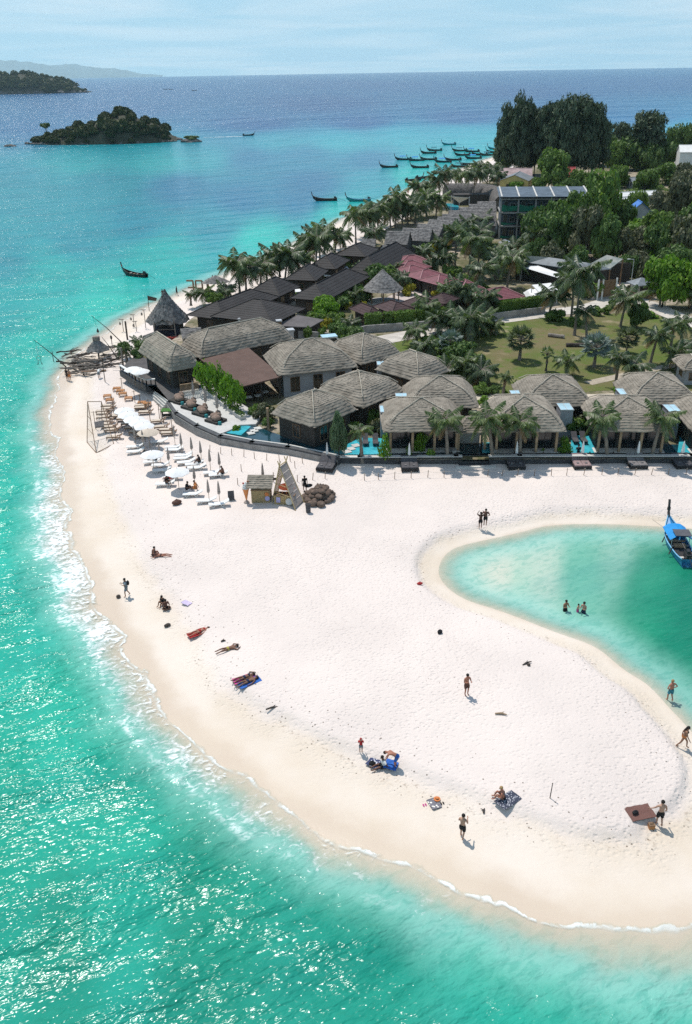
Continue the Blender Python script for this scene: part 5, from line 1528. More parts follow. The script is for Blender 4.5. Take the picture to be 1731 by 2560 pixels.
# grove: tall dark casuarinas at the point
CG = 'tall dark casuarinas beyond the yellow house'
for x, yb, yt, w in ((1270, 438, 258, 50), (1300, 444, 236, 56), (1335, 440, 258, 60), (1372, 446, 246, 62), (1405, 450, 236, 62), (1440, 450, 230, 64), (1470, 450, 250, 60), (1487, 446, 285, 46), (1256, 436, 300, 40), (1318, 436, 275, 60), (1425, 440, 260, 60)):
    tree(x, yb, yt, w, 'cas', 'tall dark casuarina in the massed clump beyond the yellow house', CG, 'casuarina_tree')
tree(1607, 425, 268, 74, 'cas', 'tall grey green casuarina standing apart above the broadleaf trees', None, 'casuarina_tree')
tree(1545, 400, 300, 46, 'cas', 'small casuarina showing against the cyan water', None, 'casuarina_tree')
tree(1385, 474, 364, 92, 'mid', 'rounded grey green tree in front of the casuarina clump', None)
TG = 'trees on the wooded slope'
TL = [(1330, 640, 530, 80, 'dark'), (1375, 640, 515, 95, 'dark'), (1420, 640, 500, 105, 'dark'), (1465, 650, 505, 100, 'olive'), (1510, 655, 520, 95, 'dark'), (1555, 655, 560, 80, 'olive'), (1600, 650, 555, 95, 'olive'), (1650, 660, 540, 105, 'dark'), (1700, 670, 530, 115, 'olive'), (1740, 660, 480, 115, 'dark'),
      (1695, 560, 430, 115, 'olive'), (1650, 560, 470, 90, 'olive'), (1590, 545, 470, 60, 'mid'), (1700, 640, 560, 100, 'dark'), (1545, 605, 490, 85, 'dark'), (1488, 612, 412, 125, 'mid'), (1440, 622, 470, 95, 'mid'), (1392, 628, 488, 90, 'dark'), (1345, 628, 508, 80, 'dark'), (1380, 690, 600, 75, 'olive'), (1340, 670, 590, 50, 'dark'),
      (1440, 690, 605, 75, 'dark'), (1500, 640, 570, 70, 'dark'), (1625, 720, 640, 90, 'olive'), (1685, 700, 600, 105, 'dark'), (1590, 690, 620, 75, 'olive'), (1730, 600, 500, 90, 'dark'), (1645, 610, 520, 95, 'mid'), (1560, 700, 630, 60, 'dark'),
      (1500, 415, 318, 80, 'dark'), (1570, 425, 330, 115, 'dark'), (1650, 425, 335, 95, 'dark'), (1530, 430, 345, 80, 'mid'), (1690, 400, 300, 75, 'dark'), (1738, 405, 295, 75, 'dark'), (1620, 430, 350, 80, 'dark'), (1545, 470, 408, 70, 'mid'), (1612, 475, 418, 70, 'mid'), (1668, 462, 402, 90, 'mid'), (1715, 470, 405, 90, 'olive'), (1450, 470, 420, 60, 'mid'), (1420, 485, 440, 50, 'dark'), (1700, 500, 420, 80, 'olive'),
      (1320, 500, 465, 45, 'mid'), (1345, 478, 440, 40, 'mid'), (1290, 478, 450, 40, 'bright'), (1400, 500, 458, 50, 'mid')]
for x, yb, yt, w, k in TL:
    tree(x, yb, yt, w, k, {'dark': 'dense dark green broadleaf tree in the woods beyond the lane', 'mid': 'fresh mid green broadleaf tree in the woods beyond the lane', 'olive': 'dusty olive broadleaf tree in the woods beyond the lane', 'bright': 'bright green young tree beside the yellow house'}[k], TG)
tree(1655, 768, 632, 118, 'bright', 'big bright green round-crowned tree above the gate kiosk', None)
tree(1722, 772, 640, 110, 'bright', 'bright green round-crowned tree at the picture edge by the lane', None)
tree(1592, 822, 755, 62, 'dark', 'round dark leafy tree on the lawn beside the drooping palm', None)
tree(848, 1156, 1026, 58, 'feath', 'feathery upright tree standing on the sand at the pool wall', None, 'feathery_tree', 1.45)
tree(817, 800, 738, 78, 'bright', 'wide bright green flat-topped tree beside the dark bungalow', None)
for x, yb, yt, lb in ((552, 1000, 905, 'slender green tree in the terrace planter nearest the dining hall'), (576, 1018, 925, 'slender green tree, second in the terrace planter'), (597, 1030, 945, 'slender green tree, third in the terrace planter'), (520, 985, 900, 'slender green tree beside the timber balustrade')):
    tree(x, yb, yt, 44, 'airy', lb, 'young trees on the terrace', 'young_tree', 2.1)
# front sapling trees
for x, yb, yt, w, lb in ((961, 1153, 1086, 32, 'young leafy tree at the pool wall under the first seafront villa'), (1044, 1138, 1084, 22, 'thin sapling with a tufted head at the pool wall'), (1055, 1139, 1080, 26, 'second thin sapling beside the first at the pool wall'),
                         (1023, 1150, 1118, 20, 'small sapling directly behind a black daybed'), (1078, 1150, 1120, 22, 'small palm-like sapling left of the thatched gate'), (1411, 1140, 1095, 38, 'leafy sapling beside the turquoise pool bay'), (1355, 1138, 1120, 10, 'tiny sapling in the dark pool edge')):
    tree(x, yb, yt, w * .8, 'airy', lb, 'saplings along the pool wall', 'young_tree', 1.5)
# shrubs through the gardens
SH = [(930, 1065, 1018, 40, 'shrub'), (905, 1060, 1030, 34, 'shrub'), (945, 1085, 1040, 40, 'shrubo'), (890, 1085, 1050, 32, 'shrub'), (960, 1040, 1015, 30, 'shrubo'), (925, 1040, 1010, 34, 'shrub'), (930, 930, 895, 34, 'shrubb'), (965, 938, 920, 30, 'shrubb'), (990, 925, 905, 22, 'shrubb'),
      (1100, 880, 838, 60, 'shrub'), (1075, 870, 835, 50, 'shrub'), (1060, 885, 850, 40, 'shrubd'), (1140, 905, 850, 60, 'shrubd'), (1160, 890, 845, 50, 'shrubd'), (1185, 920, 880, 50, 'shrub'), (1100, 920, 885, 44, 'shrub'), (1150, 945, 905, 50, 'shrubd'), (1205, 985, 955, 40, 'shrub'), (1232, 985, 962, 26, 'shrubd'), (1210, 1010, 985, 30, 'shrubb'),
      (1430, 1085, 1040, 46, 'shrub'), (1455, 1080, 1030, 50, 'shrubo'), (1440, 1060, 1020, 40, 'shrubd'), (1490, 1025, 990, 22, 'yellow'), (1475, 1060, 1025, 40, 'shrub'), (1545, 985, 955, 30, 'shrubb'), (1715, 1075, 1040, 40, 'shrub'), (1725, 1045, 1000, 34, 'shrub'), (1262, 990, 972, 18, 'shrubb'), (1275, 1010, 985, 22, 'shrubb'),
      (740, 975, 940, 46, 'shrub'), (770, 970, 935, 50, 'shrub'), (810, 965, 935, 46, 'shrubb'), (845, 955, 930, 36, 'shrubd'), (660, 1050, 1000, 46, 'shrubo'), (640, 1040, 1010, 36, 'shrub'), (672, 1070, 1040, 30, 'shrubd'), (590, 1078, 1060, 22, 'shrubb'),
      (940, 720, 650, 60, 'shrubd'), (960, 715, 660, 50, 'shrub'), (915, 715, 675, 46, 'shrub'), (985, 715, 668, 44, 'shrub'), (880, 745, 705, 52, 'shrub'), (860, 760, 715, 50, 'shrub'), (905, 755, 715, 46, 'shrub'), (845, 775, 735, 44, 'shrubd'), (1022, 738, 705, 30, 'yellow'), (1090, 745, 722, 26, 'yellow'), (908, 775, 752, 22, 'yellow'), (870, 772, 752, 20, 'yellow'),
      (1050, 715, 690, 34, 'shrub'), (1085, 715, 690, 34, 'shrub'), (1085, 640, 600, 40, 'yellow'), (1100, 635, 590, 50, 'shrubb'), (1060, 640, 605, 36, 'shrub'), (1130, 700, 660, 44, 'shrub'), (1160, 720, 680, 50, 'shrub'), (1200, 740, 700, 50, 'shrub'), (1240, 650, 612, 44, 'shrubb'), (1220, 640, 600, 40, 'shrub'), (1190, 640, 590, 40, 'shrubd'),
      (656, 752, 725, 36, 'shrub'), (668, 745, 712, 28, 'shrubb'), (700, 745, 705, 30, 'shrub'), (725, 745, 708, 36, 'shrubb'), (760, 720, 690, 26, 'shrub'), (800, 705, 678, 26, 'shrubb'), (875, 665, 632, 44, 'shrub'), (890, 660, 630, 36, 'shrub'), (915, 660, 622, 34, 'shrubd'), (690, 760, 735, 30, 'shrubd'), (830, 690, 655, 30, 'shrub'),
      (780, 812, 780, 46, 'shrub'), (800, 815, 778, 40, 'shrub'), (830, 810, 775, 44, 'shrub'), (815, 820, 792, 26, 'yellow'), (850, 815, 780, 40, 'shrub'), (850, 850, 800, 46, 'shrubd'), (880, 850, 810, 46, 'shrubd'), (530, 760, 728, 34, 'shrub'), (548, 756, 730, 30, 'shrub'), (870, 868, 835, 30, 'shrub'),
      (1385, 802, 770, 46, 'shrub'), (1440, 815, 790, 30, 'shrub'), (1490, 788, 765, 30, 'shrub'), (1515, 785, 762, 22, 'shrub'), (1530, 770, 745, 20, 'shrubd'), (1610, 775, 752, 26, 'shrubb'), (1625, 795, 775, 34, 'shrubb'), (1480, 745, 700, 50, 'shrub'), (1450, 735, 690, 50, 'shrubd'), (1400, 745, 690, 44, 'shrub'), (1215, 815, 797, 18, 'shrubd'), (1235, 815, 800, 16, 'shrubd'),
      (1410, 700, 668, 50, 'shrubb'), (1300, 640, 610, 40, 'shrub'), (1580, 735, 700, 26, 'shrubo'), (1620, 655, 610, 60, 'shrubb'), (1660, 640, 600, 60, 'shrub'), (1600, 585, 540, 80, 'shrubb'), (1650, 590, 550, 60, 'shrubb'), (1560, 590, 560, 50, 'shrub'), (430, 890, 862, 24, 'shrubd'), (345, 900, 865, 34, 'shrubd'), (360, 880, 850, 34, 'shrubd'), (312, 880, 850, 30, 'shrubd')]
KL = {'shrub': 'leafy mid green shrub in the resort gardens', 'shrubd': 'dark green shrub in the resort gardens', 'shrubb': 'bright green shrub in the resort gardens', 'shrubo': 'olive green loose shrub near the villas', 'yellow': 'yellow flowering shrub in the resort gardens'}
for x, yb, yt, w, k in SH:
    tree(x, yb, yt, w * 1.3, k, KL[k], 'shrubs in the resort gardens', 'shrub', cat='shrub')
# clipped hedges and the garden wall under them
def hedge(A, B, zt, label, w=1.2, zb=GZ):
    a, b = G(*A, zb), G(*B, zb)
    d = b - a; L = d.length; yaw = math.atan2(d.y, d.x)
    t = thing('hedge', label, 'hedge', (a + b) / 2, yaw, 'clipped hedges along the garden wall')
    n = int(420 * L * .35 + 150); r = np.random.default_rng(int(A[0]))
    mb = MB(); mb.box((0, 0, 0), (L - .25, w - .25, zt - .12))
    for i in range(n):
        f = r.integers(0, 4)
        x = r.uniform(-L / 2, L / 2); y = r.uniform(-w / 2, w / 2); z = r.uniform(.1, zt)
        if f == 0: y = -w / 2
        elif f == 1: z = zt
        elif f == 2: x = -L / 2 if r.random() < .5 else L / 2
        else: y = w / 2
        c_ = Vector((x, y, z)) + Vector(r.normal(0, .05, 3))
        u = Vector(r.normal(0, 1, 3)).normalized(); v = u.cross(Vector(r.normal(0, 1, 3))).normalized()
        s = r.uniform(.10, .2)
        mb.add([c_ - u * s, c_ + v * s * .7, c_ + u * s, c_ - v * s * .7], [(0, 1, 2, 3)])
    mb.build('foliage', L_TREE2, t)
    return t
for A, B, lb in (((914, 826), (953, 823), 'clipped hedge segment nearest the white buggy'), ((960, 823), (981, 822), 'short clipped hedge block between two longer segments'), ((985, 821), (1034, 817), 'clipped hedge segment in front of the gazebo-side bungalow'), ((1041, 815), (1112, 809), 'long clipped hedge segment before the bungalow by the white courtyard'), ((1243, 794), (1300, 787), 'clipped hedge segment in front of the large rose tiled cottage'), ((1303, 786), (1358, 778), 'clipped hedge segment ending at the bushy young palm')):
    hedge(A, B, 2.6, lb)
for x, yb, lb in ((769, 848, 'round clipped bush on the garden wall beside the lean-to'), (805, 849, 'round clipped bush, second along the garden wall from the lean-to'), (836, 846, 'round clipped bush behind the white buggy')):
    tree(x, yb, yb - 34, 30, 'shrub', lb, 'round clipped bushes on the garden wall', 'shrub', cat='shrub')
gw = thing('garden_wall', 'low grey garden wall running under the clipped hedges', 'wall')
P_ = Gn([(735, 844), (835, 852), (915, 832), (1038, 823), (1120, 815), (1180, 806), (1240, 800), (1362, 784)], GZ)
mb = MB()
for a, b in zip(P_[:-1], P_[1:]): mb.bar((*a, GZ + .55), (*b, GZ + .55), .25, 1.2)
mb.build('wall', M_CONC, gw)
# undergrowth on the wooded slope
r = np.random.default_rng(5); vs, fs = [], []
poly = Gn([(1300, 640), (1300, 560), (1380, 500), (1500, 470), (1731, 440), (1900, 440), (1900, 740), (1731, 735), (1620, 700), (1540, 640), (1400, 640)], GZ)
mnx, mny, mxx, mxy = poly[:, 0].min(), poly[:, 1].min(), poly[:, 0].max(), poly[:, 1].max()
def inside(pt, poly):
    c = False; n = len(poly)
    for i in range(n):
        a, b = poly[i], poly[(i + 1) % n]
        if (a[1] > pt[1]) != (b[1] > pt[1]) and pt[0] < (b[0] - a[0]) * (pt[1] - a[1]) / (b[1] - a[1]) + a[0]: c = not c
    return c
cnt = 0
while cnt < 420:
    q = (r.uniform(mnx, mxx), r.uniform(mny, mxy))
    if not inside(q, poly): continue
    cnt += 1
    rad = r.uniform(.8, 2.2)
    for k in range(34):
        d = r.normal(size=3); d /= np.linalg.norm(d); d[2] = abs(d[2])
        c_ = np.array([q[0], q[1], GZ - .2]) + d * rad * np.array([1, 1, .8])
        u = r.normal(size=3); u /= np.linalg.norm(u); v = np.cross(u, d); v /= np.linalg.norm(v) + 1e-6; u = np.cross(d, v); s = r.uniform(.22, .5)
        n0 = len(vs); vs += [tuple(c_ - u * s), tuple(c_ + v * s * .7), tuple(c_ + u * s), tuple(c_ - v * s * .7)]; fs.append((n0, n0 + 1, n0 + 2, n0 + 3))
me = bpy.data.meshes.new('undergrowth'); me.from_pydata(vs, [], fs); me.materials.append(L_TREE2); me.update()
o = place(me, 'undergrowth'); o['kind'] = 'stuff'

# ------------------------------------------------------------------ islands and hills
def island(prefix, cx, D, hw, hd, prof, label_rock, seed, m, leafs, clumps, crad, rock_n):
    """prof: list of (u in -1..1, height) across the view"""
    rn = np.random.default_rng(seed)
    nx_, ny_ = 70, 26; vs = []
    us_ = np.linspace(-1, 1, nx_); vs_ = np.linspace(-1, 1, ny_)
    pu, ph = zip(*prof)
    def hgt(u, v):
        w = max(0.0, 1 - abs(v) ** 2.2)
        return np.interp(u, pu, ph) * w ** .6
    for u in us_:
        for v in vs_:
            h = hgt(u, v)
            vs.append((cx + u * hw, D + v * hd * (1 - .5 * abs(u) ** 3), h * (.9 + .2 * vnoise(u * 40, v * 40, 5, seed)) - (.8 if h < .3 else 0) + .15 * rn.normal()))
    o = link_mesh(prefix + '_ground', vs, grid_faces(nx_, ny_)[:, ::-1], mat('island_rock_' + str(seed), (0.060, 0.058, 0.038), .95, .4, .15, .6, .5, .3), True)
    o['kind'] = 'structure'
    V, F = [], []
    n_ok = 0
    while n_ok < clumps:
        u, v = rn.uniform(-.97, .97), (rn.uniform(-.85, .85) if rn.random() < .5 else rn.uniform(-.995, -.7))
        h = hgt(u, v)
        if h < .9: continue
        n_ok += 1
        r_ = crad * rn.uniform(.6, 1.3) * min(1, .45 + h / 12)
        c_ = np.array([cx + u * hw, D + v * hd * (1 - .5 * abs(u) ** 3), h + r_ * .25])
        d = rn.normal(size=(leafs, 3)); d /= np.linalg.norm(d, axis=1)[:, None]; d[:, 2] = np.abs(d[:, 2]) * 1.0 - .15
        Pn = c_ + d * r_ * (1 - np.abs(rn.normal(0, .14, leafs)))[:, None]
        nr = d + rn.normal(0, .5, (leafs, 3)); nr /= np.linalg.norm(nr, axis=1)[:, None]
        tx = np.cross(nr, rn.normal(size=(leafs, 3))); tx /= np.linalg.norm(tx, axis=1)[:, None]; ty = np.cross(nr, tx)
        s = (r_ * .24 * rn.uniform(.6, 1.3, leafs))[:, None]
        Q = np.stack([Pn - tx * s, Pn + ty * s * .7, Pn + tx * s, Pn - ty * s * .7], 1).reshape(-1, 3)
        n0 = len(V); V += [tuple(q) for q in Q]; F += [(n0 + 4 * i, n0 + 4 * i + 1, n0 + 4 * i + 2, n0 + 4 * i + 3) for i in range(leafs)]
    me = bpy.data.meshes.new(prefix + '_forest'); me.from_pydata(V, [], F); me.materials.append(m); me.update()
    o = place(me, prefix + '_forest'); o['kind'] = 'stuff'
    rr_ = random.Random(seed)
    mb = MB()
    for i in range(rock_n):
        u = -1 + 2 * (i + rr_.random()) / rock_n
        s = rr_.uniform(.5, 1.0) * hw * .028
        mb.ball((cx + u * hw * 1.02, D - hd * (1 - .5 * abs(u) ** 3) * rr_.uniform(.8, .97), s * .2), s, 7, 5, 0, (1.5, 1.2, .9), .25, rr_)
    o = mb.build(prefix + '_shore_rocks', M_STONE); o['kind'] = 'stuff'
A = G(62, 362); B = G(430, 358); mid = (A + B) / 2
L_ISL = leafmat('island_leaves', (0.025, 0.039, 0.015), (0.086, 0.098, 0.028), .15, .7, .08)
island('island', mid.x, mid.y + 22, (B.x - A.x) / 2, 26, [(-1, 0.3), (-.9, 2.2), (-.62, 4.0), (-.35, 7.5), (-.1, 10.5), (.2, 15.5), (.32, 15.0), (.5, 11.5), (.72, 8.5), (.88, 3.0), (1, .3)], '', 3, L_ISL, 290, 120, 3.6, 60)
A = G(-330, 240); B = G(170, 235); mid = (A + B) / 2
island('far_island', mid.x, mid.y + 90, (B.x - A.x) / 2, 100, [(-1, 1), (-.6, 22), (-.2, 34), (.2, 40), (.45, 41), (.62, 36), (.82, 22), (.94, 5), (1, .5)], '', 9, L_ISL, 110, 420, 8.5, 60)
for lb, x, y, s, gname in (('low rock islet with a little scrub off the end of the small island', 477, 355, 3.4, 'x'), ('small dark rock in open water beside the small island', 25, 366, 2.0, 'x'), ('flat reef rock between the small island and its islet', 440, 350, 2.2, 'x')):
    q = G(x, y); rr_ = random.Random(int(x))
    t_ = thing('rock', lb, 'rock', q)
    MB().ball((0, 0, 0), s, 9, 6, 0, (1.9, 1.2, .62), .25, rr_).build('stone', M_STONE, t_)
    MB().ball((s * 1.2, .5, 0), s * .6, 8, 5, 0, (1.6, 1.2, .6), .25, rr_).build('stone', M_STONE, t_)
    if s > 3: place(CR['shrubd'][0], 'scrub', t_, (0, 0, s * .35), 0, (s * 1.7, s, s * .8))
q = G(113, 352)
t_ = thing('broadleaf_tree', 'lone flat-topped tree standing proud on the end of the small island', 'tree', (q.x, q.y + 6, 1.8))
place(TRB[1], 'trunk', t_, None, 0, (3, 3, 9)); place(CR['dark'][1], 'crown', t_, (0, 0, 5.2), 0, (3.6, 3.6, 3.8))
# hazy mainland hills
hv, n_ = [], 160
for j, (dz, dy) in enumerate(((0, 0), (1, 1400), (0.2, 3000))):
    for i in range(n_):
        u = i / (n_ - 1)
        x = -11300 + u * 8700
        e = np.interp(u, [0, .18, .30, .36, .42, .47, .52, .56, .62, .72, .82, .92, 1], [250, 420, 480, 560, 520, 640, 690, 600, 440, 400, 300, 140, 5])
        e += 110 * (vnoise(x, 0, 220, 2) - .5) * min(1, e / 200) + 60 * (vnoise(x, 3, 80, 5) - .5) * min(1, e / 200)
        hv.append((x * 1.95, 27500 + dy * .3, -90 if j == 0 else max(-50, (e * 1.22 - 6) * dz)))
o = link_mesh('hills', hv, grid_faces(3, n_), mat('far_hill_hazy_forest', (0.075, 0.115, 0.13), .95, .3, .002), True); o['kind'] = 'structure'  # forest colour shifted to blue, distance haze mixed into it
# ------------------------------------------------------------------ long-tail boats
M_HULLDK = mat('dark_hull_paint', (0.035, 0.032, 0.032), 0.5, 0.3, 1.0, spec=0.4)
M_HULLBR = mat('brown_hull_timber', (0.085, 0.055, 0.038), 0.6, 0.3, 1.2)
M_HULLBL = mat('blue_hull_paint', (0.04, 0.24, 0.50), 0.45, 0.12, 0.8, spec=0.5)
M_HULLTEAL = mat('teal_hull_paint', (0.02, 0.22, 0.23), 0.5, 0.2, 0.8)
M_STRIPE = mat('pale_blue_gunwale', (0.22, 0.50, 0.72), 0.5, 0.1, 1)
M_CANBLUE = mat('blue_tarpaulin', (0.015, 0.26, 0.62), 0.6, 0.15, 1.2, 0.2, 5, 0.03)
M_CANGREY = mat('grey_tarpaulin', (0.09, 0.09, 0.10), 0.8, 0.2, 2)
M_CANGR = mat('green_blue_tarpaulin', (0.04, 0.20, 0.24), 0.7, 0.2, 1.2)
M_ENG = mat('greasy_engine_steel', (0.05, 0.05, 0.052), 0.45, 0.3, 4, metal=.4)
def hull_sections(L, B):
    out = []
    for i in range(17):
        s = i / 16                       # 0 stern .. 1 bow
        x = L * (s - .5)
        w = B / 2 * (0.55 + .45 * math.sin(math.pi * min(1, s * 1.15 + .18) * .62)) * (1 if s < .55 else max(0.02, 1 - ((s - .55) / .45) ** 1.9))
        sheer = 0.62 + .95 * max(0, (s - .45) / .55) ** 2.2 + .18 * max(0, (.25 - s) / .25) ** 2
        keel = -.30 + 1.15 * max(0, (s - .72) / .28) ** 2
        out.append((x, w, sheer, keel))
    return out
def boat(label, loc, rz, hullm, stripem, canopy=None, L=9.0, B=1.75, detail=True, group=None, ribbons=True):
    t = thing('longtail_boat', label, 'boat', loc, rz, group)
    S = hull_sections(L, B); mb = MB(); vs = []
    prof = [(1.0, 1.0), (.97, .62), (.80, .25), (.42, .03), (0, 0)]
    npf = len(prof)
    ring = [(-a_, b_) for a_, b_ in prof] + [(a_, b_) for a_, b_ in reversed(prof[:-1])]
    n = len(ring)
    for sc_, off in ((1.0, 0), (.93, .04)):
        for x, w, sh, k in S:
            for a_, b_ in ring: vs.append((x, w * a_ * sc_, k + off + (sh - k - off) * b_))
    fs = []; m = len(S)
    for i in range(m - 1):
        for j in range(n - 1):
            fs.append((i * n + j, i * n + j + 1, (i + 1) * n + j + 1, (i + 1) * n + j))
            q = m * n
            fs.append((q + i * n + j, q + (i + 1) * n + j, q + (i + 1) * n + j + 1, q + i * n + j + 1))
    fs.append(tuple(range(n))); fs.append(tuple(m * n + j for j in reversed(range(n))))
    for i in range(m - 1):
        for j in (0, n - 1):
            a_, b_, c_, d_ = i * n + j, (i + 1) * n + j, m * n + (i + 1) * n + j, m * n + i * n + j
            fs.append((a_, b_, c_, d_) if j else (d_, c_, b_, a_))
    mb.add(vs, fs); mb.build('hull', hullm, t, True)
    gw_ = MB()
    for s in (-1, 1): gw_.tube([(x, s * (w + .02), sh + .02) for x, w, sh, k in S], .055, 5)
    gw_.build('gunwale', stripem, t, True)
    x1, _, sh1, _ = S[-1]
    pr = MB(); pr.bar((x1 - .25, 0, sh1 - .45), (x1 + .15, 0, sh1 + .25), .17, .26); pr.bar((x1 + .12, 0, sh1 + .15), (x1 + .42, 0, sh1 + 1.35), .15, .24)
    pr.build('prow', M_HULLDK, t)
    if ribbons:
        MB().lathe((x1 + .22, 0, sh1 + .42), [(.16, 0), (.17, .12), (.15, .26)], 8).build('prow_ribbon', M_RED if not detail else M_HULLDK, t)
    for k, s in enumerate((.16, .30, .44, .58, .70)):
        x, w, sh, kk = S[int(s * 16)]
        MB().box((x, 0, sh - .20), (.26, w * 1.86, .05)).build('thwart', M_WOOD if k % 2 else M_CONC_L, t)
    MB().add([(x, -w * .78, kk_ * .0 + .12) for x, w, sh, kk_ in S[1:12]] + [(x, w * .78, .12) for x, w, sh, kk_ in S[1:12]], [(i, i + 1, 11 + i + 1, 11 + i) for i in range(10)]).build('floor_boards', M_HULLBR, t)
    if detail:
        fd = MB(); a0 = [S[i] for i in (12, 13, 14, 15, 16)]
        fd.add([(x, -w * .9, sh - .08) for x, w, sh, k in a0] + [(x, 0, sh + .02) for x, w, sh, k in a0] + [(x, w * .9, sh - .08) for x, w, sh, k in a0], [(i, i + 1, 5 + i + 1, 5 + i) for i in range(4)] + [(5 + i, 5 + i + 1, 10 + i + 1, 10 + i) for i in range(4)])
        fd.build('foredeck', hullm, t)
    if canopy:
        cx0, cx1, hz_ = -L * .10, L * .20, (1.45 if detail else 1.75)
        for x in (cx0, (cx0 + cx1) / 2, cx1):
            for s in (-1, 1): MB().tube([(x, s * B * .44, .6), (x, s * B * .42, hz_)], .035, 5).build('canopy_post', M_METAL, t)
        cm = MB(); pts = []
        for i in range(5):
            y = -B * .56 + B * 1.12 * i / 4
            for x in (cx0 - .2, (cx0 + cx1) / 2, cx1 + .2): pts.append((x, y, hz_ + .22 * (1 - (y / (B * .56)) ** 2) - (.16 if i in (0, 4) else 0)))
        cm.add(pts, [(i * 3 + j, i * 3 + j + 1, (i + 1) * 3 + j + 1, (i + 1) * 3 + j) for i in range(4) for j in range(2)])
        cm.add([(p_[0], p_[1], p_[2] - .04) for p_ in pts], [(i * 3 + j, (i + 1) * 3 + j, (i + 1) * 3 + j + 1, i * 3 + j + 1) for i in range(4) for j in range(2)])
        cm.build('canopy', canopy, t)
    xs, ws, shs, _ = S[1]
    en = MB(); en.box((xs + .1, 0, shs - .1), (.9, .45, .5)); en.box((xs + .15, 0, shs + .4), (.5, .3, .25)); en.tube([(xs + .5, .1, shs + .3), (xs + .5, .1, shs + .95)], .05, 6)
    e = en.build('engine', M_ENG, t)
    MB().tube([(xs - .2, 0, shs + .25), (xs - 3.6, 0, -.12)], .035, 5).build('propeller_shaft', M_ENG, e)
    MB().tube([(xs + .4, 0, shs + .3), (xs + 1.5, .1, shs + .55)], .03, 5).build('tiller', M_ENG, e)
    return t
# the blue boat in the lagoon
bq, sq = G(1664, 1322), G(1722, 1422)
dv = flat2(bq) - flat2(sq); Lb = dv.length
mid_ = (bq + sq) / 2
bb = boat('bright blue long-tail boat floating in the lagoon', (mid_.x, mid_.y, 0.0), math.atan2(dv.y, dv.x), M_HULLBL, M_STRIPE, M_CANBLUE, Lb * .94, 1.75, True, None)
M_TARP = MB().slab([(-Lb * .14, -.8, 1.76), (Lb * .02, -.8, 1.80), (Lb * .02, .6, 1.82), (-Lb * .14, .6, 1.78)], .04).build('grey_cover_sheet', M_CANGREY, bb)
MB().slab([(-Lb * .10, -.55, .66), (-Lb * .04, -.55, .66), (-Lb * .04, .45, .66), (-Lb * .10, .45, .66)], .25).build('pale_crate', M_WOOD, bb)
MB().add([(x, -w * .86, .50) for x, w, sh, k in hull_sections(Lb * .94, 1.75)[1:7]] + [(x, w * .86, .50) for x, w, sh, k in hull_sections(Lb * .94, 1.75)[1:7]], [(i, i + 1, 7 + i, 6 + i) for i in range(5)]).build('engine_deck', M_HULLDK, bb)
for s_, y0 in ((.12, .85), (-.18, .85)):
    MB().bar((Lb * s_, y0, .75), (Lb * s_ - .3, y0 + .30, .25), .07, .10).build('fender_pole', M_HULLDK, bb)
MB().tube([(Lb * .45, .05, 1.3), (Lb * .55, .3, .6), (Lb * .72, .9, 0.15)], .02, 4).build('mooring_rope', M_ROPE, bb)
# moored fleet
BG = 'long-tail boats moored off the far beach'
far_proto = {}
for key, (hm, sm, cm) in {'dark': (M_HULLDK, M_HULLBR, None), 'blue': (M_HULLDK, M_HULLTEAL, M_CANBLUE), 'teal': (M_HULLTEAL, M_STRIPE, None), 'green': (M_HULLBR, M_HULLTEAL, M_CANGR)}.items():
    far_proto[key] = None
FLEET = [(973, 419, 3.14, 'dark', 'dark long-tail boat moored on its own, outermost toward the open bay'), (1050, 420, 3.10, 'dark', 'dark long-tail boat, second from the outermost, nearest the beach palms'), (1009, 400, 3.0, 'blue', 'long-tail boat with blue awning at the outer end of the moored cluster'), (1040, 402, 3.1, 'blue', 'long-tail boat with blue awning overlapping the outer cluster boat'),
         (1072, 384, 3.14, 'dark', 'dark open long-tail boat in the back line of the cluster'), (1087, 377, 3.1, 'green', 'long-tail boat with pale load behind the back line of the cluster'), (1123, 362, 3.2, 'teal', 'long-tail boat farthest out to sea behind the cluster'), (1072, 400, 3.05, 'dark', 'dark boat in the middle of the moored cluster'),
         (1108, 406, 3.0, 'blue', 'blue-topped boat at the near edge of the moored cluster'), (1133, 401, 3.1, 'dark', 'dark long boat right of the cluster middle'), (1157, 389, 3.14, 'dark', 'dark long-tail boat in the rear line next to the tall trees'), (1180, 380, 3.1, 'blue', 'blue awning boat in the rear line next to the tall trees'), (1184, 397, 3.14, 'blue', 'blue awning boat closest to the sand in the cluster'),
         (1200, 388, 3.1, 'dark', 'dark boat half behind the blue awning boat near the trees'), (1220, 389, 3.14, 'green', 'boat partly hidden by the first beach palm near the trees'), (1236, 382, 3.0, 'dark', 'dark boat just clear of the casuarina edge'), (1239, 373, 3.1, 'teal', 'teal boat behind the casuarina edge'), (1150, 378, 3.1, 'green', 'small green boat in the rear line of the cluster')]
first = {}
for x, y, rz, key, lb in FLEET:
    q = G(x, y)
    if key not in first:
        hm, sm, cm = {'dark': (M_HULLDK, M_HULLBR, None), 'blue': (M_HULLDK, M_HULLTEAL, M_CANBLUE), 'teal': (M_HULLTEAL, M_STRIPE, None), 'green': (M_HULLBR, M_HULLTEAL, M_CANGR)}[key]
        first[key] = boat(lb, q, rz, hm, sm, cm, 8.0, 1.5, False, BG)
    else: dup(first[key], q, rz, lb)
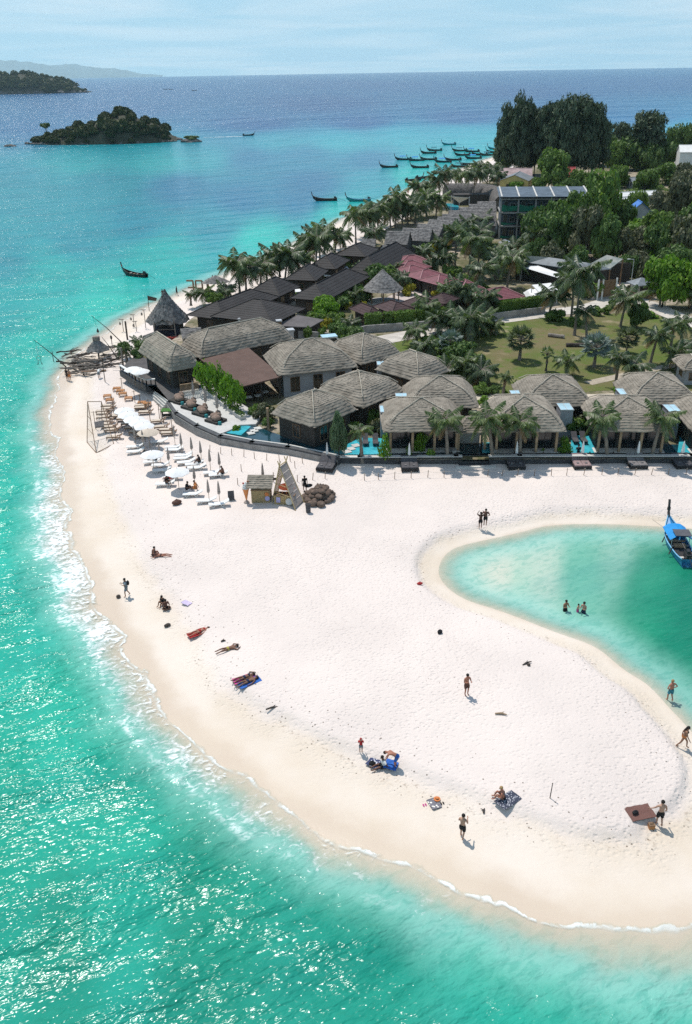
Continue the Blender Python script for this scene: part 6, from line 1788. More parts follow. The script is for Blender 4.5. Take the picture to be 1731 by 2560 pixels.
for x, y, rz, key, lb in ((1036, 452, 0.5, 'dark', 'dark boat nosed onto the sand beside its larger neighbour'), (1062, 446, 0.45, 'dark', 'dark boat pulled bow first onto the sand behind the slim palm'), (1150, 418, 3.3, 'green', 'boat drawn up at the water edge near the far palms'), (1170, 412, 3.3, 'dark', 'dark boat drawn up beside it near the far palms'),
                          (813, 502, 3.1, 'dark', 'dark open long-tail boat moored alone off the beach palms'), (897, 503, 3.14, 'teal', 'teal long-tail boat moored close in beside the beach palms')):
    q = G(x, y); dup(first[key], q, rz, lb)
dup(first['dark'], G(338, 690), 2.62, 'dark long-tail boat alone off the near beach with prow up', (.82, .9, .9), group='lone long-tail boats')
dup(first['dark'], G(622, 339), 0.1, 'long-tail boat under way with a white wake beside the small island', group='lone long-tail boats')
for x, y, lb in ((414, 224, 'tiny far boat on the open sea, the outer of a pair'), (427, 224, 'tiny far boat on the open sea, the inner of a pair'), (486, 227, 'tiny far boat alone on the open sea')):
    dup(first['dark'], G(x, y), 3.14, lb, 1.4, group='far boats on the open sea')
# wake of the moving boat
mb = MB(); a, b = G(607, 341), G(508, 344)
for i in range(26):
    f = i / 26; c_ = a.lerp(b, f + random.uniform(0, .03)); w = .5 + 2.2 * f
    y = random.uniform(-w, w); s = random.uniform(.5, 1.8) * (1.2 - .5 * f)
    k = [Vector((c_.x + s * 1.6 * math.cos(t_), c_.y + y + s * .5 * math.sin(t_), 0.03 + .002 * i)) for t_ in [j * 1.0472 for j in range(6)]]
    mb.add(k, [(0, 1, 2, 3, 4, 5)])
o = mb.build('wake_foam', mat('white_foam', (.8, .82, .82), .9, .03, 1)); o['kind'] = 'stuff'

# ------------------------------------------------------------------ beach furniture
def lounger_mesh():
    """white sling lounger 1.9 m long, head at +x"""
    t = thing('sun_lounger', 'x', 'sun lounger')
    fr = MB()
    for s in (-.3, .3):
        fr.bar((-.95, s, .30), (.35, s, .30), .05); fr.bar((.35, s, .30), (.98, s, .62), .05)
        fr.bar((-.75, s, .30), (-.55, s, 0), .045); fr.bar((-.35, s, .30), (-.55, s, 0), .045); fr.bar((.55, s, .36), (.40, s, 0), .045); fr.bar((.15, s, .30), (.40, s, 0), .045)
    fr.bar((-.95, -.3, .30), (-.95, .3, .30), .05); fr.bar((.98, -.3, .62), (.98, .3, .62), .05)
    fr.build('frame', M_WHITE, t)
    MB().slab([(-.93, -.27, .335), (.35, -.27, .335), (.35, .27, .335), (-.93, .27, .335)], .03).build('sling_seat', M_WHITEFAB, t)
    MB().slab([(.36, -.27, .335), (.97, -.27, .65), (.97, .27, .65), (.36, .27, .335)], .03).build('sling_back', M_WHITEFAB, t)
    return t
def woodbed():
    t = thing('wooden_lounger', 'x', 'sun lounger')
    for k in range(6): MB().box((-.78 + k * .22, 0, .34), (.19, .66, .035)).build('slat', M_WOODBR, t)
    for k in range(3):
        MB().slab([(.53 + k * .155, -.33, .40 + k * .085), (.66 + k * .155, -.33, .47 + k * .085), (.66 + k * .155, .33, .47 + k * .085), (.53 + k * .155, .33, .40 + k * .085)], .035).build('back_slat', M_WOODBR, t)
    for x in (-.82, .6):
        for y in (-.29, .29): MB().box((x, y, 0), (.07, .07, .34)).build('leg', M_WOODBR, t)
    for y in (-.345, .345): MB().box((-.1, y, .28), (1.6, .04, .10)).build('side_rail', M_WOODBR, t)
    MB().slab([(-.85, -.28, .42), (.30, -.28, .42), (.30, .28, .42), (-.85, .28, .42)], .04).build('cushion', M_BEIGEFAB, t)
    return t
def woodtable():
    t = thing('low_wooden_table', 'x', 'table')
    for k in range(5): MB().box((-.40 + k * .2, 0, .42), (.17, .72, .04)).build('slat', M_WOODOR, t)
    for x in (-.45, .45):
        for y in (-.32, .32): MB().box((x, y, 0), (.07, .07, .42)).build('leg', M_WOODOR, t)
    for y in (-.37, .37): MB().box((0, y, .34), (1.0, .035, .09)).build('apron', M_WOODOR, t)
    return t
def umbrella(fab, R_=1.25, H=2.3, n=8):
    t = thing('beach_umbrella', 'x', 'umbrella')
    MB().tube([(0, 0, -.2), (0, 0, H + .08)], .028, 6).build('pole', M_WOOD, t)
    for k in range(n):
        a0, a1 = 2 * math.pi * k / n, 2 * math.pi * (k + 1) / n
        am = (a0 + a1) / 2
        P0 = (0, 0, H); P1 = (R_ * .55 * math.cos(a0), R_ * .55 * math.sin(a0), H - .20); P2 = (R_ * .55 * math.cos(a1), R_ * .55 * math.sin(a1), H - .20)
        Q1 = (R_ * math.cos(a0), R_ * math.sin(a0), H - .46); Q2 = (R_ * math.cos(a1), R_ * math.sin(a1), H - .46); Qm = (R_ * .94 * math.cos(am), R_ * .94 * math.sin(am), H - .42)
        mb = MB(); mb.add([P0, P1, P2, Q1, Qm, Q2], [(0, 1, 2), (1, 3, 4), (1, 4, 2), (2, 4, 5)])
        mb.add([(x, y, z - .025) for x, y, z in (P0, P1, P2, Q1, Qm, Q2)], [(2, 1, 0), (4, 3, 1), (2, 4, 1), (5, 4, 2)])
        mb.build('canopy_panel', fab, t)
    rb = MB()
    for k in range(n):
        a0 = 2 * math.pi * k / n
        rb.bar((0, 0, H - .04), (R_ * math.cos(a0), R_ * math.sin(a0), H - .49), .018)
    rb.build('ribs', M_WOOD, t)['kind'] = 'stuff'
    return t
def closed_umbrella(fab, H=2.5):
    t = thing('closed_umbrella', 'x', 'umbrella')
    MB().tube([(0, 0, -.2), (0, 0, H)], .026, 6).build('pole', M_WOOD, t)
    mb = MB(); n = 8; prof = [(.05, H - 1.42), (.15, H - 1.3), (.13, H - .9), (.09, H - .4), (.03, H - .02)]
    vs = []
    for i, (r_, z) in enumerate(prof):
        for k in range(n): vs.append((r_ * (1.25 if k % 2 else .75) * math.cos(k * math.pi / 4), r_ * (1.25 if k % 2 else .75) * math.sin(k * math.pi / 4), z))
    mb.add(vs, [(i * n + k, i * n + (k + 1) % n, (i + 1) * n + (k + 1) % n, (i + 1) * n + k) for i in range(len(prof) - 1) for k in range(n)])
    mb.build('folded_canopy', fab, t)
    MB().lathe((0, 0, H - 1.12), [(.155, 0), (.155, .05)], 8).build('tie_band', fab, t)
    MB().lathe((0, 0, -.02), [(.20, 0), (.20, .05), (.04, .07)], 8).build('foot', M_CONC_D, t)
    return t
PL, PW, PT = lounger_mesh(), woodbed(), woodtable()
PU, PUB, PC = umbrella(M_WHITEFAB), umbrella(M_BEIGEFAB), closed_umbrella(M_TAUPE)
PCW = closed_umbrella(M_WHITEFAB, 2.4)
used = set()
def put(proto, loc, rz, label, group, sc=None):
    if proto.name in used: return dup(proto, loc, rz, label, sc, group)
    used.add(proto.name)
    proto.location = loc; proto.rotation_euler = (0, 0, rz); proto['label'] = label; proto['group'] = group
    if sc: proto.scale = (sc, sc, sc)
    return proto
zx = lambda x, y: (180 + x / 3.9275, 930 + y / 3.9275)
bx_ = random.Random(12)
def spot(x, y): return at(*zx(x, y))
for (x, y), lb in zip([(625, 752), (628, 800), (862, 702), (1000, 758), (1012, 784), (1100, 838), (1090, 868), (1125, 905), (1205, 925), (1228, 958), (1385, 1008), (1440, 1030), (875, 935), (888, 985), (1325, 1285), (1445, 1318), (1190, 1220), (795, 900), (920, 1120), (985, 1060)], [
    'white sling lounger at the seaward end of the near white umbrella', 'white sling lounger next below the seaward one', 'white sling lounger just beyond the near white umbrella, by the beige one', 'white sling lounger at the start of the inner row, by the closed parasol', 'white sling lounger second in the inner row', 'white sling lounger with a blue bag on it in the inner row', 'white sling lounger beside the blue-bag lounger', 'white sling lounger with towels left in the inner row', 'white lounger with a person sitting at its head', 'white sling lounger below the seated person in the inner row',
    'white sling lounger of the last inner pair nearer the sea', 'white sling lounger of the last inner pair with a dark bag', 'white sling lounger under the taupe parasols in the seaward row', 'white sling lounger beside the big white umbrella', 'white lounger of the separate end pair, seaward side', 'white lounger of the separate end pair, beside the chalkboard sign', 'white lounger beside the dark seated woman', 'white lounger in the shadow of the near white umbrella', 'white lounger holding a dark seated couple', 'white lounger piled with clothes under the big white umbrella']):
    put(PL, spot(x, y), bx_.uniform(.02, .22), lb, 'white sling loungers')
for i, (x, y) in enumerate([(480, 442), (515, 480), (560, 528), (600, 570), (640, 610), (700, 645), (690, 372), (730, 415), (850, 502), (885, 560), (935, 590), (955, 622), (362, 352), (365, 380), (310, 405), (320, 430), (318, 465), (345, 500), (345, 535), (380, 560), (405, 590), (420, 660), (430, 455), (690, 350)]):
    nm = ('wooden lounger in the shade of the overlapping white umbrellas' if i < 6 else 'wooden lounger in the inner row beside the green topped table' if i < 12 else 'wooden lounger standing in the netted frame at the sea side')
    put(PW, spot(x, y), bx_.uniform(.0, .2), nm, 'wooden loungers on the beach')
for (x, y), lb in zip([(445, 185), (480, 208), (503, 236), (560, 280), (352, 258), (376, 300), (690, 325), (742, 335)], ['orange wooden table highest up the beach beside the railing', 'orange wooden table second down from the railing end', 'orange wooden table third down from the railing end', 'orange wooden table fourth down, nearest the white umbrellas', 'orange wooden table set apart on the seaward side', 'orange wooden table just below the one set apart', 'orange wooden table beside the terrace steps', 'second orange wooden table beside the terrace steps']):
    put(PT, spot(x, y), bx_.uniform(.0, .15), lb, 'orange wooden tables')
def ump(x, y, H=2.3):          # canopy centre in the zoomed view -> pole foot on the sand
    px, py = zx(x, y); p = G(px, py, 1.0 + H - .2); return Vector((p.x, p.y, ground_z(p.x, p.y)))
for (x, y), lb in zip([(510, 345), (548, 385), (605, 430), (660, 465), (700, 500), (785, 778), (1032, 960)], ['white umbrella highest of the five overlapping ones', 'white umbrella second of the five overlapping ones', 'white umbrella in the middle of the five overlapping ones', 'white umbrella fourth of the five overlapping ones', 'white umbrella lowest of the five overlapping ones', 'white umbrella standing alone among the first white loungers', 'white umbrella nearest the water, with a big round shadow']):
    put(PU, ump(x, y), bx_.uniform(0, .7), lb, 'open white umbrellas')
put(PUB, ump(745, 562), .2, 'open beige umbrella just below the white cluster', 'open beige umbrella')
for i, (x, y) in enumerate([(632, 735), (712, 775), (1016, 722), (1085, 805), (1187, 850), (1276, 888), (1365, 975), (1458, 1005), (875, 905), (962, 955), (1215, 1145), (1352, 1285), (1455, 1300)]):
    put(PC, spot(x, y), 0, ['closed taupe parasol beside the seaward white loungers', 'closed taupe parasol right behind the lone white umbrella', 'closed taupe parasol at the top of the inner lounger row', 'closed taupe parasol second in the inner row', 'closed taupe parasol third in the inner row', 'closed taupe parasol over the seated person in the inner row', 'closed taupe parasol over the last inner lounger pair', 'closed taupe parasol at the end of the inner row', 'closed parasol with a brown tie near the lone white umbrella', 'closed parasol half behind the white umbrella nearest the water', 'closed parasol beside the woman in the orange wrap', 'closed parasol of the separate end pair, seaward one', 'closed parasol of the separate end pair, landward one'][i], 'closed taupe parasols')
# thin poles and lights strung between the loungers
for i, (x, yt, yb) in enumerate([(620, 205, 300), (675, 245, 340), (415, 240, 430), (770, 265, 480), (865, 310, 490), (990, 470, 630), (495, 60, 170), (235, 385, 560), (435, 590, 680), (880, 375, 480)]):
    b = spot(x, yb); px, py = zx(x, yt); h = max(1.6, min(4, up_at(b, py)))
    tp = thing('rope_light_pole', 'thin brown pole carrying string lights among the beach loungers', 'pole', b, 0, 'thin poles among the loungers')
    MB().tube([(0, 0, -.2), (.03, .02, h)], .04, 5).build('shaft', M_WOODBR, tp)
    MB().bar((-.25, 0, h - .15), (.3, 0, h - .1), .03).build('cross_arm', M_WOODBR, tp)
# green-topped table
q = spot(975, 440)
t = thing('turf_topped_table', 'dark table with a green turf top beside the terrace wall', 'table', q, .12)
MB().box((0, 0, .85), (2.2, 1.1, .10)).build('tabletop', M_GREENTOP, t)
for x in (-1, 1):
    for y in (-.45, .45): MB().box((x, y, 0), (.1, .1, .85)).build('leg', M_WALLDK, t)
MB().box((0, 0, .25), (1.9, .8, .05)).build('shelf', M_WALLDK, t)
# netted frame
t = thing('netted_frame', 'leaning pole frame hung with pale netting around the seaward loungers', 'frame')
F0, F1, F2, F3 = spot(142, 690), spot(240, 800), spot(412, 705), spot(300, 560)
hT = 3.6
T0 = Vector(spot(160, 480)) + Vector((0, 0, hT)); 
T0 = G(*zx(155, 290), 4.4); T1 = G(*zx(290, 290), 4.4)
B0, B1 = spot(150, 690), spot(240, 795)
for a, b in ((B0, T0), (B1, T0), (B1, F2), (B0, B1), (T0, T1), (T1, F2), (T1, F3)):
    MB().tube([a, b], .045, 5).build('pole', M_WOODBR, t)
for f in (.35, .65):
    MB().tube([B0.lerp(T0, f), B1.lerp(T0, f)], .03, 5).build('pole', M_WOODBR, t)
net = MB()
def net_quad(a, b, c, d, n, m):
    for i in range(n + 1): net.bar(a.lerp(b, i / n), d.lerp(c, i / n), .008)
    for j in range(m + 1): net.bar(a.lerp(d, j / m), b.lerp(c, j / m), .008)
net_quad(B0, B1, T0.lerp(B1, .02), T0, 10, 14); net_quad(B1, F2, T1, T0, 12, 14)
net.build('netting', M_ROPE, t)['kind'] = 'stuff'
MB().slab([spot(240, 620) + Vector((0, 0, 1.0)), spot(325, 610) + Vector((0, 0, 1.0)), spot(330, 575) + Vector((0, 0, 1.3)), spot(235, 590) + Vector((0, 0, 1.3))], .12).build('dark_cover', M_CUSH, t)
# black double daybeds before the villas
def daybed():
    t = thing('double_daybed', 'x', 'daybed')
    MB().box((0, 0, .14), (1.8, 1.95, .26)).build('base', M_BLACKWK, t)
    for x in (-.8, .8):
        for y in (-.88, .88): MB().box((x, y, 0), (.1, .1, .12)).build('leg', M_BLACKWK, t)
    for x in (-.43, .43):
        MB().box((x, -.22, .40), (.82, 1.40, .13)).build('mattress', M_CUSH, t)
        MB().slab([(x - .41, .45, .52), (x + .41, .45, .52), (x + .41, 1.10, 1.05), (x - .41, 1.10, 1.05)], .13).build('backrest', M_CUSH, t)
        MB().box((x, -.35, .53), (.22, .22, .08)).build('rolled_towel', M_CUSHGR, t)
    return t
PD = daybed(); DBG = 'double daybeds along the villas'
def recol(o, a, b):
    for ch in o.children:
        if ch.data.materials and ch.data.materials[0] == a:
            ch.data = ch.data.copy(); ch.data.materials[0] = b
for x, y, rz, lb, mcol in ((817, 1172, -.25, 'black double daybed beside the feathery tree', None), (1024, 1171, 0, 'black double daybed in front of the first seafront villa', None), (1288.7, 1167, 0, 'black double daybed in front of the second seafront villa', None), (1452, 1166, 0, 'double daybed with dusty mauve cushions by the turquoise bay', M_CUSHMV), (1591, 1165, 0, 'double daybed with grey cushions in front of the third seafront villa', M_CUSHGR), (1704.7, 1165, 0, 'black double daybed nearest the picture edge', None)):
    o = put(PD, at(x, y), rz, lb, DBG)
    if mcol: recol(o, M_CUSH, mcol)
for x, y, lb in ((819, 1158, 'closed white parasol behind the daybed by the feathery tree'), (1023, 1160, 'closed white parasol behind the daybed of the first seafront villa'), (1290, 1156, 'closed white parasol behind the daybed of the second seafront villa'), (1454, 1155, 'closed white parasol behind the mauve daybed'), (1592, 1155, 'closed white parasol behind the grey cushioned daybed'), (1703, 1155, 'closed white parasol behind the daybed nearest the picture edge')):
    put(PCW, at(x, y), 0, lb, 'closed white parasols')
# loungers standing in the turquoise cells of the pool
PS = thing('pool_lounger', 'x', 'sun lounger')
MB().slab([(-.3, -.9, .35), (.3, -.9, .35), (.3, .2, .35), (-.3, .2, .35)], .1).build('seat', M_CUSH, PS); MB().slab([(-.3, .2, .35), (.3, .2, .35), (.3, .85, .85), (-.3, .85, .85)], .1).build('backrest', M_CUSH, PS)
for x in (-.27, .27):
    for y in (-.8, .15): MB().box((x, y, 0), (.06, .06, .3)).build('leg', M_BLACKWK, PS)
for x, y, lb in ((914, 1108, 'dark pool lounger in the turquoise corner beside the bent villa'), (939, 1108, 'second dark pool lounger in the turquoise corner beside the bent villa'), (1437, 1103, 'dark pool lounger in the turquoise bay'), (1458, 1103, 'second dark pool lounger in the turquoise bay')):
    q = G(x, y, 2.05); put(PS, q, 0, lb, 'loungers in the pool')
# rope posts
RP = [(580, 1132), (610, 1136), (637, 1141), (667, 1145), (699, 1147), (726, 1148), (757, 1152), (738, 1164), (744, 1198), (782, 1194), (813, 1191), (911.5, 1195), (946.5, 1193), (986.8, 1191.5), (1028, 1189), (1069.6, 1187.5), (1110.5, 1187.5), (1219.5, 1185), (1255, 1184), (1294, 1183.5), (1336, 1184), (1378.5, 1183), (1416.6, 1182.5), (1459.7, 1182), (1505, 1181), (1544.7, 1181.5), (1587, 1181.5), (1628.7, 1181), (1671, 1181), (1714.8, 1181), (525, 1122), (552, 1128), (595, 1206), (604, 1172)]
proto = None
for i, (x, y) in enumerate(RP):
    lb = 'thin rope post in the line marking off the villas\' strip of sand' if i > 8 else 'thin rope post in the line curving below the sea wall'
    if proto is None:
        proto = thing('rope_post', lb, 'post', at(x, y + 6), 0, 'rope posts on the sand')
        MB().tube([(0, 0, -.2), (.02, 0, .78)], [.035, .03], 6).build('stake', M_WOODBR, proto)
        MB().lathe((.02, 0, .70), [(.045, 0), (.045, .05)], 6).build('rope_ring', M_ROPE, proto)
    else:
        c_ = dup(proto, at(x, y + 6), bx_.uniform(0, 3), lb)
        c_.rotation_euler = (bx_.uniform(-.1, .1), bx_.uniform(-.1, .1), 0)
rope = MB()
for a, b in zip(RP[11:29], RP[12:30]):
    p0, p1 = at(a[0], a[1] + 6, .66), at(b[0], b[1] + 6, .66)
    m_ = (p0 + p1) / 2 - Vector((0, 0, .14))
    rope.tube([p0, m_, p1], .012, 4)
o = rope.build('boundary_rope', M_ROPE); tag(o, 'pale sagging rope strung between the thin posts before the villas', 'rope')
# boundary stakes and marks ----------------------------------------------------
q = at(1375, 1995); t = thing('marker_pole', 'single dark pole planted upright in the open sand', 'pole', q)
MB().tube([(0, 0, -.2), (.06, 0, 1.15)], [.03, .025], 6).build('shaft', M_WOODDK, t)
MB().lathe((.056, 0, 1.06), [(.036, 0), (.036, .07)], 6).build('tape_band', M_TAUPE, t)

# ------------------------------------------------------------------ bamboo stand, kiosk, cone, sandbags
zy = lambda x, y: (560 + x / 3.9275, 900 + y / 3.9275)
def sp3(x, y): return at(*zy(x, y))
t = thing('aframe_shelter', 'tall pointed bamboo lean-to shelter with taupe sail panels', 'shelter')
Lf, Lb_, Rf, Rb = sp3(475, 1400), sp3(520, 1330), sp3(705, 1480), sp3(790, 1400)
apf, apb = G(*zy(545, 1035), 0), G(*zy(612, 990), 0)
cf = (Lf + Rf) / 2; cb = (Lb_ + Rb) / 2
hf = up_at((cf.x, cf.y, cf.z), zy(0, 1180)[1]); 
# apex directly over the middle of the two legs
def over(px, py, near):
    d = Vector(ray(px, py)); o = Vector((0, 0, CAM_H)); s = (near.y - 0) / d.y
    return o + d * s
AF = over(*zy(545, 1040), (Lf + Rf) / 2 + Vector((0, 1.2, 0))); AB = over(*zy(612, 992), (Lf + Rb) / 2 + Vector((0, 2.2, 0)))
for a, b in ((Lf, AF), (Rf, AF), (Lb_, AB), (Rb, AB), (AF, AB)):
    e = (b - a).normalized() * .5
    MB().tube([a, b + (e if b is not AB or a is not AF else e * 0)], .055, 6).build('bamboo_pole', M_BAMBOO, t)
for f in (.30, .52, .74): MB().tube([Lf.lerp(AF, f), Rf.lerp(AF, f)], .035, 5).build('cross_pole', M_BAMBOO, t)
for k in range(6):
    f0, f1 = .05 + k * .155, .05 + (k + 1) * .155 - .012
    MB().slab([Rf.lerp(AF, f0), Rb.lerp(AB, f0), Rb.lerp(AB, f1), Rf.lerp(AF, f1)], .03).build('sail_panel', M_TAUPE, t)
for k in range(17):
    f0, f1 = .06 + k * .054, .06 + k * .054 + .034
    MB().slab([Lf.lerp(AF, f0), Lb_.lerp(AB, f0), Lb_.lerp(AB, f1), Lf.lerp(AF, f1)], .03).build('split_slat', M_BAMBOO, t)
q = sp3(595, 1420)
t = thing('drinks_counter', 'bamboo bar counter with a red parasol top and a white round sign', 'bar counter', q, -.12)
MB().box((0, .35, 0), (1.9, .7, .95)).build('counter_body', M_BAMBOO, t); MB().box((0, .35, .95), (2.1, .85, .06)).build('counter_top', M_WOODBR, t)
for k in range(9): MB().tube([(-.9 + k * .22, -.02, .02), (-.9 + k * .22, -.02, .93)], .05, 5).build('bamboo_cane', M_BAMBOO, t)
sg = MB().lathe((.32, 0, 0), [(.34, -.02), (.34, .02)], 18).build('round_sign', M_WHITE, t); sg.rotation_euler = (R(80), 0, 0); sg.location = (.18, -.14, .40)
MB().box((-.55, -.10, .25), (.38, .03, .55)).build('menu_board', mat('lilac_board', (.42, .38, .60), .7, .1, 2), t)
for k in range(6): MB().lathe((-.6 + k * .2, .3, 1.01), [(.04, 0), (.04, .16), (.015, .22), (.015, .27)], 7).build('bottle', M_GLASSDK if k % 2 else M_ORANGE, t)
q2 = q + Vector((.25, 1.1, 0))
t = thing('red_parasol', 'small orange red parasol over the bamboo bar counter', 'umbrella', q2)
MB().tube([(0, 0, 0), (0, 0, 1.75)], .025, 5).build('pole', M_WOOD, t); MB().lathe((0, 0, 1.35), [(.85, 0), (.80, .07), (.4, .27), (.02, .42)], 10).build('canopy', mat('orange_red_canvas', (.60, .12, .05), .8, .1, 2), t)
q = sp3(365, 1400)
t = thing('bamboo_kiosk', 'small bamboo kiosk with a shaggy thatched roof beside the ice cream cone', 'kiosk', (q.x, q.y, q.z), -.06)
MB().box((0, .75, 0), (1.75, 1.5, 1.75)).build('wall', M_WOOD, t)
for k in range(15): MB().tube([(-.85 + k * .121, -.03, 0), (-.85 + k * .121, -.03, 1.3)], .05, 5).build('bamboo_cane', M_BAMBOO, t)
MB().box((0, -.06, 1.3), (1.85, .12, .08)).build('counter_top', M_WOODBR, t)
mb = MB(); rn = random.Random(2)
for k in range(6):
    y0, y1 = -.55 + k * .24, -.55 + (k + 1) * .24; z0, z1 = 1.80 + k * .12, 1.80 + (k + 1) * .12; n = 16
    lo = [(-1.25 + 2.5 * i / n, y0 + rn.uniform(-.05, .02), z0 + .06 + rn.uniform(-.05, .02)) for i in range(n + 1)]; hi = [(-1.25 + 2.5 * i / n, y1 + .02, z1) for i in range(n + 1)]; un = [(x, y, z - .1) for x, y, z in lo]
    mb.add(un + lo + hi, [(i, i + 1, n + 2 + i, n + 1 + i) for i in range(n)] + [(n + 1 + i, n + 2 + i, 2 * n + 3 + i, 2 * n + 2 + i) for i in range(n)])
mb.add([(-1.25, .89, 2.52), (1.25, .89, 2.52), (1.25, 1.9, 1.95), (-1.25, 1.9, 1.95)], [(0, 1, 2, 3)])
mb.build('roof', M_THATCH, t)
for x, z, r_, m_ in ((.62, .95, .20, M_ORANGE), (.66, .50, .24, mat('lilac_board', (.42, .38, .60)))):
    o = MB().lathe((0, 0, 0), [(r_, -.015), (r_, .015)], 14).build('round_menu', m_, t); o.rotation_euler = (R(85), 0, 0); o.location = (x, -.12, z)
q = sp3(225, 1400)
t = thing('ice_cream_statue', 'giant ice cream cone statue with white swirl and orange cone', 'statue', q)
MB().lathe((0, 0, 0), [(.30, 0), (.28, .06), (.05, .30), (.05, .34)], 12).build('base', M_TAUPE, t)
MB().lathe((0, 0, .26), [(.05, 0), (.30, 1.15), (.33, 1.22), (.30, 1.26)], 14).build('cone', mat('orange_cone', (.72, .27, .09), .6, .15, 9), t)
MB().lathe((0, 0, 1.50), [(.30, 0), (.34, .08), (.27, .2), (.29, .27), (.20, .40), (.21, .46), (.10, .58), (.02, .68)], 14).build('soft_serve_swirl', M_WHITE, t)
MB().tube([(.14, .0, 1.85), (.32, .0, 2.25), (.22, 0, 2.32), (.14, 0, 2.22)], .03, 6).build('wafer_curl', M_ORANGE, t); MB().ball((-.2, 0, 2.05), .10, 8, 6).build('cherry', M_RED, t)
q = sp3(390, 1235); t_ = put(PC, q, 0, 'closed brown parasol rising behind the bamboo kiosk', 'closed taupe parasols')
q = sp3(75, 1375); t = thing('chalkboard_sign', 'black folding chalkboard sign standing alone on the sand', 'sign', q, .2)
for s in (-1, 1):
    MB().slab([(-.30, s * .25, .0), (.30, s * .25, .0), (.30, s * .03, .98), (-.30, s * .03, .98)], .04).build('board', M_CUSH, t)
MB().box((0, -.26, -.02), (.5, .06, .06)).build('foot_rail', M_WHITE, t)
q = sp3(490, 1200); t = thing('hanging_post_sign', 'short post with a small sign board in front of the bamboo shelter', 'sign', q); MB().tube([(0, 0, -.1), (0, 0, 1.1)], .04, 5).build('post', M_WOODBR, t); MB().box((.12, -.04, .25), (.38, .04, .26)).build('sign_board', M_WOODDK, t)
q = sp3(830, 1495); t = thing('rubbish_bin', 'black open-topped rubbish bin beside the sandbag pile', 'bin', q)
MB().lathe((0, 0, 0), [(.22, 0), (.25, .75), (.27, .80)], 12).build('drum', M_CUSH, t); MB().lathe((0, 0, .78), [(.28, 0), (.28, .05), (.2, .06)], 12).build('rim', M_BLACKWK, t); MB().tube([(-.2, -.25, .45), (.2, -.25, .45)], .03, 5).build('handle', M_CUSHGR, t)
# sandbags
rn = random.Random(17); base = sp3(935, 1430)
SBG = 'brown sandbags in the pile beside the bamboo shelter'
sbm = [MB().ball((0, 0, .22), .44, 10, 7, 0, (1.12, .9, .56), .07, random.Random(i)).mesh('bag', M_SACK, True) for i in range(4)]
neck = MB().tube([(.44, 0, .24), (.60, 0, .30)], [.09, .13], 6).mesh('tied_neck', M_SACK)
bags = []
for (x, y, z) in [(870, 1430, 0), (955, 1435, 0), (1020, 1400, 0), (830, 1395, 0), (905, 1400, .05), (985, 1375, .1), (1050, 1370, 0), (810, 1355, 0), (870, 1365, .3), (935, 1372, .45), (1010, 1345, .3), (1055, 1335, 0), (845, 1335, .3), (900, 1335, .65), (960, 1330, .75), (1015, 1318, .3), (880, 1305, .3), (930, 1298, .8), (990, 1300, .5), (945, 1275, .3), (1000, 1275, .1), (795, 1370, 0)]:
    q = sp3(x, y + (0 if z < .2 else z * 60)); o = None
    t = thing('sandbag', 'fat brown sandbag at the foot of the pile beside the bamboo shelter' if z < .2 else 'fat brown sandbag heaped on top of the pile beside the bamboo shelter', 'sandbag', q + Vector((0, 0, z)), rn.uniform(0, 6.28), SBG, rn.uniform(.9, 1.1))
    place(rn.choice(sbm), 'bag', t); place(neck, 'tied_neck', t)
# ------------------------------------------------------------------ people
def skinmat(name, c): return mat(name, c, 0.6, 0.08, 6, spec=.3)
SK = {'tan': skinmat('tanned_skin', (.30, .155, .095)), 'brown': skinmat('brown_skin', (.19, .095, .06)), 'fair': skinmat('fair_skin', (.46, .27, .19)), 'red': skinmat('sunburnt_skin', (.40, .17, .11))}
CL = {k: mat(k + '_cloth', c, .9, .12, 4) for k, c in {'black': (.015, .015, .017), 'navy': (.02, .03, .07), 'blue': (.03, .12, .42), 'grey': (.16, .20, .23), 'red': (.42, .03, .03), 'white': (.7, .7, .68), 'pink': (.62, .06, .28), 'teal': (.04, .20, .26), 'brown': (.12, .06, .045), 'orange': (.60, .22, .07), 'yellow': (.5, .42, .1)}.items()}
M_HAIRD = mat('dark_hair', (.014, .010, .008), .7, .2, 8); M_HAIRB = mat('blond_hair', (.34, .22, .10), .7, .2, 8); M_EYE = mat('dark_eye', (.01, .01, .01), .3, 0, 1)
def V3(*a): return Vector(a)
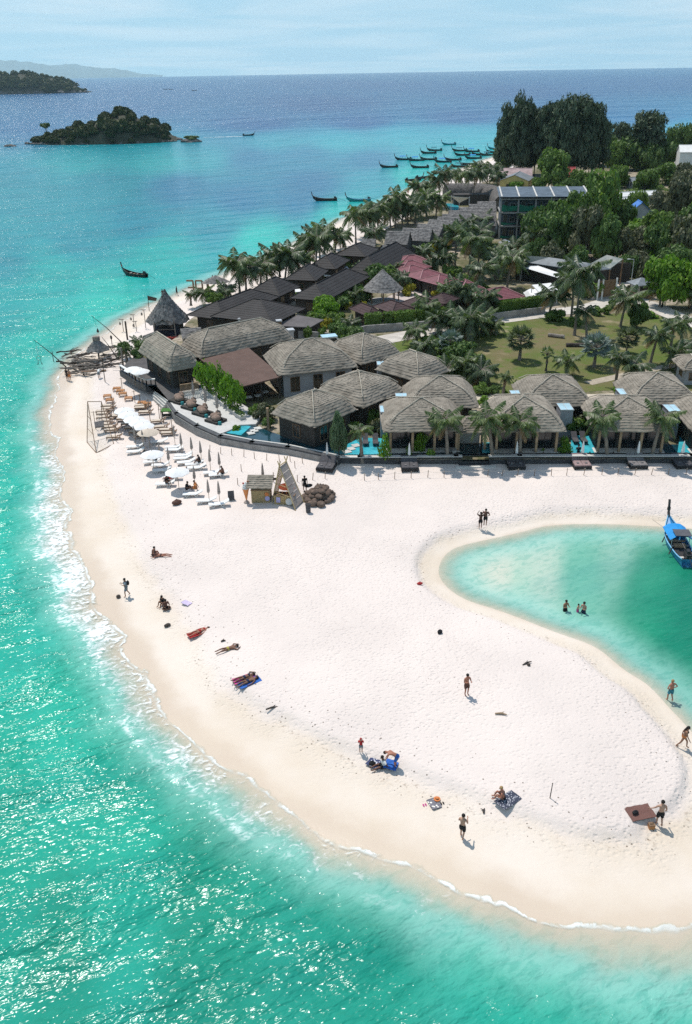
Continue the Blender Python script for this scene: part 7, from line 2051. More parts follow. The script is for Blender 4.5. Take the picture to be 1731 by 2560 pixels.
def stand_pose(arms='down', walk=0.0, lean=0.0, twist=0):
    J = dict(pelvis=V3(0, 0, .94), spine=V3(0, -.01 - lean * .2, 1.14), chest=V3(0, -.02 - lean * .5, 1.33), neck=V3(0, -.03 - lean * .75, 1.49), head=V3(0, -.05 - lean * .9, 1.61), crown=V3(0, -.05 - lean, 1.73))
    for s, n in ((1, 'L'), (-1, 'R')):
        sh = V3(s * .19, -.02 - lean * .6, 1.42)
        J['sh' + n] = sh
        st = walk * s
        J['hip' + n] = V3(s * .095, 0, .90); J['knee' + n] = V3(s * .105, -.06 - st * .20, .50); J['ank' + n] = V3(s * .105, -st * .30 + (.10 if st < 0 else 0), .085 + (.06 if st < 0 else 0)); J['toe' + n] = J['ank' + n] + V3(0, -.16, -.045)
        if arms == 'down': J['el' + n] = sh + V3(s * .07, .04 + st * .15, -.28); J['wr' + n] = J['el' + n] + V3(s * .02, -.06 + st * .1, -.25)
        elif arms == 'front': J['el' + n] = sh + V3(s * .06, -.06, -.27); J['wr' + n] = J['el' + n] + V3(-s * .10, -.22, .10)
        elif arms == 'hips': J['el' + n] = sh + V3(s * .20, .08, -.24); J['wr' + n] = sh + V3(-s * .02, -.05, -.42)
        elif arms == 'up': J['el' + n] = sh + V3(s * .18, -.02, .10); J['wr' + n] = sh + V3(s * .05, -.06, .32)
        elif arms == 'reach':
            if s > 0: J['el' + n] = sh + V3(.14, -.10, -.24); J['wr' + n] = J['el' + n] + V3(.16, -.10, -.14)
            else: J['el' + n] = sh + V3(-.06, .04, -.28); J['wr' + n] = J['el' + n] + V3(-.02, -.14, -.20)
    return J
def sit_pose(legs='out', arms='lap'):
    J = dict(pelvis=V3(0, 0, .14), spine=V3(0, -.03, .34), chest=V3(0, -.08, .53), neck=V3(0, -.12, .69), head=V3(0, -.16, .81), crown=V3(0, -.17, .93))
    for s, n in ((1, 'L'), (-1, 'R')):
        sh = V3(s * .19, -.09, .62); J['sh' + n] = sh
        J['hip' + n] = V3(s * .10, -.02, .12)
        if legs == 'out': J['knee' + n] = V3(s * .14, -.44, .22); J['ank' + n] = V3(s * .13, -.84, .06); J['toe' + n] = V3(s * .15, -.93, .16)
        elif legs == 'knees': J['knee' + n] = V3(s * .14, -.36, .46); J['ank' + n] = V3(s * .13, -.52, .08); J['toe' + n] = V3(s * .14, -.68, .05)
        else: J['knee' + n] = V3(s * .36, -.30, .17); J['ank' + n] = V3(-s * .10, -.38, .09); J['toe' + n] = V3(-s * .22, -.40, .07)
        if arms == 'lap': J['el' + n] = sh + V3(s * .10, -.05, -.26); J['wr' + n] = sh + V3(-s * .02, -.26, -.30)
        else: J['el' + n] = sh + V3(s * .08, .16, -.24); J['wr' + n] = sh + V3(s * .10, .26, -.48)
    return J
def lie_pose(front=False, arms='side'):
    z = .13
    J = dict(pelvis=V3(0, 0, z), spine=V3(0, .20, z + .01), chest=V3(0, .40, z + .02), neck=V3(0, .56, z + .02), head=V3(0, .68, z + .04), crown=V3(0, .80, z + .04))
    for s, n in ((1, 'L'), (-1, 'R')):
        sh = V3(s * .19, .46, z); J['sh' + n] = sh
        J['hip' + n] = V3(s * .095, -.03, z); J['knee' + n] = V3(s * .13, -.45, z + .04); J['ank' + n] = V3(s * .15, -.86, .07); J['toe' + n] = V3(s * .20, -.95, .16 if not front else .05)
        if arms == 'side': J['el' + n] = sh + V3(s * .14, -.26, -.03); J['wr' + n] = J['el' + n] + V3(s * .02, -.26, -.02)
        else: J['el' + n] = sh + V3(s * .22, .14, -.02); J['wr' + n] = J['el' + n] + V3(-s * .16, .22, .0)
    return J
def bend_pose():
    J = stand_pose('down')
    J['spine'] = V3(0, -.16, 1.06); J['chest'] = V3(0, -.36, 1.12); J['neck'] = V3(0, -.52, 1.12); J['head'] = V3(0, -.64, 1.08); J['crown'] = V3(0, -.75, 1.05); J['pelvis'] = V3(0, .10, .92)
    for s, n in ((1, 'L'), (-1, 'R')):
        J['hip' + n] = V3(s * .1, .08, .88); J['sh' + n] = V3(s * .19, -.42, 1.12); J['el' + n] = V3(s * .22, -.50, .84); J['wr' + n] = V3(s * .14, -.62, .62)
    return J
def wade_pose(depth=.85): 
    J = stand_pose('front'); return {k: v - V3(0, 0, depth) for k, v in J.items()}
RAD = dict(pelvis=.135, spine=.115, chest=.145, neck=.055, head=.098, crown=.062, sh=.062, el=.043, wr=.030, hand=.034, hip=.090, knee=.060, ank=.040, toe=.036)
def person(label, loc, rz, J, skin='tan', hair=M_HAIRD, top=None, bottom='black', longhair=False, height=1.72, bikini=False, group=None):
    sc_ = height / 1.74
    t = thing('person', label, 'person', loc, rz, group, sc_)
    names = ['pelvis', 'spine', 'chest', 'neck', 'head', 'crown']
    edges = [('pelvis', 'spine'), ('spine', 'chest'), ('chest', 'neck'), ('neck', 'head'), ('head', 'crown')]
    JJ = dict(J)
    for n in 'LR':
        d = (J['wr' + n] - J['el' + n]).normalized()
        JJ['hand' + n] = J['wr' + n] + d * .085
        names += [k + n for k in ('sh', 'el', 'wr', 'hand', 'hip', 'knee', 'ank', 'toe')]
        edges += [('chest', 'sh' + n), ('sh' + n, 'el' + n), ('el' + n, 'wr' + n), ('wr' + n, 'hand' + n), ('pelvis', 'hip' + n), ('hip' + n, 'knee' + n), ('knee' + n, 'ank' + n), ('ank' + n, 'toe' + n)]
    me = bpy.data.meshes.new('body')
    me.from_pydata([JJ[k] for k in names], [(names.index(a), names.index(b)) for a, b in edges], [])
    o = bpy.data.objects.new('body_rig', me); col.objects.link(o)
    sk = o.modifiers.new('skin', 'SKIN'); sk.use_smooth_shade = True
    sub = o.modifiers.new('sub', 'SUBSURF'); sub.levels = 1
    for i, k in enumerate(names):
        r_ = RAD.get(k) or RAD[k[:-1]]
        me.skin_vertices[0].data[i].radius = (r_, r_)
    me.skin_vertices[0].data[0].use_root = True
    dg = bpy.context.evaluated_depsgraph_get()
    ev = o.evaluated_get(dg)
    bm_ = bpy.data.meshes.new_from_object(ev)
    bpy.data.objects.remove(o)
    mb = MB()
    mb.v = [tuple(v.co) for v in bm_.vertices]; mb.f = [tuple(p.vertices) for p in bm_.polygons]; mb.m = [0] * len(mb.f)
    # fingers and thumb on each hand, face, ears
    for n, s in (('L', 1), ('R', -1)):
        h = JJ['hand' + n]; d = (h - J['wr' + n]).normalized(); sd = d.cross(V3(0, 1, .2)).normalized(); dn = d.cross(sd).normalized()
        for k, ln in enumerate((.070, .080, .074, .055)):
            q = h + sd * (.030 - .020 * k) + d * .015
            mb.tube([q, q + d * ln * .55 + dn * .008, q + d * ln * .95 + dn * .028], [.010, .009, .007], 5)
        q = J['wr' + n].lerp(h, .45) + sd * .032
        mb.tube([q, q + sd * .03 + d * .02, q + sd * .038 + d * .055], [.012, .011, .008], 5)
    up = (J['crown'] - J['neck']).normalized(); fw = V3(0, -1, 0) - up * up.dot(V3(0, -1, 0))
    if fw.length < .2: fw = V3(0, 0, 1) - up * up.z
    fw.normalize(); rt = up.cross(fw)
    hd = J['head'] + up * .02
    mb.tube([hd + fw * .085 + up * .015, hd + fw * .118 - up * .03, hd + fw * .088 - up * .038], [.010, .017, .012], 5)
    for s in (-1, 1):
        mb.ball(hd + rt * s * .092 - up * .01, .024, 6, 4, 0, (.5, 1, 1.2)); mb.ball(hd + rt * s * .036 + fw * .088 + up * .015, .012, 6, 4, 1)
    mb.bar(hd + fw * .088 - up * .062 - rt * .025, hd + fw * .088 - up * .062 + rt * .025, .010, .008, 1)
    bpy.data.meshes.remove(bm_)
    mb.build('body', [SK[skin], M_EYE], t, True)
    hb = MB(); rn = random.Random(int(loc[0] * 100))
    hb.ball(hd + up * .045 - fw * .022, .108, 10, 7, 0, (1, 1.02, .95), .03, rn)
    if longhair: hb.tube([hd - fw * .07 + up * .03, J['neck'] - fw * .10, J['chest'] - fw * .17 + up * .06], [.075, .075, .03], 7)
    hb.build('hair', hair, t, True)
    if bottom:
        mb = MB(); pel = J['pelvis']; sp = J['spine']
        mb.tube([pel.lerp(sp, .45), pel.lerp(sp, .05), (J['hipL'] + J['hipR']) / 2 - (sp - pel).normalized() * .05], [.145, .165, .13], 10)
        if not bikini:
            for n in 'LR': mb.tube([J['hip' + n] + (pel - J['hip' + n]) * .2, J['hip' + n].lerp(J['knee' + n], .35), J['hip' + n].lerp(J['knee' + n], .72)], [.115, .108, .095], 9)
        mb.build('swim_bottoms' if bikini else 'shorts', CL[bottom], t, True)
    if top:
        mb = MB()
        if bikini == 'top': mb.tube([J['spine'].lerp(J['chest'], .62), J['chest'] + (J['neck'] - J['chest']) * .15], [.152, .165], 10)
        else:
            mb.tube([J['pelvis'].lerp(J['spine'], .3), J['spine'], J['chest'], J['chest'].lerp(J['neck'], .55), J['chest'].lerp(J['neck'], .8)], [.15, .145, .175, .15, .08], 10)
            for n in 'LR': mb.tube([J['chest'].lerp(J['sh' + n], .5), J['sh' + n], J['sh' + n].lerp(J['el' + n], .6)], [.10, .085, .068], 8)
        mb.build('bikini_top' if bikini == 'top' else 'shirt', CL[top], t, True)
    return t
PI = math.pi
def pp_(lb, x, y, rz, J, **kw): return person(lb, at(x, y), rz, J, **kw)
# rz: 0 faces the camera, PI faces away, +90 deg faces picture right
a = pp_('person in a grey shirt with a dark backpack walking by the water edge', 319, 1491, -PI / 2 + .3, stand_pose('front', .5), skin='tan', top='grey', bottom='grey')
bp = MB(); bp.ball((0, .20, 1.28), .20, 8, 6, 0, (.85, .6, 1.15)); bp.build('backpack', CL['black'], a, True)
pp_('shirtless man in dark shorts standing alone mid-sand with hands in front', 1166, 1737, .4, stand_pose('front'), skin='red', bottom='brown')
pp_('woman in black shorts with raised arm, nearer of the pair by the lagoon tip', 1201, 1321, PI, stand_pose('up'), skin='brown', top='brown', bottom='black', longhair=True, height=1.66)
pp_('person in dark red top, farther of the pair by the lagoon tip', 1213, 1315, PI - .2, stand_pose('hips'), skin='tan', top='brown', bottom='black', height=1.74)
pp_('man in blue grey shorts standing at the lagoon edge with hands on hips', 1674, 1752, PI + .3, stand_pose('hips', .3), skin='red', hair=M_HAIRB, bottom='teal')
pp_('woman in a brown swimsuit striding along the lagoon edge', 1705, 1869, PI / 2 - .4, stand_pose('down', .9, .12), skin='tan', bottom='orange', bikini='top', top='brown', longhair=True)
pp_('child in a red shirt and cap standing near the blue towel group', 903, 1882, PI, stand_pose('front'), skin='tan', hair=CL['red'], top='red', bottom='grey', height=1.15)
pp_('shirtless man in black shorts walking alone below the dry sand edge', 1155, 2096, PI - .5, stand_pose('front', .35), skin='fair', bottom='black', height=1.78)
pp_('shirtless man in black shorts standing beside the brown blanket', 1647, 2064, PI, stand_pose('reach', .2), skin='fair', bottom='black', height=1.84)
pp_('dark figure carrying a surfboard beside the sandbag pile', 763, 1229, .2, stand_pose('down', .5), skin='brown', top='black', bottom='black')
q = at(770, 1231)
t = thing('bodyboard', 'black board tucked under the arm of the dark figure by the sandbags', 'board', q + Vector((.10, -.1, .78)), .3)
MB().ball((0, 0, 0), .5, 12, 5, 0, (.85, .12, .42)).build('deck', CL['black'], t, True); MB().bar((.0, -.065, -.15), (.0, -.065, .15), .06, .02).build('fin', CL['grey'], t)
pp_('person in bright swim shorts standing by the driftwood tangle', 176, 953, .6, stand_pose('down'), skin='tan', bottom='orange', height=1.70)
pp_('dark clothed person beside the one in bright shorts at the driftwood', 170, 951, -.4, stand_pose('down'), skin='tan', top='black', bottom='black', height=1.75)
pp_('person in a pale shirt stooping beside the driftwood tangle', 249, 947, PI, bend_pose(), skin='tan', top='white', bottom='grey')
pp_('dark clothed walker on the beach near the big letter sign', 443, 739, PI / 2, stand_pose('down', .5), skin='brown', top='black', bottom='black')
pp_('tanned bather walking up the beach beyond the letter sign', 533, 710, .3, stand_pose('hips', .4), skin='tan', bottom='red', height=1.75)
pp_('bather at the water edge behind the tall shaggy hut', 408, 746, 0, stand_pose('down'), skin='tan', bottom='navy')
pp_('bather in red shorts far along the beach under the palms', 1020.5, 486, .2, stand_pose('down'), skin='tan', bottom='red', top='red')
pp_('dark clothed beach walker far along beside the palm row', 967, 502, .2, stand_pose('down', .4), skin='brown', top='black', bottom='black')
pp_('person in black standing at the fence before the turquoise bay', 1444, 1150, PI, stand_pose('front'), skin='brown', top='black', bottom='black')
# in the lagoon
def wader(lb, x, y, rz, **kw):
    p = G(x, y); return person(lb, (p.x, p.y, 0), rz, wade_pose(.72), **kw)
wader('dark haired bather waist deep in the lagoon with arms out', 1413, 1527, .4, skin='tan', bottom='black')
wader('bather leaning in the lagoon beside the smaller one', 1459, 1532, -.9, skin='fair', bottom='navy')
p = G(1444, 1529); person('small bather held in the water between the two others', (p.x, p.y, -.1), .9, wade_pose(.5), skin='fair', bottom='pink', height=1.15)
# sitting and lying
pp_('person in dark clothes sitting cross-legged near the walker with backpack', 415, 1521, .5, sit_pose('cross'), skin='brown', top='brown', bottom='black')
pp_('person kneeling close behind the cross-legged sitter', 411, 1512, -.7, sit_pose('knees'), skin='tan', top='black', bottom='black')
pp_('reddish tanned person sitting upright, upper of the pair below the loungers', 384, 1390, PI / 2, sit_pose('knees'), skin='red', top='brown', bottom='navy')
pp_('person lying propped beside the upright sitter below the loungers', 404, 1391, PI / 2, lie_pose(True, 'up'), skin='red', bottom='brown', bikini=True)
def towel(lb, x, y, rz, m_, w=.95, l=1.85, name='beach_towel', cat='towel', fringe=True):
    q = at(x, y); t = thing(name, lb, cat, q + Vector((0, 0, .012)), rz)
    rn = random.Random(int(x)); n, k = 9, 6; vs = []
    for i in range(n):
        for j in range(k): vs.append((-w / 2 + w * j / (k - 1) + rn.uniform(-.02, .02), -l / 2 + l * i / (n - 1) + rn.uniform(-.02, .02), .02 + rn.uniform(0, .035)))
    mb = MB(); fs = [(i * k + j, i * k + j + 1, (i + 1) * k + j + 1, (i + 1) * k + j) for i in range(n - 1) for j in range(k - 1)]
    mb.add(vs, fs); mb.add([(x_, y_, z_ - .03) for x_, y_, z_ in vs], [f[::-1] for f in fs]); mb.build('cloth', m_, t)
    hm = MB()
    for i in (0, n - 1): hm.tube([vs[i * k + j] for j in range(k)], .016, 4)
    hm.build('hem', m_, t)
    return t
def patmat(name, a, b, scale):
    m = bpy.data.materials.new(name); t = NT(m); p = t.new('BsdfPrincipled', Roughness=.9)
    v = t.new('TexVoronoi', Scale=scale); t.link(t.new('TexCoord').outputs['Object'], v.inputs['Vector'])
    t.link(t.mixc(t.mapr(v.outputs['Distance'], .28, .38), a, b), p.inputs['Base Color']); t.link(p.outputs[0], t.out.inputs['Surface']); return m
M_PAT = patmat('navy_white_print', (.62, .62, .66), (.035, .045, .11), 7.0)
M_PAT2 = patmat('grey_print', (.42, .42, .45), (.04, .045, .07), 9.0)
towel('thin red towel under the person sunbathing near the dark bag', 499, 1582, -1.05, CL['red'], .7, 1.8)
pp_('sunbather lying on the thin red towel', 500, 1581, PI / 2 + .55 + PI, lie_pose(False), skin='red', bottom='red', bikini='top', top='red', longhair=True)
pp_('dark sunbather lying face down on bare sand', 570, 1625, PI / 2 + .45 + PI, lie_pose(True, 'up'), skin='brown', bottom='yellow', bikini=True)
towel('bright pink towel under the upper sunbather of the towel pair', 612, 1697, -1.10, CL['pink'], .72, 1.6)
towel('bright blue towel under the lower sunbather of the towel pair', 624, 1706, -1.02, CL['blue'], .72, 1.6)
pp_('sunbather lying on the bright pink towel', 611, 1697, PI / 2 + .5 + PI, lie_pose(False, 'up'), skin='brown', bottom='navy', bikini='top', top='navy')
pp_('sunbather lying on the bright blue towel', 620, 1707, PI / 2 + .55 + PI, lie_pose(True), skin='brown', bottom='navy', bikini=True, top=None)
towel('navy and white patterned towel spread beside the plain blue one', 944, 1903, -.55, M_PAT, 1.0, 1.25)
towel('plain royal blue towel beside the patterned one', 982, 1905, -.35, CL['blue'], .8, 1.35)
pp_('man sitting on the patterned towel with one leg stretched out', 962, 1918, -PI / 2 + .25, sit_pose('out', 'back'), skin='brown', top='white', bottom='black')
pp_('shirtless man bending over the royal blue towel', 990, 1919, -PI / 2 - .3, bend_pose(), skin='red', bottom='blue')
q = at(931, 1914); t = thing('black_bag', 'round black bag at the corner of the patterned towel', 'bag', q); MB().ball((0, 0, .16), .2, 9, 6, 0, (1.1, .95, .85)).build('sack', CL['black'], t, True); MB().tube([(-.1, 0, .28), (0, 0, .42), (.1, 0, .28)], .018, 5).build('strap', CL['black'], t)
towel('grey patterned towel under the woman sitting near the marker pole', 1270, 2001, -.95 + PI, M_PAT2, .85, 1.4)
pp_('woman sitting at the end of the grey patterned towel', 1258, 1998, -PI / 2 - .2, sit_pose('knees', 'lap'), skin='red', bottom='black', bikini='top', top='black', hair=M_HAIRB)
towel('large dark brown blanket spread beside the standing man', 1601, 2032, PI / 2 + .22, patmat('brown_blanket_print', (.10, .045, .035), (.15, .07, .055), 16), 1.0, 1.45, 'blanket', 'blanket')
q = at(1588, 2036); t = thing('black_bag', 'small black bag lying on the dark brown blanket', 'bag', q + Vector((0, 0, .07)), .4); MB().ball((0, 0, .09), .14, 8, 6, 0, (1.5, 1, .7)).build('sack', CL['black'], t, True); MB().tube([(-.12, 0, .12), (0, 0, .24), (.12, 0, .12)], .014, 5).build('strap', CL['black'], t)
q = at(1628, 2070); t = thing('picnic_box', 'small orange box with a dark lid beside the brown blanket', 'box', q, .1); MB().box((0, 0, 0), (.32, .26, .26)).build('body', M_WOODOR, t); MB().box((0, 0, .26), (.34, .28, .05)).build('lid', M_WOODBR, t); MB().bar((-.1, 0, .34), (.1, 0, .34), .03).build('handle', M_WOODBR, t)
towel('crumpled towel and clothes left near the dry sand edge', 1086, 2010, .4, patmat('mixed_clothes', (.75, .7, .62), (.16, .15, .17), 5), .6, .8)
q = at(1093, 2000); t = thing('straw_hat', 'straw hat lying on the crumpled towel', 'hat', q + Vector((0, 0, .08))); MB().lathe((0, 0, 0), [(.2, 0), (.2, .015), (.10, .02), (.09, .1), (.03, .12)], 12).build('straw', M_ORANGE, t); MB().lathe((0, 0, .03), [(.102, 0), (.10, .03)], 12).build('band', CL['brown'], t)
for x, y, m_, lb in ((1062, 2013, CL['pink'], 'pair of pink sandals beside the crumpled towel'), (1106, 2009, CL['black'], 'pair of black sandals beside the crumpled towel')):
    q = at(x, y); t = thing('sandals', lb, 'sandals', q, .3)
    for s in (-.07, .07): MB().ball((s, 0, .03), .12, 8, 4, 0, (.38, 1, .2)).build('sole', m_, t); MB().tube([(s - .04, .03, .03), (s, .0, .08), (s + .04, .03, .03)], .012, 4).build('strap', m_, t)
# people on the loungers
for lb, x, y, rz, J, kw in (('woman in dark clothes sitting on a lounger near the big round umbrella shadow', 935, 1120, .8, sit_pose('knees'), dict(skin='brown', top='black', bottom='black', longhair=True)), ('dark haired person sitting at the head of an inner row lounger', 1262, 918, -PI / 2, sit_pose('knees'), dict(skin='brown', top='black', bottom='black')),
                            ('woman in an orange wrap reclining by her parasol', 1225, 1175, -PI / 2, sit_pose('out', 'back'), dict(skin='red', top='orange', bottom='orange')), ('dark clothed person sitting facing the woman in the orange wrap', 1130, 1185, PI / 2, sit_pose('knees'), dict(skin='brown', top='black', bottom='black')), ('person in dark clothes lying on the lounger in the umbrella shadow', 830, 888, -PI / 2, sit_pose('out', 'back'), dict(skin='brown', top='grey', bottom='grey')), ('person sitting on the last inner row lounger', 1490, 1030, -PI / 2, sit_pose('knees'), dict(skin='tan', top='brown', bottom='black')), ('tanned person lounging under the big white umbrella', 985, 1075, -PI / 2, sit_pose('out', 'back'), dict(skin='red', bottom='red'))):
    q = spot(x, y); person(lb, q + Vector((0, 0, .30)), rz, J, **kw)
# loose things on the sand
def lump(name, lb, cat, x, y, r_, m_, sq=(1, 1, .8), extra=None):
    q = at(x, y); t = thing(name, lb, cat, q, random.uniform(0, 3)); MB().ball((0, 0, r_ * sq[2] * .8), r_, 9, 6, 0, sq, .06, random.Random(int(x))).build('shell' if name == 'coconut' else 'body', m_, t, True)
    if extra: MB().tube([(-r_ * .6, 0, r_ * 1.2), (0, 0, r_ * 1.75), (r_ * .6, 0, r_ * 1.2)], r_ * .1, 5).build('strap', m_, t)
    else: MB().ball((r_ * sq[0] * .8, 0, r_ * .7), r_ * .22, 6, 4).build('stalk_end', M_WOODBR, t)
    return t
lump('coconut', 'old brown coconut husk lying near the walker with backpack', 'coconut', 297, 1494, .19, M_WOODDK); lump('coconut', 'dark coconut husk alone on the sand above the red towel', 'coconut', 419, 1566, .20, M_WOODDK, (1.4, .9, .7)); lump('bag', 'fat brown bag lying alone on the sand below the loungers', 'bag', 443, 1261, .34, CL['brown'], (1.5, .9, .8), True)
lump('bag', 'black round bag lying alone in the middle of the spit', 'bag', 1100, 1583, .20, CL['black'], (1.2, .9, .8), True); lump('bag', 'small red bag alone on the sand left of the lagoon tip', 'bag', 1050, 1461, .17, CL['red'], (1.5, .8, .7), True); lump('coconut', 'small dark husk beside the forked stick', 'coconut', 1322, 1664, .13, M_WOODDK)
for lb, x, y, l_, rz in (('forked driftwood stick on the open sand toward the lagoon', 1318, 1660, .8, .5), ('short dark driftwood log below the towel pair', 682, 1772, .9, .25), ('pale flat driftwood piece mid-sand toward the lagoon edge', 1253, 1787, .75, -.2), ('small dark twig near the sunbather on bare sand', 559, 1604, .35, .3), ('short twig standing on the sand above the lone walker', 1211, 2029, .35, 1.3)):
    q = at(x, y); t = thing('driftwood_stick', lb, 'driftwood', q + Vector((0, 0, .05)), rz)
    MB().tube([(-l_ / 2, 0, 0), (0, .05, .04), (l_ / 2, 0, .02)], [.05, .07, .03], 6).build('stem', M_WOODDK if l_ != .75 else M_WOOD, t); MB().tube([(0, .04, .04), (l_ * .25, .22, .06)], [.04, .015], 5).build('branch', M_WOODDK if l_ != .75 else M_WOOD, t)
towel('faint lilac cloth lying flat on the sand near the sitting couple', 467, 1508, .9, mat('lilac_cloth', (.55, .46, .62), .9, .1, 3), .5, .8)
# ------------------------------------------------------------------ terrace furniture and railing
t = thing('terrace_railing', 'white topped dark railing along the edge of the restaurant terrace', 'railing')
P_ = [G(303, 929, 2.2), G(340, 953, 2.2), G(368, 966, 2.2), G(390, 964, 2.2)]
for a, b in zip(P_[:-1], P_[1:]):
    MB().bar((a.x, a.y, 3.1), (b.x, b.y, 3.1), .34, .10).build('top_rail', M_WHITE, t)
    MB().bar((a.x, a.y, 2.0), (b.x, b.y, 2.0), .40, .8).build('plinth', M_CONC_D, t)
    n = max(2, int((b - a).length / .9))
    for i in range(n + 1):
        q = a.lerp(b, i / n); MB().box((q.x, q.y, 2.3), (.12, .12, .78)).build('baluster', M_WALLDK, t)
o = flat_sheet('deck_boards', [(q.x, q.y) for q in (P_[0], P_[1], P_[2], P_[3], G(424, 1003, 2.3), G(505, 965, 2.3), G(430, 930, 2.3), G(345, 885, 2.3), G(318, 905, 2.3))], 2.30, mat('dark_deck_timber', (.085, .078, .075), .8, .25, 1.5))
for k in range(4):
    a, b = G(392 - k * 3, 975 + k * 5.0, 2.2 - k * .3), G(424 - k * 4, 1002 + k * 5, 2.2 - k * .3)
    o = MB().bar((a.x, a.y, 2.1 - k * .32), (b.x, b.y, 2.1 - k * .32), .55, .34).build('terrace_step', M_CONC_L)
    tag(o, ['top pale step leading from the terrace down to the sand', 'second pale step leading from the terrace down to the sand', 'third pale step leading from the terrace down to the sand', 'lowest pale step leading from the terrace down to the sand'][k], 'step', 'steps from the terrace to the sand')
for (x, y), lb in zip([(333, 916), (350, 921)], ['white umbrella shading the terrace railing, outer one', 'white umbrella shading the terrace, beside the outer one']):
    q = G(x, y, 4.6); dup(PU, (q.x, q.y, 2.3), .3, lb, group='open white umbrellas')
# timber balustrade of the dining hall
t = thing('timber_balustrade', 'pale timber balustrade closing the end of the open dining hall', 'railing')
a, b = G(453, 985, 2.3), G(497, 978, 2.3)
for i in range(15):
    q = a.lerp(b, i / 14); MB().box((q.x, q.y, 2.3), (.07, .07, 1.15)).build('baluster', M_WOOD, t)
MB().bar((a.x, a.y, 3.48), (b.x, b.y, 3.48), .12, .10).build('top_rail', M_WOOD, t); MB().bar((a.x, a.y, 2.32), (b.x, b.y, 2.32), .5, .5).build('plinth', M_CONC_L, t)
# planter boxes on the terrace
for (A, B), lb in zip((((512, 972), (566, 1015)), ((575, 1022), (608, 1046))), ('long low concrete planter along the terrace walkway', 'short low concrete planter at the end of the terrace walkway')):
    a, b = G(*A, 2.3), G(*B, 2.3)
    t = thing('planter', lb, 'planter'); MB().bar((a.x, a.y, 2.38), (b.x, b.y, 2.38), .75, .46).build('trough', M_CONC_L, t)
    mb = MB()
    for i in range(150):
        q = a.lerp(b, random.random()) + Vector((random.uniform(-.3, .3), random.uniform(-.3, .3), .3 + random.uniform(0, .35))); u = Vector((random.gauss(0, 1), random.gauss(0, 1), random.gauss(0, 1))).normalized(); v = u.orthogonal().normalized(); s = .12
        mb.add([q - u * s, q + v * s, q + u * s, q - v * s], [(0, 1, 2, 3)])
    mb.build('planting', L_TREE2, t)['kind'] = 'stuff'
# beanbag daybeds
for i, (x, y) in enumerate(((448, 1003), (479, 1018.5), (507, 1034), (540, 1052))):
    q = G(x, y, 2.2); t = thing('beanbag_bed', ['tan beanbag lounge on a dark platform, nearest the terrace steps', 'tan beanbag lounge on a dark platform, second from the terrace steps', 'tan beanbag lounge on a dark platform, third from the terrace steps', 'tan beanbag lounge on a dark platform, beside the little corner pool'][i], 'beanbag', (q.x, q.y, 2.15), R(-38), 'beanbag lounges on the terrace')
    MB().box((0, 0, 0), (2.0, 1.7, .28)).build('platform', M_WALLDK, t)
    rn = random.Random(i)
    for dx, dy, s in ((-.25, .25, .62), (.30, -.15, .58)):
        MB().ball((dx, dy, .28 + s * .42), s, 10, 7, 0, (1.05, 1, .62), .06, rn).build('beanbag', M_BEAN, t, True); MB().ball((dx + .1, dy + .38, .28 + s * 1.0), s * .55, 9, 6, 0, (1.1, .7, .7), .06, rn).build('headrest', M_BEAN, t, True)
    o = MB().lathe((0, 0, 0), [(.20, 0), (.24, .2), (.18, .36)], 10).build('side_pot', M_HULLTEAL, t); o.location = (1.15, -.5, 0)
for (x, y), lb in zip(((487, 1013), (517, 1032), (546, 1048)), ('closed grey terrace parasol nearest the timber balustrade', 'closed grey terrace parasol in the middle', 'closed grey terrace parasol nearest the villa')):
    q = G(x, y, 2.15); dup(PC, q, 0, lb, 1.25, group='closed terrace parasols')
t = thing('picket_gate', 'low white picket panel closing the terrace side of the dining hall', 'gate')
a, b = G(462, 1000, 2.2), G(506, 990, 2.2)
for i in range(12):
    q = a.lerp(b, i / 11); MB().box((q.x, q.y, 2.15), (.12, .06, .8)).build('picket', M_WHITE, t)
MB().bar((a.x, a.y, 2.8), (b.x, b.y, 2.8), .05, .08).build('rail', M_WHITE, t)
# posts for the villa at the pool bend
q = G(786, 1100, 2.0)
for i, (x, y) in enumerate(((672, 1075), (730, 1088), (786, 1100), (812, 1092), (850, 1080))):
    p_ = G(x, y, 2.0); o = MB().box((p_.x, p_.y, 1.7), (.26, .26, 2.95)).build('veranda_post', M_WOOD)
    tag(o, ['pale timber veranda post nearest the stepping slabs under the bent villa', 'pale timber veranda post second along the pool under the bent villa', 'pale timber veranda post at the near corner of the bent villa', 'pale timber veranda post just past the near corner of the bent villa', 'pale timber veranda post last on the short side of the bent villa'][i], 'post', 'veranda posts of the villa at the pool bend')
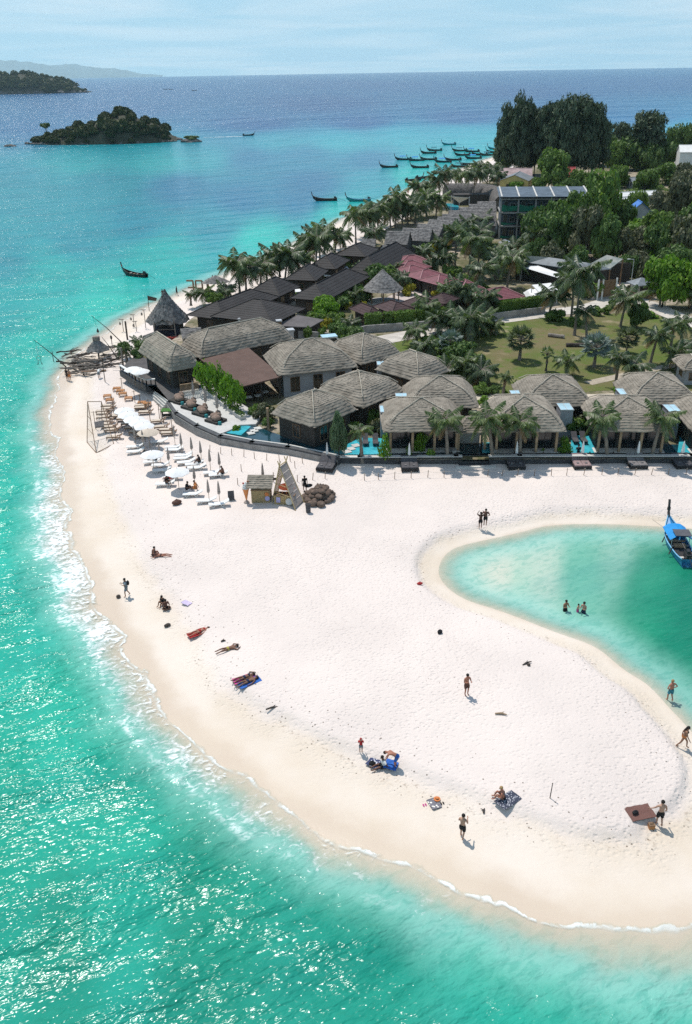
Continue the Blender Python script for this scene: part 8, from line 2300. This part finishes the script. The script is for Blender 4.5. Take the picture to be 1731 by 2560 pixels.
# white buggy
q = G(829, 872, GZ)
t = thing('white_buggy', 'small white van-like buggy parked on the concrete path behind the villa', 'vehicle', (q.x, q.y, GZ + .05), .25)
mb = MB(); prof = [(-1.5, .35), (-1.5, 1.2), (-1.35, 1.85), (.7, 1.9), (1.2, 1.2), (1.55, 1.05), (1.6, .4)]
n = len(prof); vs = [(x, -.75, z) for x, z in prof] + [(x, .75, z) for x, z in prof]
mb.add(vs, [tuple(range(n)), tuple(range(2 * n - 1, n - 1, -1))] + [((i + 1) % n, i, n + i, n + (i + 1) % n) for i in range(n)]); mb.build('body', M_WHITE, t)
for s in (-1, 1):
    MB().slab([(-1.2, s * .76, 1.72), (.55, s * .76, 1.75), (.98, s * .76, 1.22), (-1.25, s * .76, 1.2)], .02).build('side_window', M_GLASSDK, t)
    mbw = MB(); mbw.add([(-1.2, s * .765, 1.72), (.55, s * .765, 1.75), (.98, s * .765, 1.22), (-1.25, s * .765, 1.2)], [(0, 1, 2, 3) if s < 0 else (3, 2, 1, 0)]); mbw.build('side_window', M_GLASSDK, t)
    for x in (-.95, 1.0):
        w = MB().lathe((0, 0, 0), [(.30, -.1), (.30, .1)], 14).build('wheel', M_BLACKWK, t); w.rotation_euler = (PI / 2, 0, 0); w.location = (x, s * .70, .30)
MB().slab([(.74, -.68, 1.86), (1.20, -.68, 1.24), (1.20, .68, 1.24), (.74, .68, 1.86)], .02).build('windscreen', M_GLASSDK, t); MB().slab([(-1.45, -.8, 1.96), (.8, -.8, 1.99), (.8, .8, 1.99), (-1.45, .8, 1.96)], .09).build('roof_rack', M_SKYGL, t)
for s in (-.5, .5): MB().ball((1.6, s, .75), .10, 8, 5).build('headlight', M_METAL, t)

# ------------------------------------------------------------------ driftwood bar on the sand point
zp = lambda x, y: (50 + x / 3.491, 600 + y / 3.491)
def sp5(x, y, z=None): return at(*zp(x, y)) if z is None else G(*zp(x, y), z)
q = sp5(1290, 860); t = thing('shaggy_hut', 'tall shaggy palm-thatched hut with a steep pointed roof and dark opening', 'hut', (q.x, q.y + 1.8, q.z))
rn = random.Random(31); mb = MB(); H0 = 2.6
for k in range(13):
    s0, s1 = k / 13, (k + 1) / 13; n = 30
    f = lambda s: 3.3 * (1 - s) ** 1.25 + .12; z = lambda s: H0 + 4.6 * s
    lo = [((f(s0) + rn.uniform(-.15, .12)) * math.cos(2 * PI * i / n), (f(s0) + rn.uniform(-.15, .12)) * math.sin(2 * PI * i / n), z(s0) + rn.uniform(-.35, .06)) for i in range(n)]; hi = [(f(s1) * math.cos(2 * PI * i / n), f(s1) * math.sin(2 * PI * i / n), z(s1) + .1) for i in range(n)]
    mb.add(lo + hi, [(i, (i + 1) % n, n + (i + 1) % n, n + i) for i in range(n)])
mb.build('roof', M_THATCH_G, t)
mb = MB()
for k in range(4):
    n = 14; lo = [(-1.5 + 3.0 * i / n, -3.6 + k * .35 + rn.uniform(-.08, .08), 3.0 + k * .45 + rn.uniform(-.25, .05) + .5 * math.sin(PI * i / n)) for i in range(n + 1)]; hi = [(-1.4 + 2.8 * i / n, -3.2 + k * .35, 3.55 + k * .45 + .5 * math.sin(PI * i / n)) for i in range(n + 1)]
    mb.add(lo + hi, [(i, i + 1, n + 2 + i, n + 1 + i) for i in range(n)])
mb.build('porch_roof', M_THATCH_G, t)
MB().box((0, 0, 0), (4.0, 4.0, 2.9)).build('wall', mat('blue_black_boards', (.016, .020, .034), .8, .3, 1), t)
MB().box((0, -2.04, 1.7), (2.2, .08, 1.1)).build('opening', M_GLASSDK, t); MB().box((0, -2.25, 1.55), (2.6, .45, .08)).build('counter', M_WOODGR, t)
for s in (-1, 1): MB().tube([(s * 1.6, -3.2, -.1), (s * 1.55, -3.1, 3.2)], .09, 6).build('post', M_WOODGR, t)
t = thing('low_thatch_bar', 'low shaggy thatched bar roof on rough posts beside the tall hut', 'hut')
gable_thatch(t, sp5(1400, 775, 4.2), sp5(1580, 760, 4.2), 4.2, 1.9, 1.0, M_THATCH_G, rn=random.Random(77), wallm=M_WOODGR)
t = thing('thatch_leanto', 'collapsed grey thatch lean-to on the sand side of the tall hut', 'hut')
gable_thatch(t, sp5(1075, 835, 2.9), sp5(1200, 790, 3.4), 3.2, 1.5, 1.3, M_THATCH_G, g=1.3, rn=random.Random(78), wallm=M_WOODGR)
t = thing('thatch_mushroom', 'small round shaggy thatch shelter among the driftwood', 'shelter', sp5(695, 1050))
mb = MB()
for k in range(5):
    s0, s1 = k / 5, (k + 1) / 5; n = 16
    mb.add([((1.5 * (1 - s0) + .2) * math.cos(2 * PI * i / n), (1.5 * (1 - s0) + .2) * math.sin(2 * PI * i / n), 1.7 + 1.5 * s0 + rn.uniform(-.3, .05)) for i in range(n)] + [((1.5 * (1 - s1) + .2) * math.cos(2 * PI * i / n), (1.5 * (1 - s1) + .2) * math.sin(2 * PI * i / n), 1.7 + 1.5 * s1 + .05) for i in range(n)], [(i, (i + 1) % n, n + (i + 1) % n, n + i) for i in range(n)])
mb.build('roof', M_THATCH_G, t); MB().tube([(0, 0, -.2), (0, 0, 3.3)], .13, 6).build('trunk', M_WOODDK, t)
MB().box((0, 0, 3.0), (.9, .7, .6)).build('basket', M_WOODGR, t)
# red kayaks by the hut
for (x, y), lb in zip(((1310, 890), (1340, 878)), ('red kayak lying in front of the tall shaggy hut', 'second red kayak half on top of the first')):
    q = sp5(x, y); t = thing('kayak', lb, 'kayak', q + Vector((0, 0, .2 + (.3 if x > 1320 else 0))), .35); MB().ball((0, 0, 0), 1.0, 10, 8, 0, (1.7, .38, .20)).build('hull', M_RED, t, True); MB().box((0, 0, .16), (.7, .42, .06)).build('cockpit', M_BLACKWK, t)
# the driftwood tangle: every log a thing
DW = 'driftwood logs in the tangle at the sand point'
rn = random.Random(44)
lg = []
for v in range(5):
    mb = MB(); pts = [(-1 + 2 * i / 6, rn.uniform(-.07, .07), rn.uniform(-.05, .05)) for i in range(7)]; mb.tube(pts, [.07 + rn.uniform(-.015, .02) - .03 * abs(i - 2) / 5 for i in range(7)], 6)
    br = MB().tube([(.1, 0, .02), (.45, .22 * (1 if v % 2 else -1), .18)], [.045, .015], 5)
    lg.append((mb.mesh('stem', M_WOODDK if v % 2 else M_WOODGR), br.mesh('branch', M_WOODDK if v % 2 else M_WOODGR)))
LGL = ['dark weathered log lying in the driftwood tangle', 'grey bleached log lying in the driftwood tangle']
for i in range(64):
    x = rn.uniform(430, 880); y = rn.uniform(1010, 1190) if x < 700 else rn.uniform(960, 1150)
    v = rn.randrange(5); q = sp5(x, y); L_ = rn.uniform(.8, 1.9)
    t = thing('driftwood_log', LGL[0] if v % 2 else LGL[1], 'driftwood', q + Vector((0, 0, .1 + rn.uniform(0, .9))), rn.gauss(.1, .45), DW, L_)
    t.rotation_euler = (0, rn.uniform(-.22, .22), t.rotation_euler.z)
    place(lg[v][0], 'stem', t); place(lg[v][1], 'branch', t)
for (x, y, l_), lb in zip(((650, 1175, 2.6), (600, 1120, 2.4)), ('driftwood bench with a tan plank at the near side of the tangle', 'driftwood bench behind the one with the tan plank')):
    q = sp5(x, y); t = thing('driftwood_bench', lb, 'bench', q, .12); MB().box((0, 0, .5), (l_ * 1.3, .55, .10)).build('seat', M_WOODDK if x < 640 else M_WOODBR, t)
    for s in (-1, 1): MB().box((s * l_ * .55, 0, 0), (.2, .45, .5)).build('leg', M_WOODDK, t)
    MB().bar((-l_ * .65, .3, .95), (l_ * .65, .32, 1.0), .10, .2).build('back_log', M_WOODGR, t)
# poles leaning out over the water with hanging ornaments
for lb, (bx, by), (tx, ty), orn in (('long thin pole leaning out over the water with a hanging hoop', (415, 1110), (120, 870), (165, 1030)), ('long thin pole leaning seaward with a hanging teardrop lamp', (890, 885), (625, 660), (680, 790)), ('dark leaning pole in the middle of the driftwood tangle', (860, 1040), (715, 845), None)):
    b = sp5(bx, by); tp = over(*zp(tx, ty), b + Vector((0, .3, 0)))
    t = thing('leaning_pole', lb, 'pole', b)
    d = tp - b; MB().tube([(0, 0, -.2), d * .5 + Vector((0, 0, .12)), d], [.09, .06, .03], 6).build('spar', M_WOODDK, t)
    if orn:
        oq = over(*zp(*orn), b + Vector((0, .3, 0))) - b
        MB().tube([d * .95, oq + Vector((0, 0, .3))], .015, 4).build('cord', M_WOODDK, t)
        if 'hoop' in lb:
            MB().tube([oq + Vector((.32 * math.cos(k * PI / 8), 0, .32 * math.sin(k * PI / 8))) for k in range(17)], .03, 5).build('hoop', M_WOODGR, t)
            for s in (-.15, .2): MB().tube([oq + Vector((s, 0, -.3)), oq + Vector((s * 1.5, 0, -.85)), oq + Vector((s * 2, 0, -.95))], [.02, .05, .09], 5).build('pendant', M_WOODDK, t)
        else: MB().lathe(oq + Vector((0, 0, -.35)), [(.06, 0), (.22, .15), (.16, .4), (.04, .7)], 8).build('teardrop_lamp', M_WOODDK, t)
for (x, yb, yt), lb in zip(((1000, 760, 655), (905, 800, 695), (1100, 770, 612), (1020, 800, 712), (940, 870, 710), (1130, 620, 485), (1250, 520, 475), (810, 950, 850), (295, 1060, 990), (745, 1240, 1030), (905, 1120, 940)), ('T-topped post with a hanging lantern, second from the tall hut', 'T-topped post with a hanging lantern, farthest toward the water', 'T-topped post with a hanging lantern nearest the tall hut', 'short T-topped lantern post behind the palm', 'thick pole standing among the potted palms', 'tall pole with a ragged banner beside the tall hut', 'small carved pole behind the tall hut', 'dark totem pole above the driftwood tangle', 'single dark stake standing in the shallow water', 'tall thin stake at the near end of the tangle', 'thick grey post at the corner of the terrace')):
    b = sp5(x, yb); h = max(1.5, min(6, up_at(b, zp(x, yt)[1]))); t = thing('lantern_post' if 'lantern' in lb else 'pole', lb, 'post', b); MB().tube([(0, 0, -.3), (.03, 0, h)], .14 if 'thick' in lb else .055, 6).build('shaft', M_WOODGR if 'grey' in lb or 'T-' in lb else M_WOODDK, t)
    if 'T-' in lb: MB().box((-.1, 0, h), (.8, .12, .10)).build('cross_bar', M_WOODGR, t); MB().lathe((-.40, 0, h - .9), [(.06, 0), (.16, .15), (.15, .35), (.03, .55)], 8).build('lantern', M_WOODGR, t)
    if 'banner' in lb: MB().slab([(0, 0, h), (1.6, .2, h - .5), (1.4, .2, h - 1.0), (0, 0, h - .8)], .04).build('banner', M_WOODDK, t)
    if 'totem' in lb or 'carved' in lb: MB().ball((.02, 0, h), .22, 8, 6, 0, (.8, .8, 1.5)).build('carved_head', M_WOODDK, t)
palm(343, 872, 838, 'small palm in the driftwood garden between lantern posts', None, 'd', True, 1.5, 1.4); palm(318, 905, 860, 'small dark palm at the edge of the driftwood garden', None, 'd', True, 1.4, 1.4); palm(478, 762, 722, 'spiky beach palm beside the big letter sign', None, 'd', True, 1.5, 1.4); palm(565, 752, 712, 'beach palm behind the grey palm-leaf sunshade', None, 'd', True, 1.5, 1.4)
# flag and sunshade
b = at(684, 652); t = thing('flag_pole', 'white pole with a dark red and blue flag standing before the first palm clump', 'flag', b); h = up_at(b, 606); MB().tube([(0, 0, -.2), (0, 0, h)], .06, 6).build('pole', M_METAL, t)
MB().slab([(.05, 0, h), (.9, .1, h - .4), (.85, .1, h - 2.4), (.05, 0, h - 2.6)], .03).build('flag', mat('flag_cloth', (.12, .03, .045), .8, .3, 2), t); MB().slab([(.1, -.04, h - .2), (.8, .05, h - .6), (.8, .05, h - 1.1), (.1, -.04, h - .9)], .02).build('flag_stripe', CL['navy'], t)
q = at(542, 730); t = thing('palm_leaf_sunshade', 'low grey palm-leaf sunshade on the beach beside the letter sign', 'sunshade', q)
mb = MB()
for k in range(4):
    n = 14; s0, s1 = k / 4, (k + 1) / 4
    mb.add([((2.6 * (1 - s0) + .1) * math.cos(2 * PI * i / n), (1.9 * (1 - s0) + .1) * math.sin(2 * PI * i / n), 1.9 + 1.2 * s0 + rn.uniform(-.1, .03)) for i in range(n)] + [((2.6 * (1 - s1) + .1) * math.cos(2 * PI * i / n), (1.9 * (1 - s1) + .1) * math.sin(2 * PI * i / n), 1.9 + 1.2 * s1 + .05) for i in range(n)], [(i, (i + 1) % n, n + (i + 1) % n, n + i) for i in range(n)])
mb.build('roof', M_THATCH_G, t)
for sx_, sy_ in ((-1.6, -1), (1.6, -1), (-1.6, 1), (1.6, 1)): MB().box((sx_, sy_, -.2), (.14, .14, 2.3)).build('post', M_WOODGR, t)
# big letter sign facing the sea: LIPE seen from behind
A, B = at(470, 738), at(520, 731); d = flat2(B) - flat2(A); d.normalize(); yaw = math.atan2(d.y, d.x)
t = thing('letter_sign', 'row of big timber letters LIPE facing the sea, seen from behind', 'sign', A, yaw)
h_, w_, k_ = 2.6, 1.25, .30
def strokes(ch):
    if ch == 'E': return [((1, 0), (1, 1)), ((0, 1), (1, 1)), ((.15, .5), (1, .5)), ((0, 0), (1, 0))]
    if ch == 'P': return [((1, 0), (1, 1)), ((0, 1), (1, 1)), ((0, .45), (1, .45)), ((0, .45), (0, 1))]
    if ch == 'I': return [((.5, 0), (.5, 1))]
    return [((1, 0), (1, 1)), ((0, 0), (1, 0))]
for i, ch in enumerate('EPIL'):
    mb = MB(); x0 = i * 1.75
    for (xa, za), (xb, zb_) in strokes(ch): mb.bar((x0 + xa * w_, .002 * i, .15 + za * h_), (x0 + xb * w_, .002 * i, .15 + zb_ * h_), .26, .28)
    mb.build('letter', M_WOODBR, t)
MB().box((3.2, 0, -.15), (7.4, .5, .3)).build('plinth', M_WOODGR, t)
# logs on the lawn
for (x, y, rz), lb in zip(((1391, 839, -.5), (1437, 862, -.08)), ('pale sawn log lying on the lawn left of the tall palm', 'darker log lying on the lawn beside the silver fan palm')):
    q = G(x, y, GZ + .3); t = thing('log', lb, 'log', (q.x, q.y, GZ + .28), rz); MB().tube([(-1.2, 0, 0), (1.2, 0, 0)], .3, 9).build('bark', M_WOODGR if x < 1400 else M_WOODDK, t); o = MB().lathe((0, 0, 0), [(.27, -.01), (.27, .02)], 9).build('sawn_end', M_CONC_L, t); o.rotation_euler = (0, PI / 2, 0); o.location = (1.2, 0, 0)
# ------------------------------------------------------------------ air
m = bpy.data.materials.new('sea_haze'); t = NT(m)
pv = t.n.new('ShaderNodeVolumePrincipled')
pv.inputs['Color'].default_value = (0.74, 0.96, 1.0, 1)
pv.inputs['Density'].default_value = HAZE_D
pv.inputs['Anisotropy'].default_value = 0.3
t.link(pv.outputs[0], t.out.inputs['Volume'])
hz_o = MB().box((0, 0, -110), (66000, 66000, 1100)).build('haze', m)
hz_o['kind'] = 'stuff'
m.cycles.volume_sampling = 'DISTANCE'
# ------------------------------------------------------------------ say which one
LMK = [('grey gazebo', 957, 735), ('concrete building', 1275, 540), ('barrel-vaulted hall', 1190, 485), ('white shade sail', 1150, 497), ('grey roofed workshop', 1400, 668), ('gate kiosk', 1605, 730), ('large rose tiled cottage', 1265, 735), ('blue roofed shed', 1600, 525), ('yellow house', 1290, 450), ('red roofed house', 1425, 425),
       ('sawtooth gables', 1110, 580), ('big dark hipped hall', 625, 780), ('letter sign', 495, 735), ('flag pole', 684, 630), ('silver lawn palm', 1485, 870), ('brown board fence', 1515, 728), ('white buggy', 829, 865), ('small thatched gate', 1184, 1110), ('flat brown roof', 610, 915), ('ridge tent', 1267, 608), ('lean-to roof', 750, 800),
       ('rear villa by the lawn', 1397, 975), ('villa at the pool bend', 770, 1030), ('white house at the edge', 1720, 370), ('big bright round tree', 1655, 690), ('boat pulled onto the sand', 1062, 446), ('teal moored boat', 897, 503), ('open turquoise pool bay', 1460, 1110), ('workshop awning', 1360, 680), ('long white shed', 1570, 485), ('white courtyard', 1030, 735),
       ('beige umbrella', 370, 1080), ('green topped table', 428, 1042), ('netted frame', 245, 1060), ('overlapping white umbrellas', 335, 1040), ('terrace railing', 350, 955), ('small tall-trunk palm', 1115, 450)]
SHORT = [('coconut palm growing among', 'coconut palm'), ('windswept coconut palm', 'windswept coconut palm'), ('tall dark casuarina', 'dark casuarina'), ('dense dark green', 'dark green tree'), ('dusty olive', 'dusty olive tree'), ('fresh mid green', 'fresh green tree'), ('leafy mid green shrub', 'mid green shrub'), ('dark green shrub', 'dark green shrub'),
         ('bright green shrub', 'bright green shrub'), ('olive green loose', 'olive green shrub'), ('yellow flowering', 'yellow flowering shrub'), ('small dark dining', 'dining table'), ('wooden lounger', 'wooden lounger'), ('little white awning', 'little white awning'), ('long grey thatched roof', 'long grey thatched roof'), ('thin brown pole', 'thin brown pole'), ('bright green young tree', 'bright green young tree')]
ORD = ['', 'second ', 'third ', 'fourth ', 'fifth ', 'sixth ', 'seventh ', 'eighth ', 'ninth ', 'tenth ', 'eleventh ', 'twelfth ']
def extent(o):
    z = [c.scale.z for c in o.children] or [1]
    return max(z) * o.scale.z
by_lab, new = {}, {}
for o in col.objects:
    if o.parent is None and 'category' in o: by_lab.setdefault(o['label'], []).append(o)
for lab, os_ in by_lab.items():
    sh_ = next((s for p_, s in SHORT if lab.startswith(p_)), None)
    if len(os_) < 2 or not sh_: continue
    for o in os_:
        loc = Vector(o.location)
        if loc.length < .01:
            pts = [c.matrix_basis @ Vector(v) for c in o.children for v in c.bound_box]; loc = sum(pts, Vector()) / len(pts)
        x, y = proj(loc + Vector((0, 0, 1.5)))
        d, nm, lx, ly = min((math.hypot(x - a, (y - b) * 1.6), n, a, b) for n, a, b in LMK)
        dx, dy = x - lx, (y - ly) * 1.6
        rel = ('behind' if dy < 0 else 'in front of') if abs(dy) > abs(dx) else ('on the sea side of' if dx < 0 else 'on the inland side of')
        new.setdefault((sh_, rel, nm), []).append((o, extent(o), y))
for (sh_, rel, nm), L_ in new.items():
    L_.sort(key=lambda q: (-q[1], q[2]) if 'palm' in sh_ or 'tree' in sh_ or 'casuarina' in sh_ or 'shrub' in sh_ else (-q[2], 0))
    word = 'tallest' if 'palm' in sh_ or 'casuarina' in sh_ or 'tree' in sh_ else 'largest' if 'shrub' in sh_ else 'nearest'
    for i, (o, e, y) in enumerate(L_):
        o['label'] = (f'{ORD[min(i, 11)]}{word} ' if len(L_) > 1 else '') + f'{sh_} {rel} the {nm}'
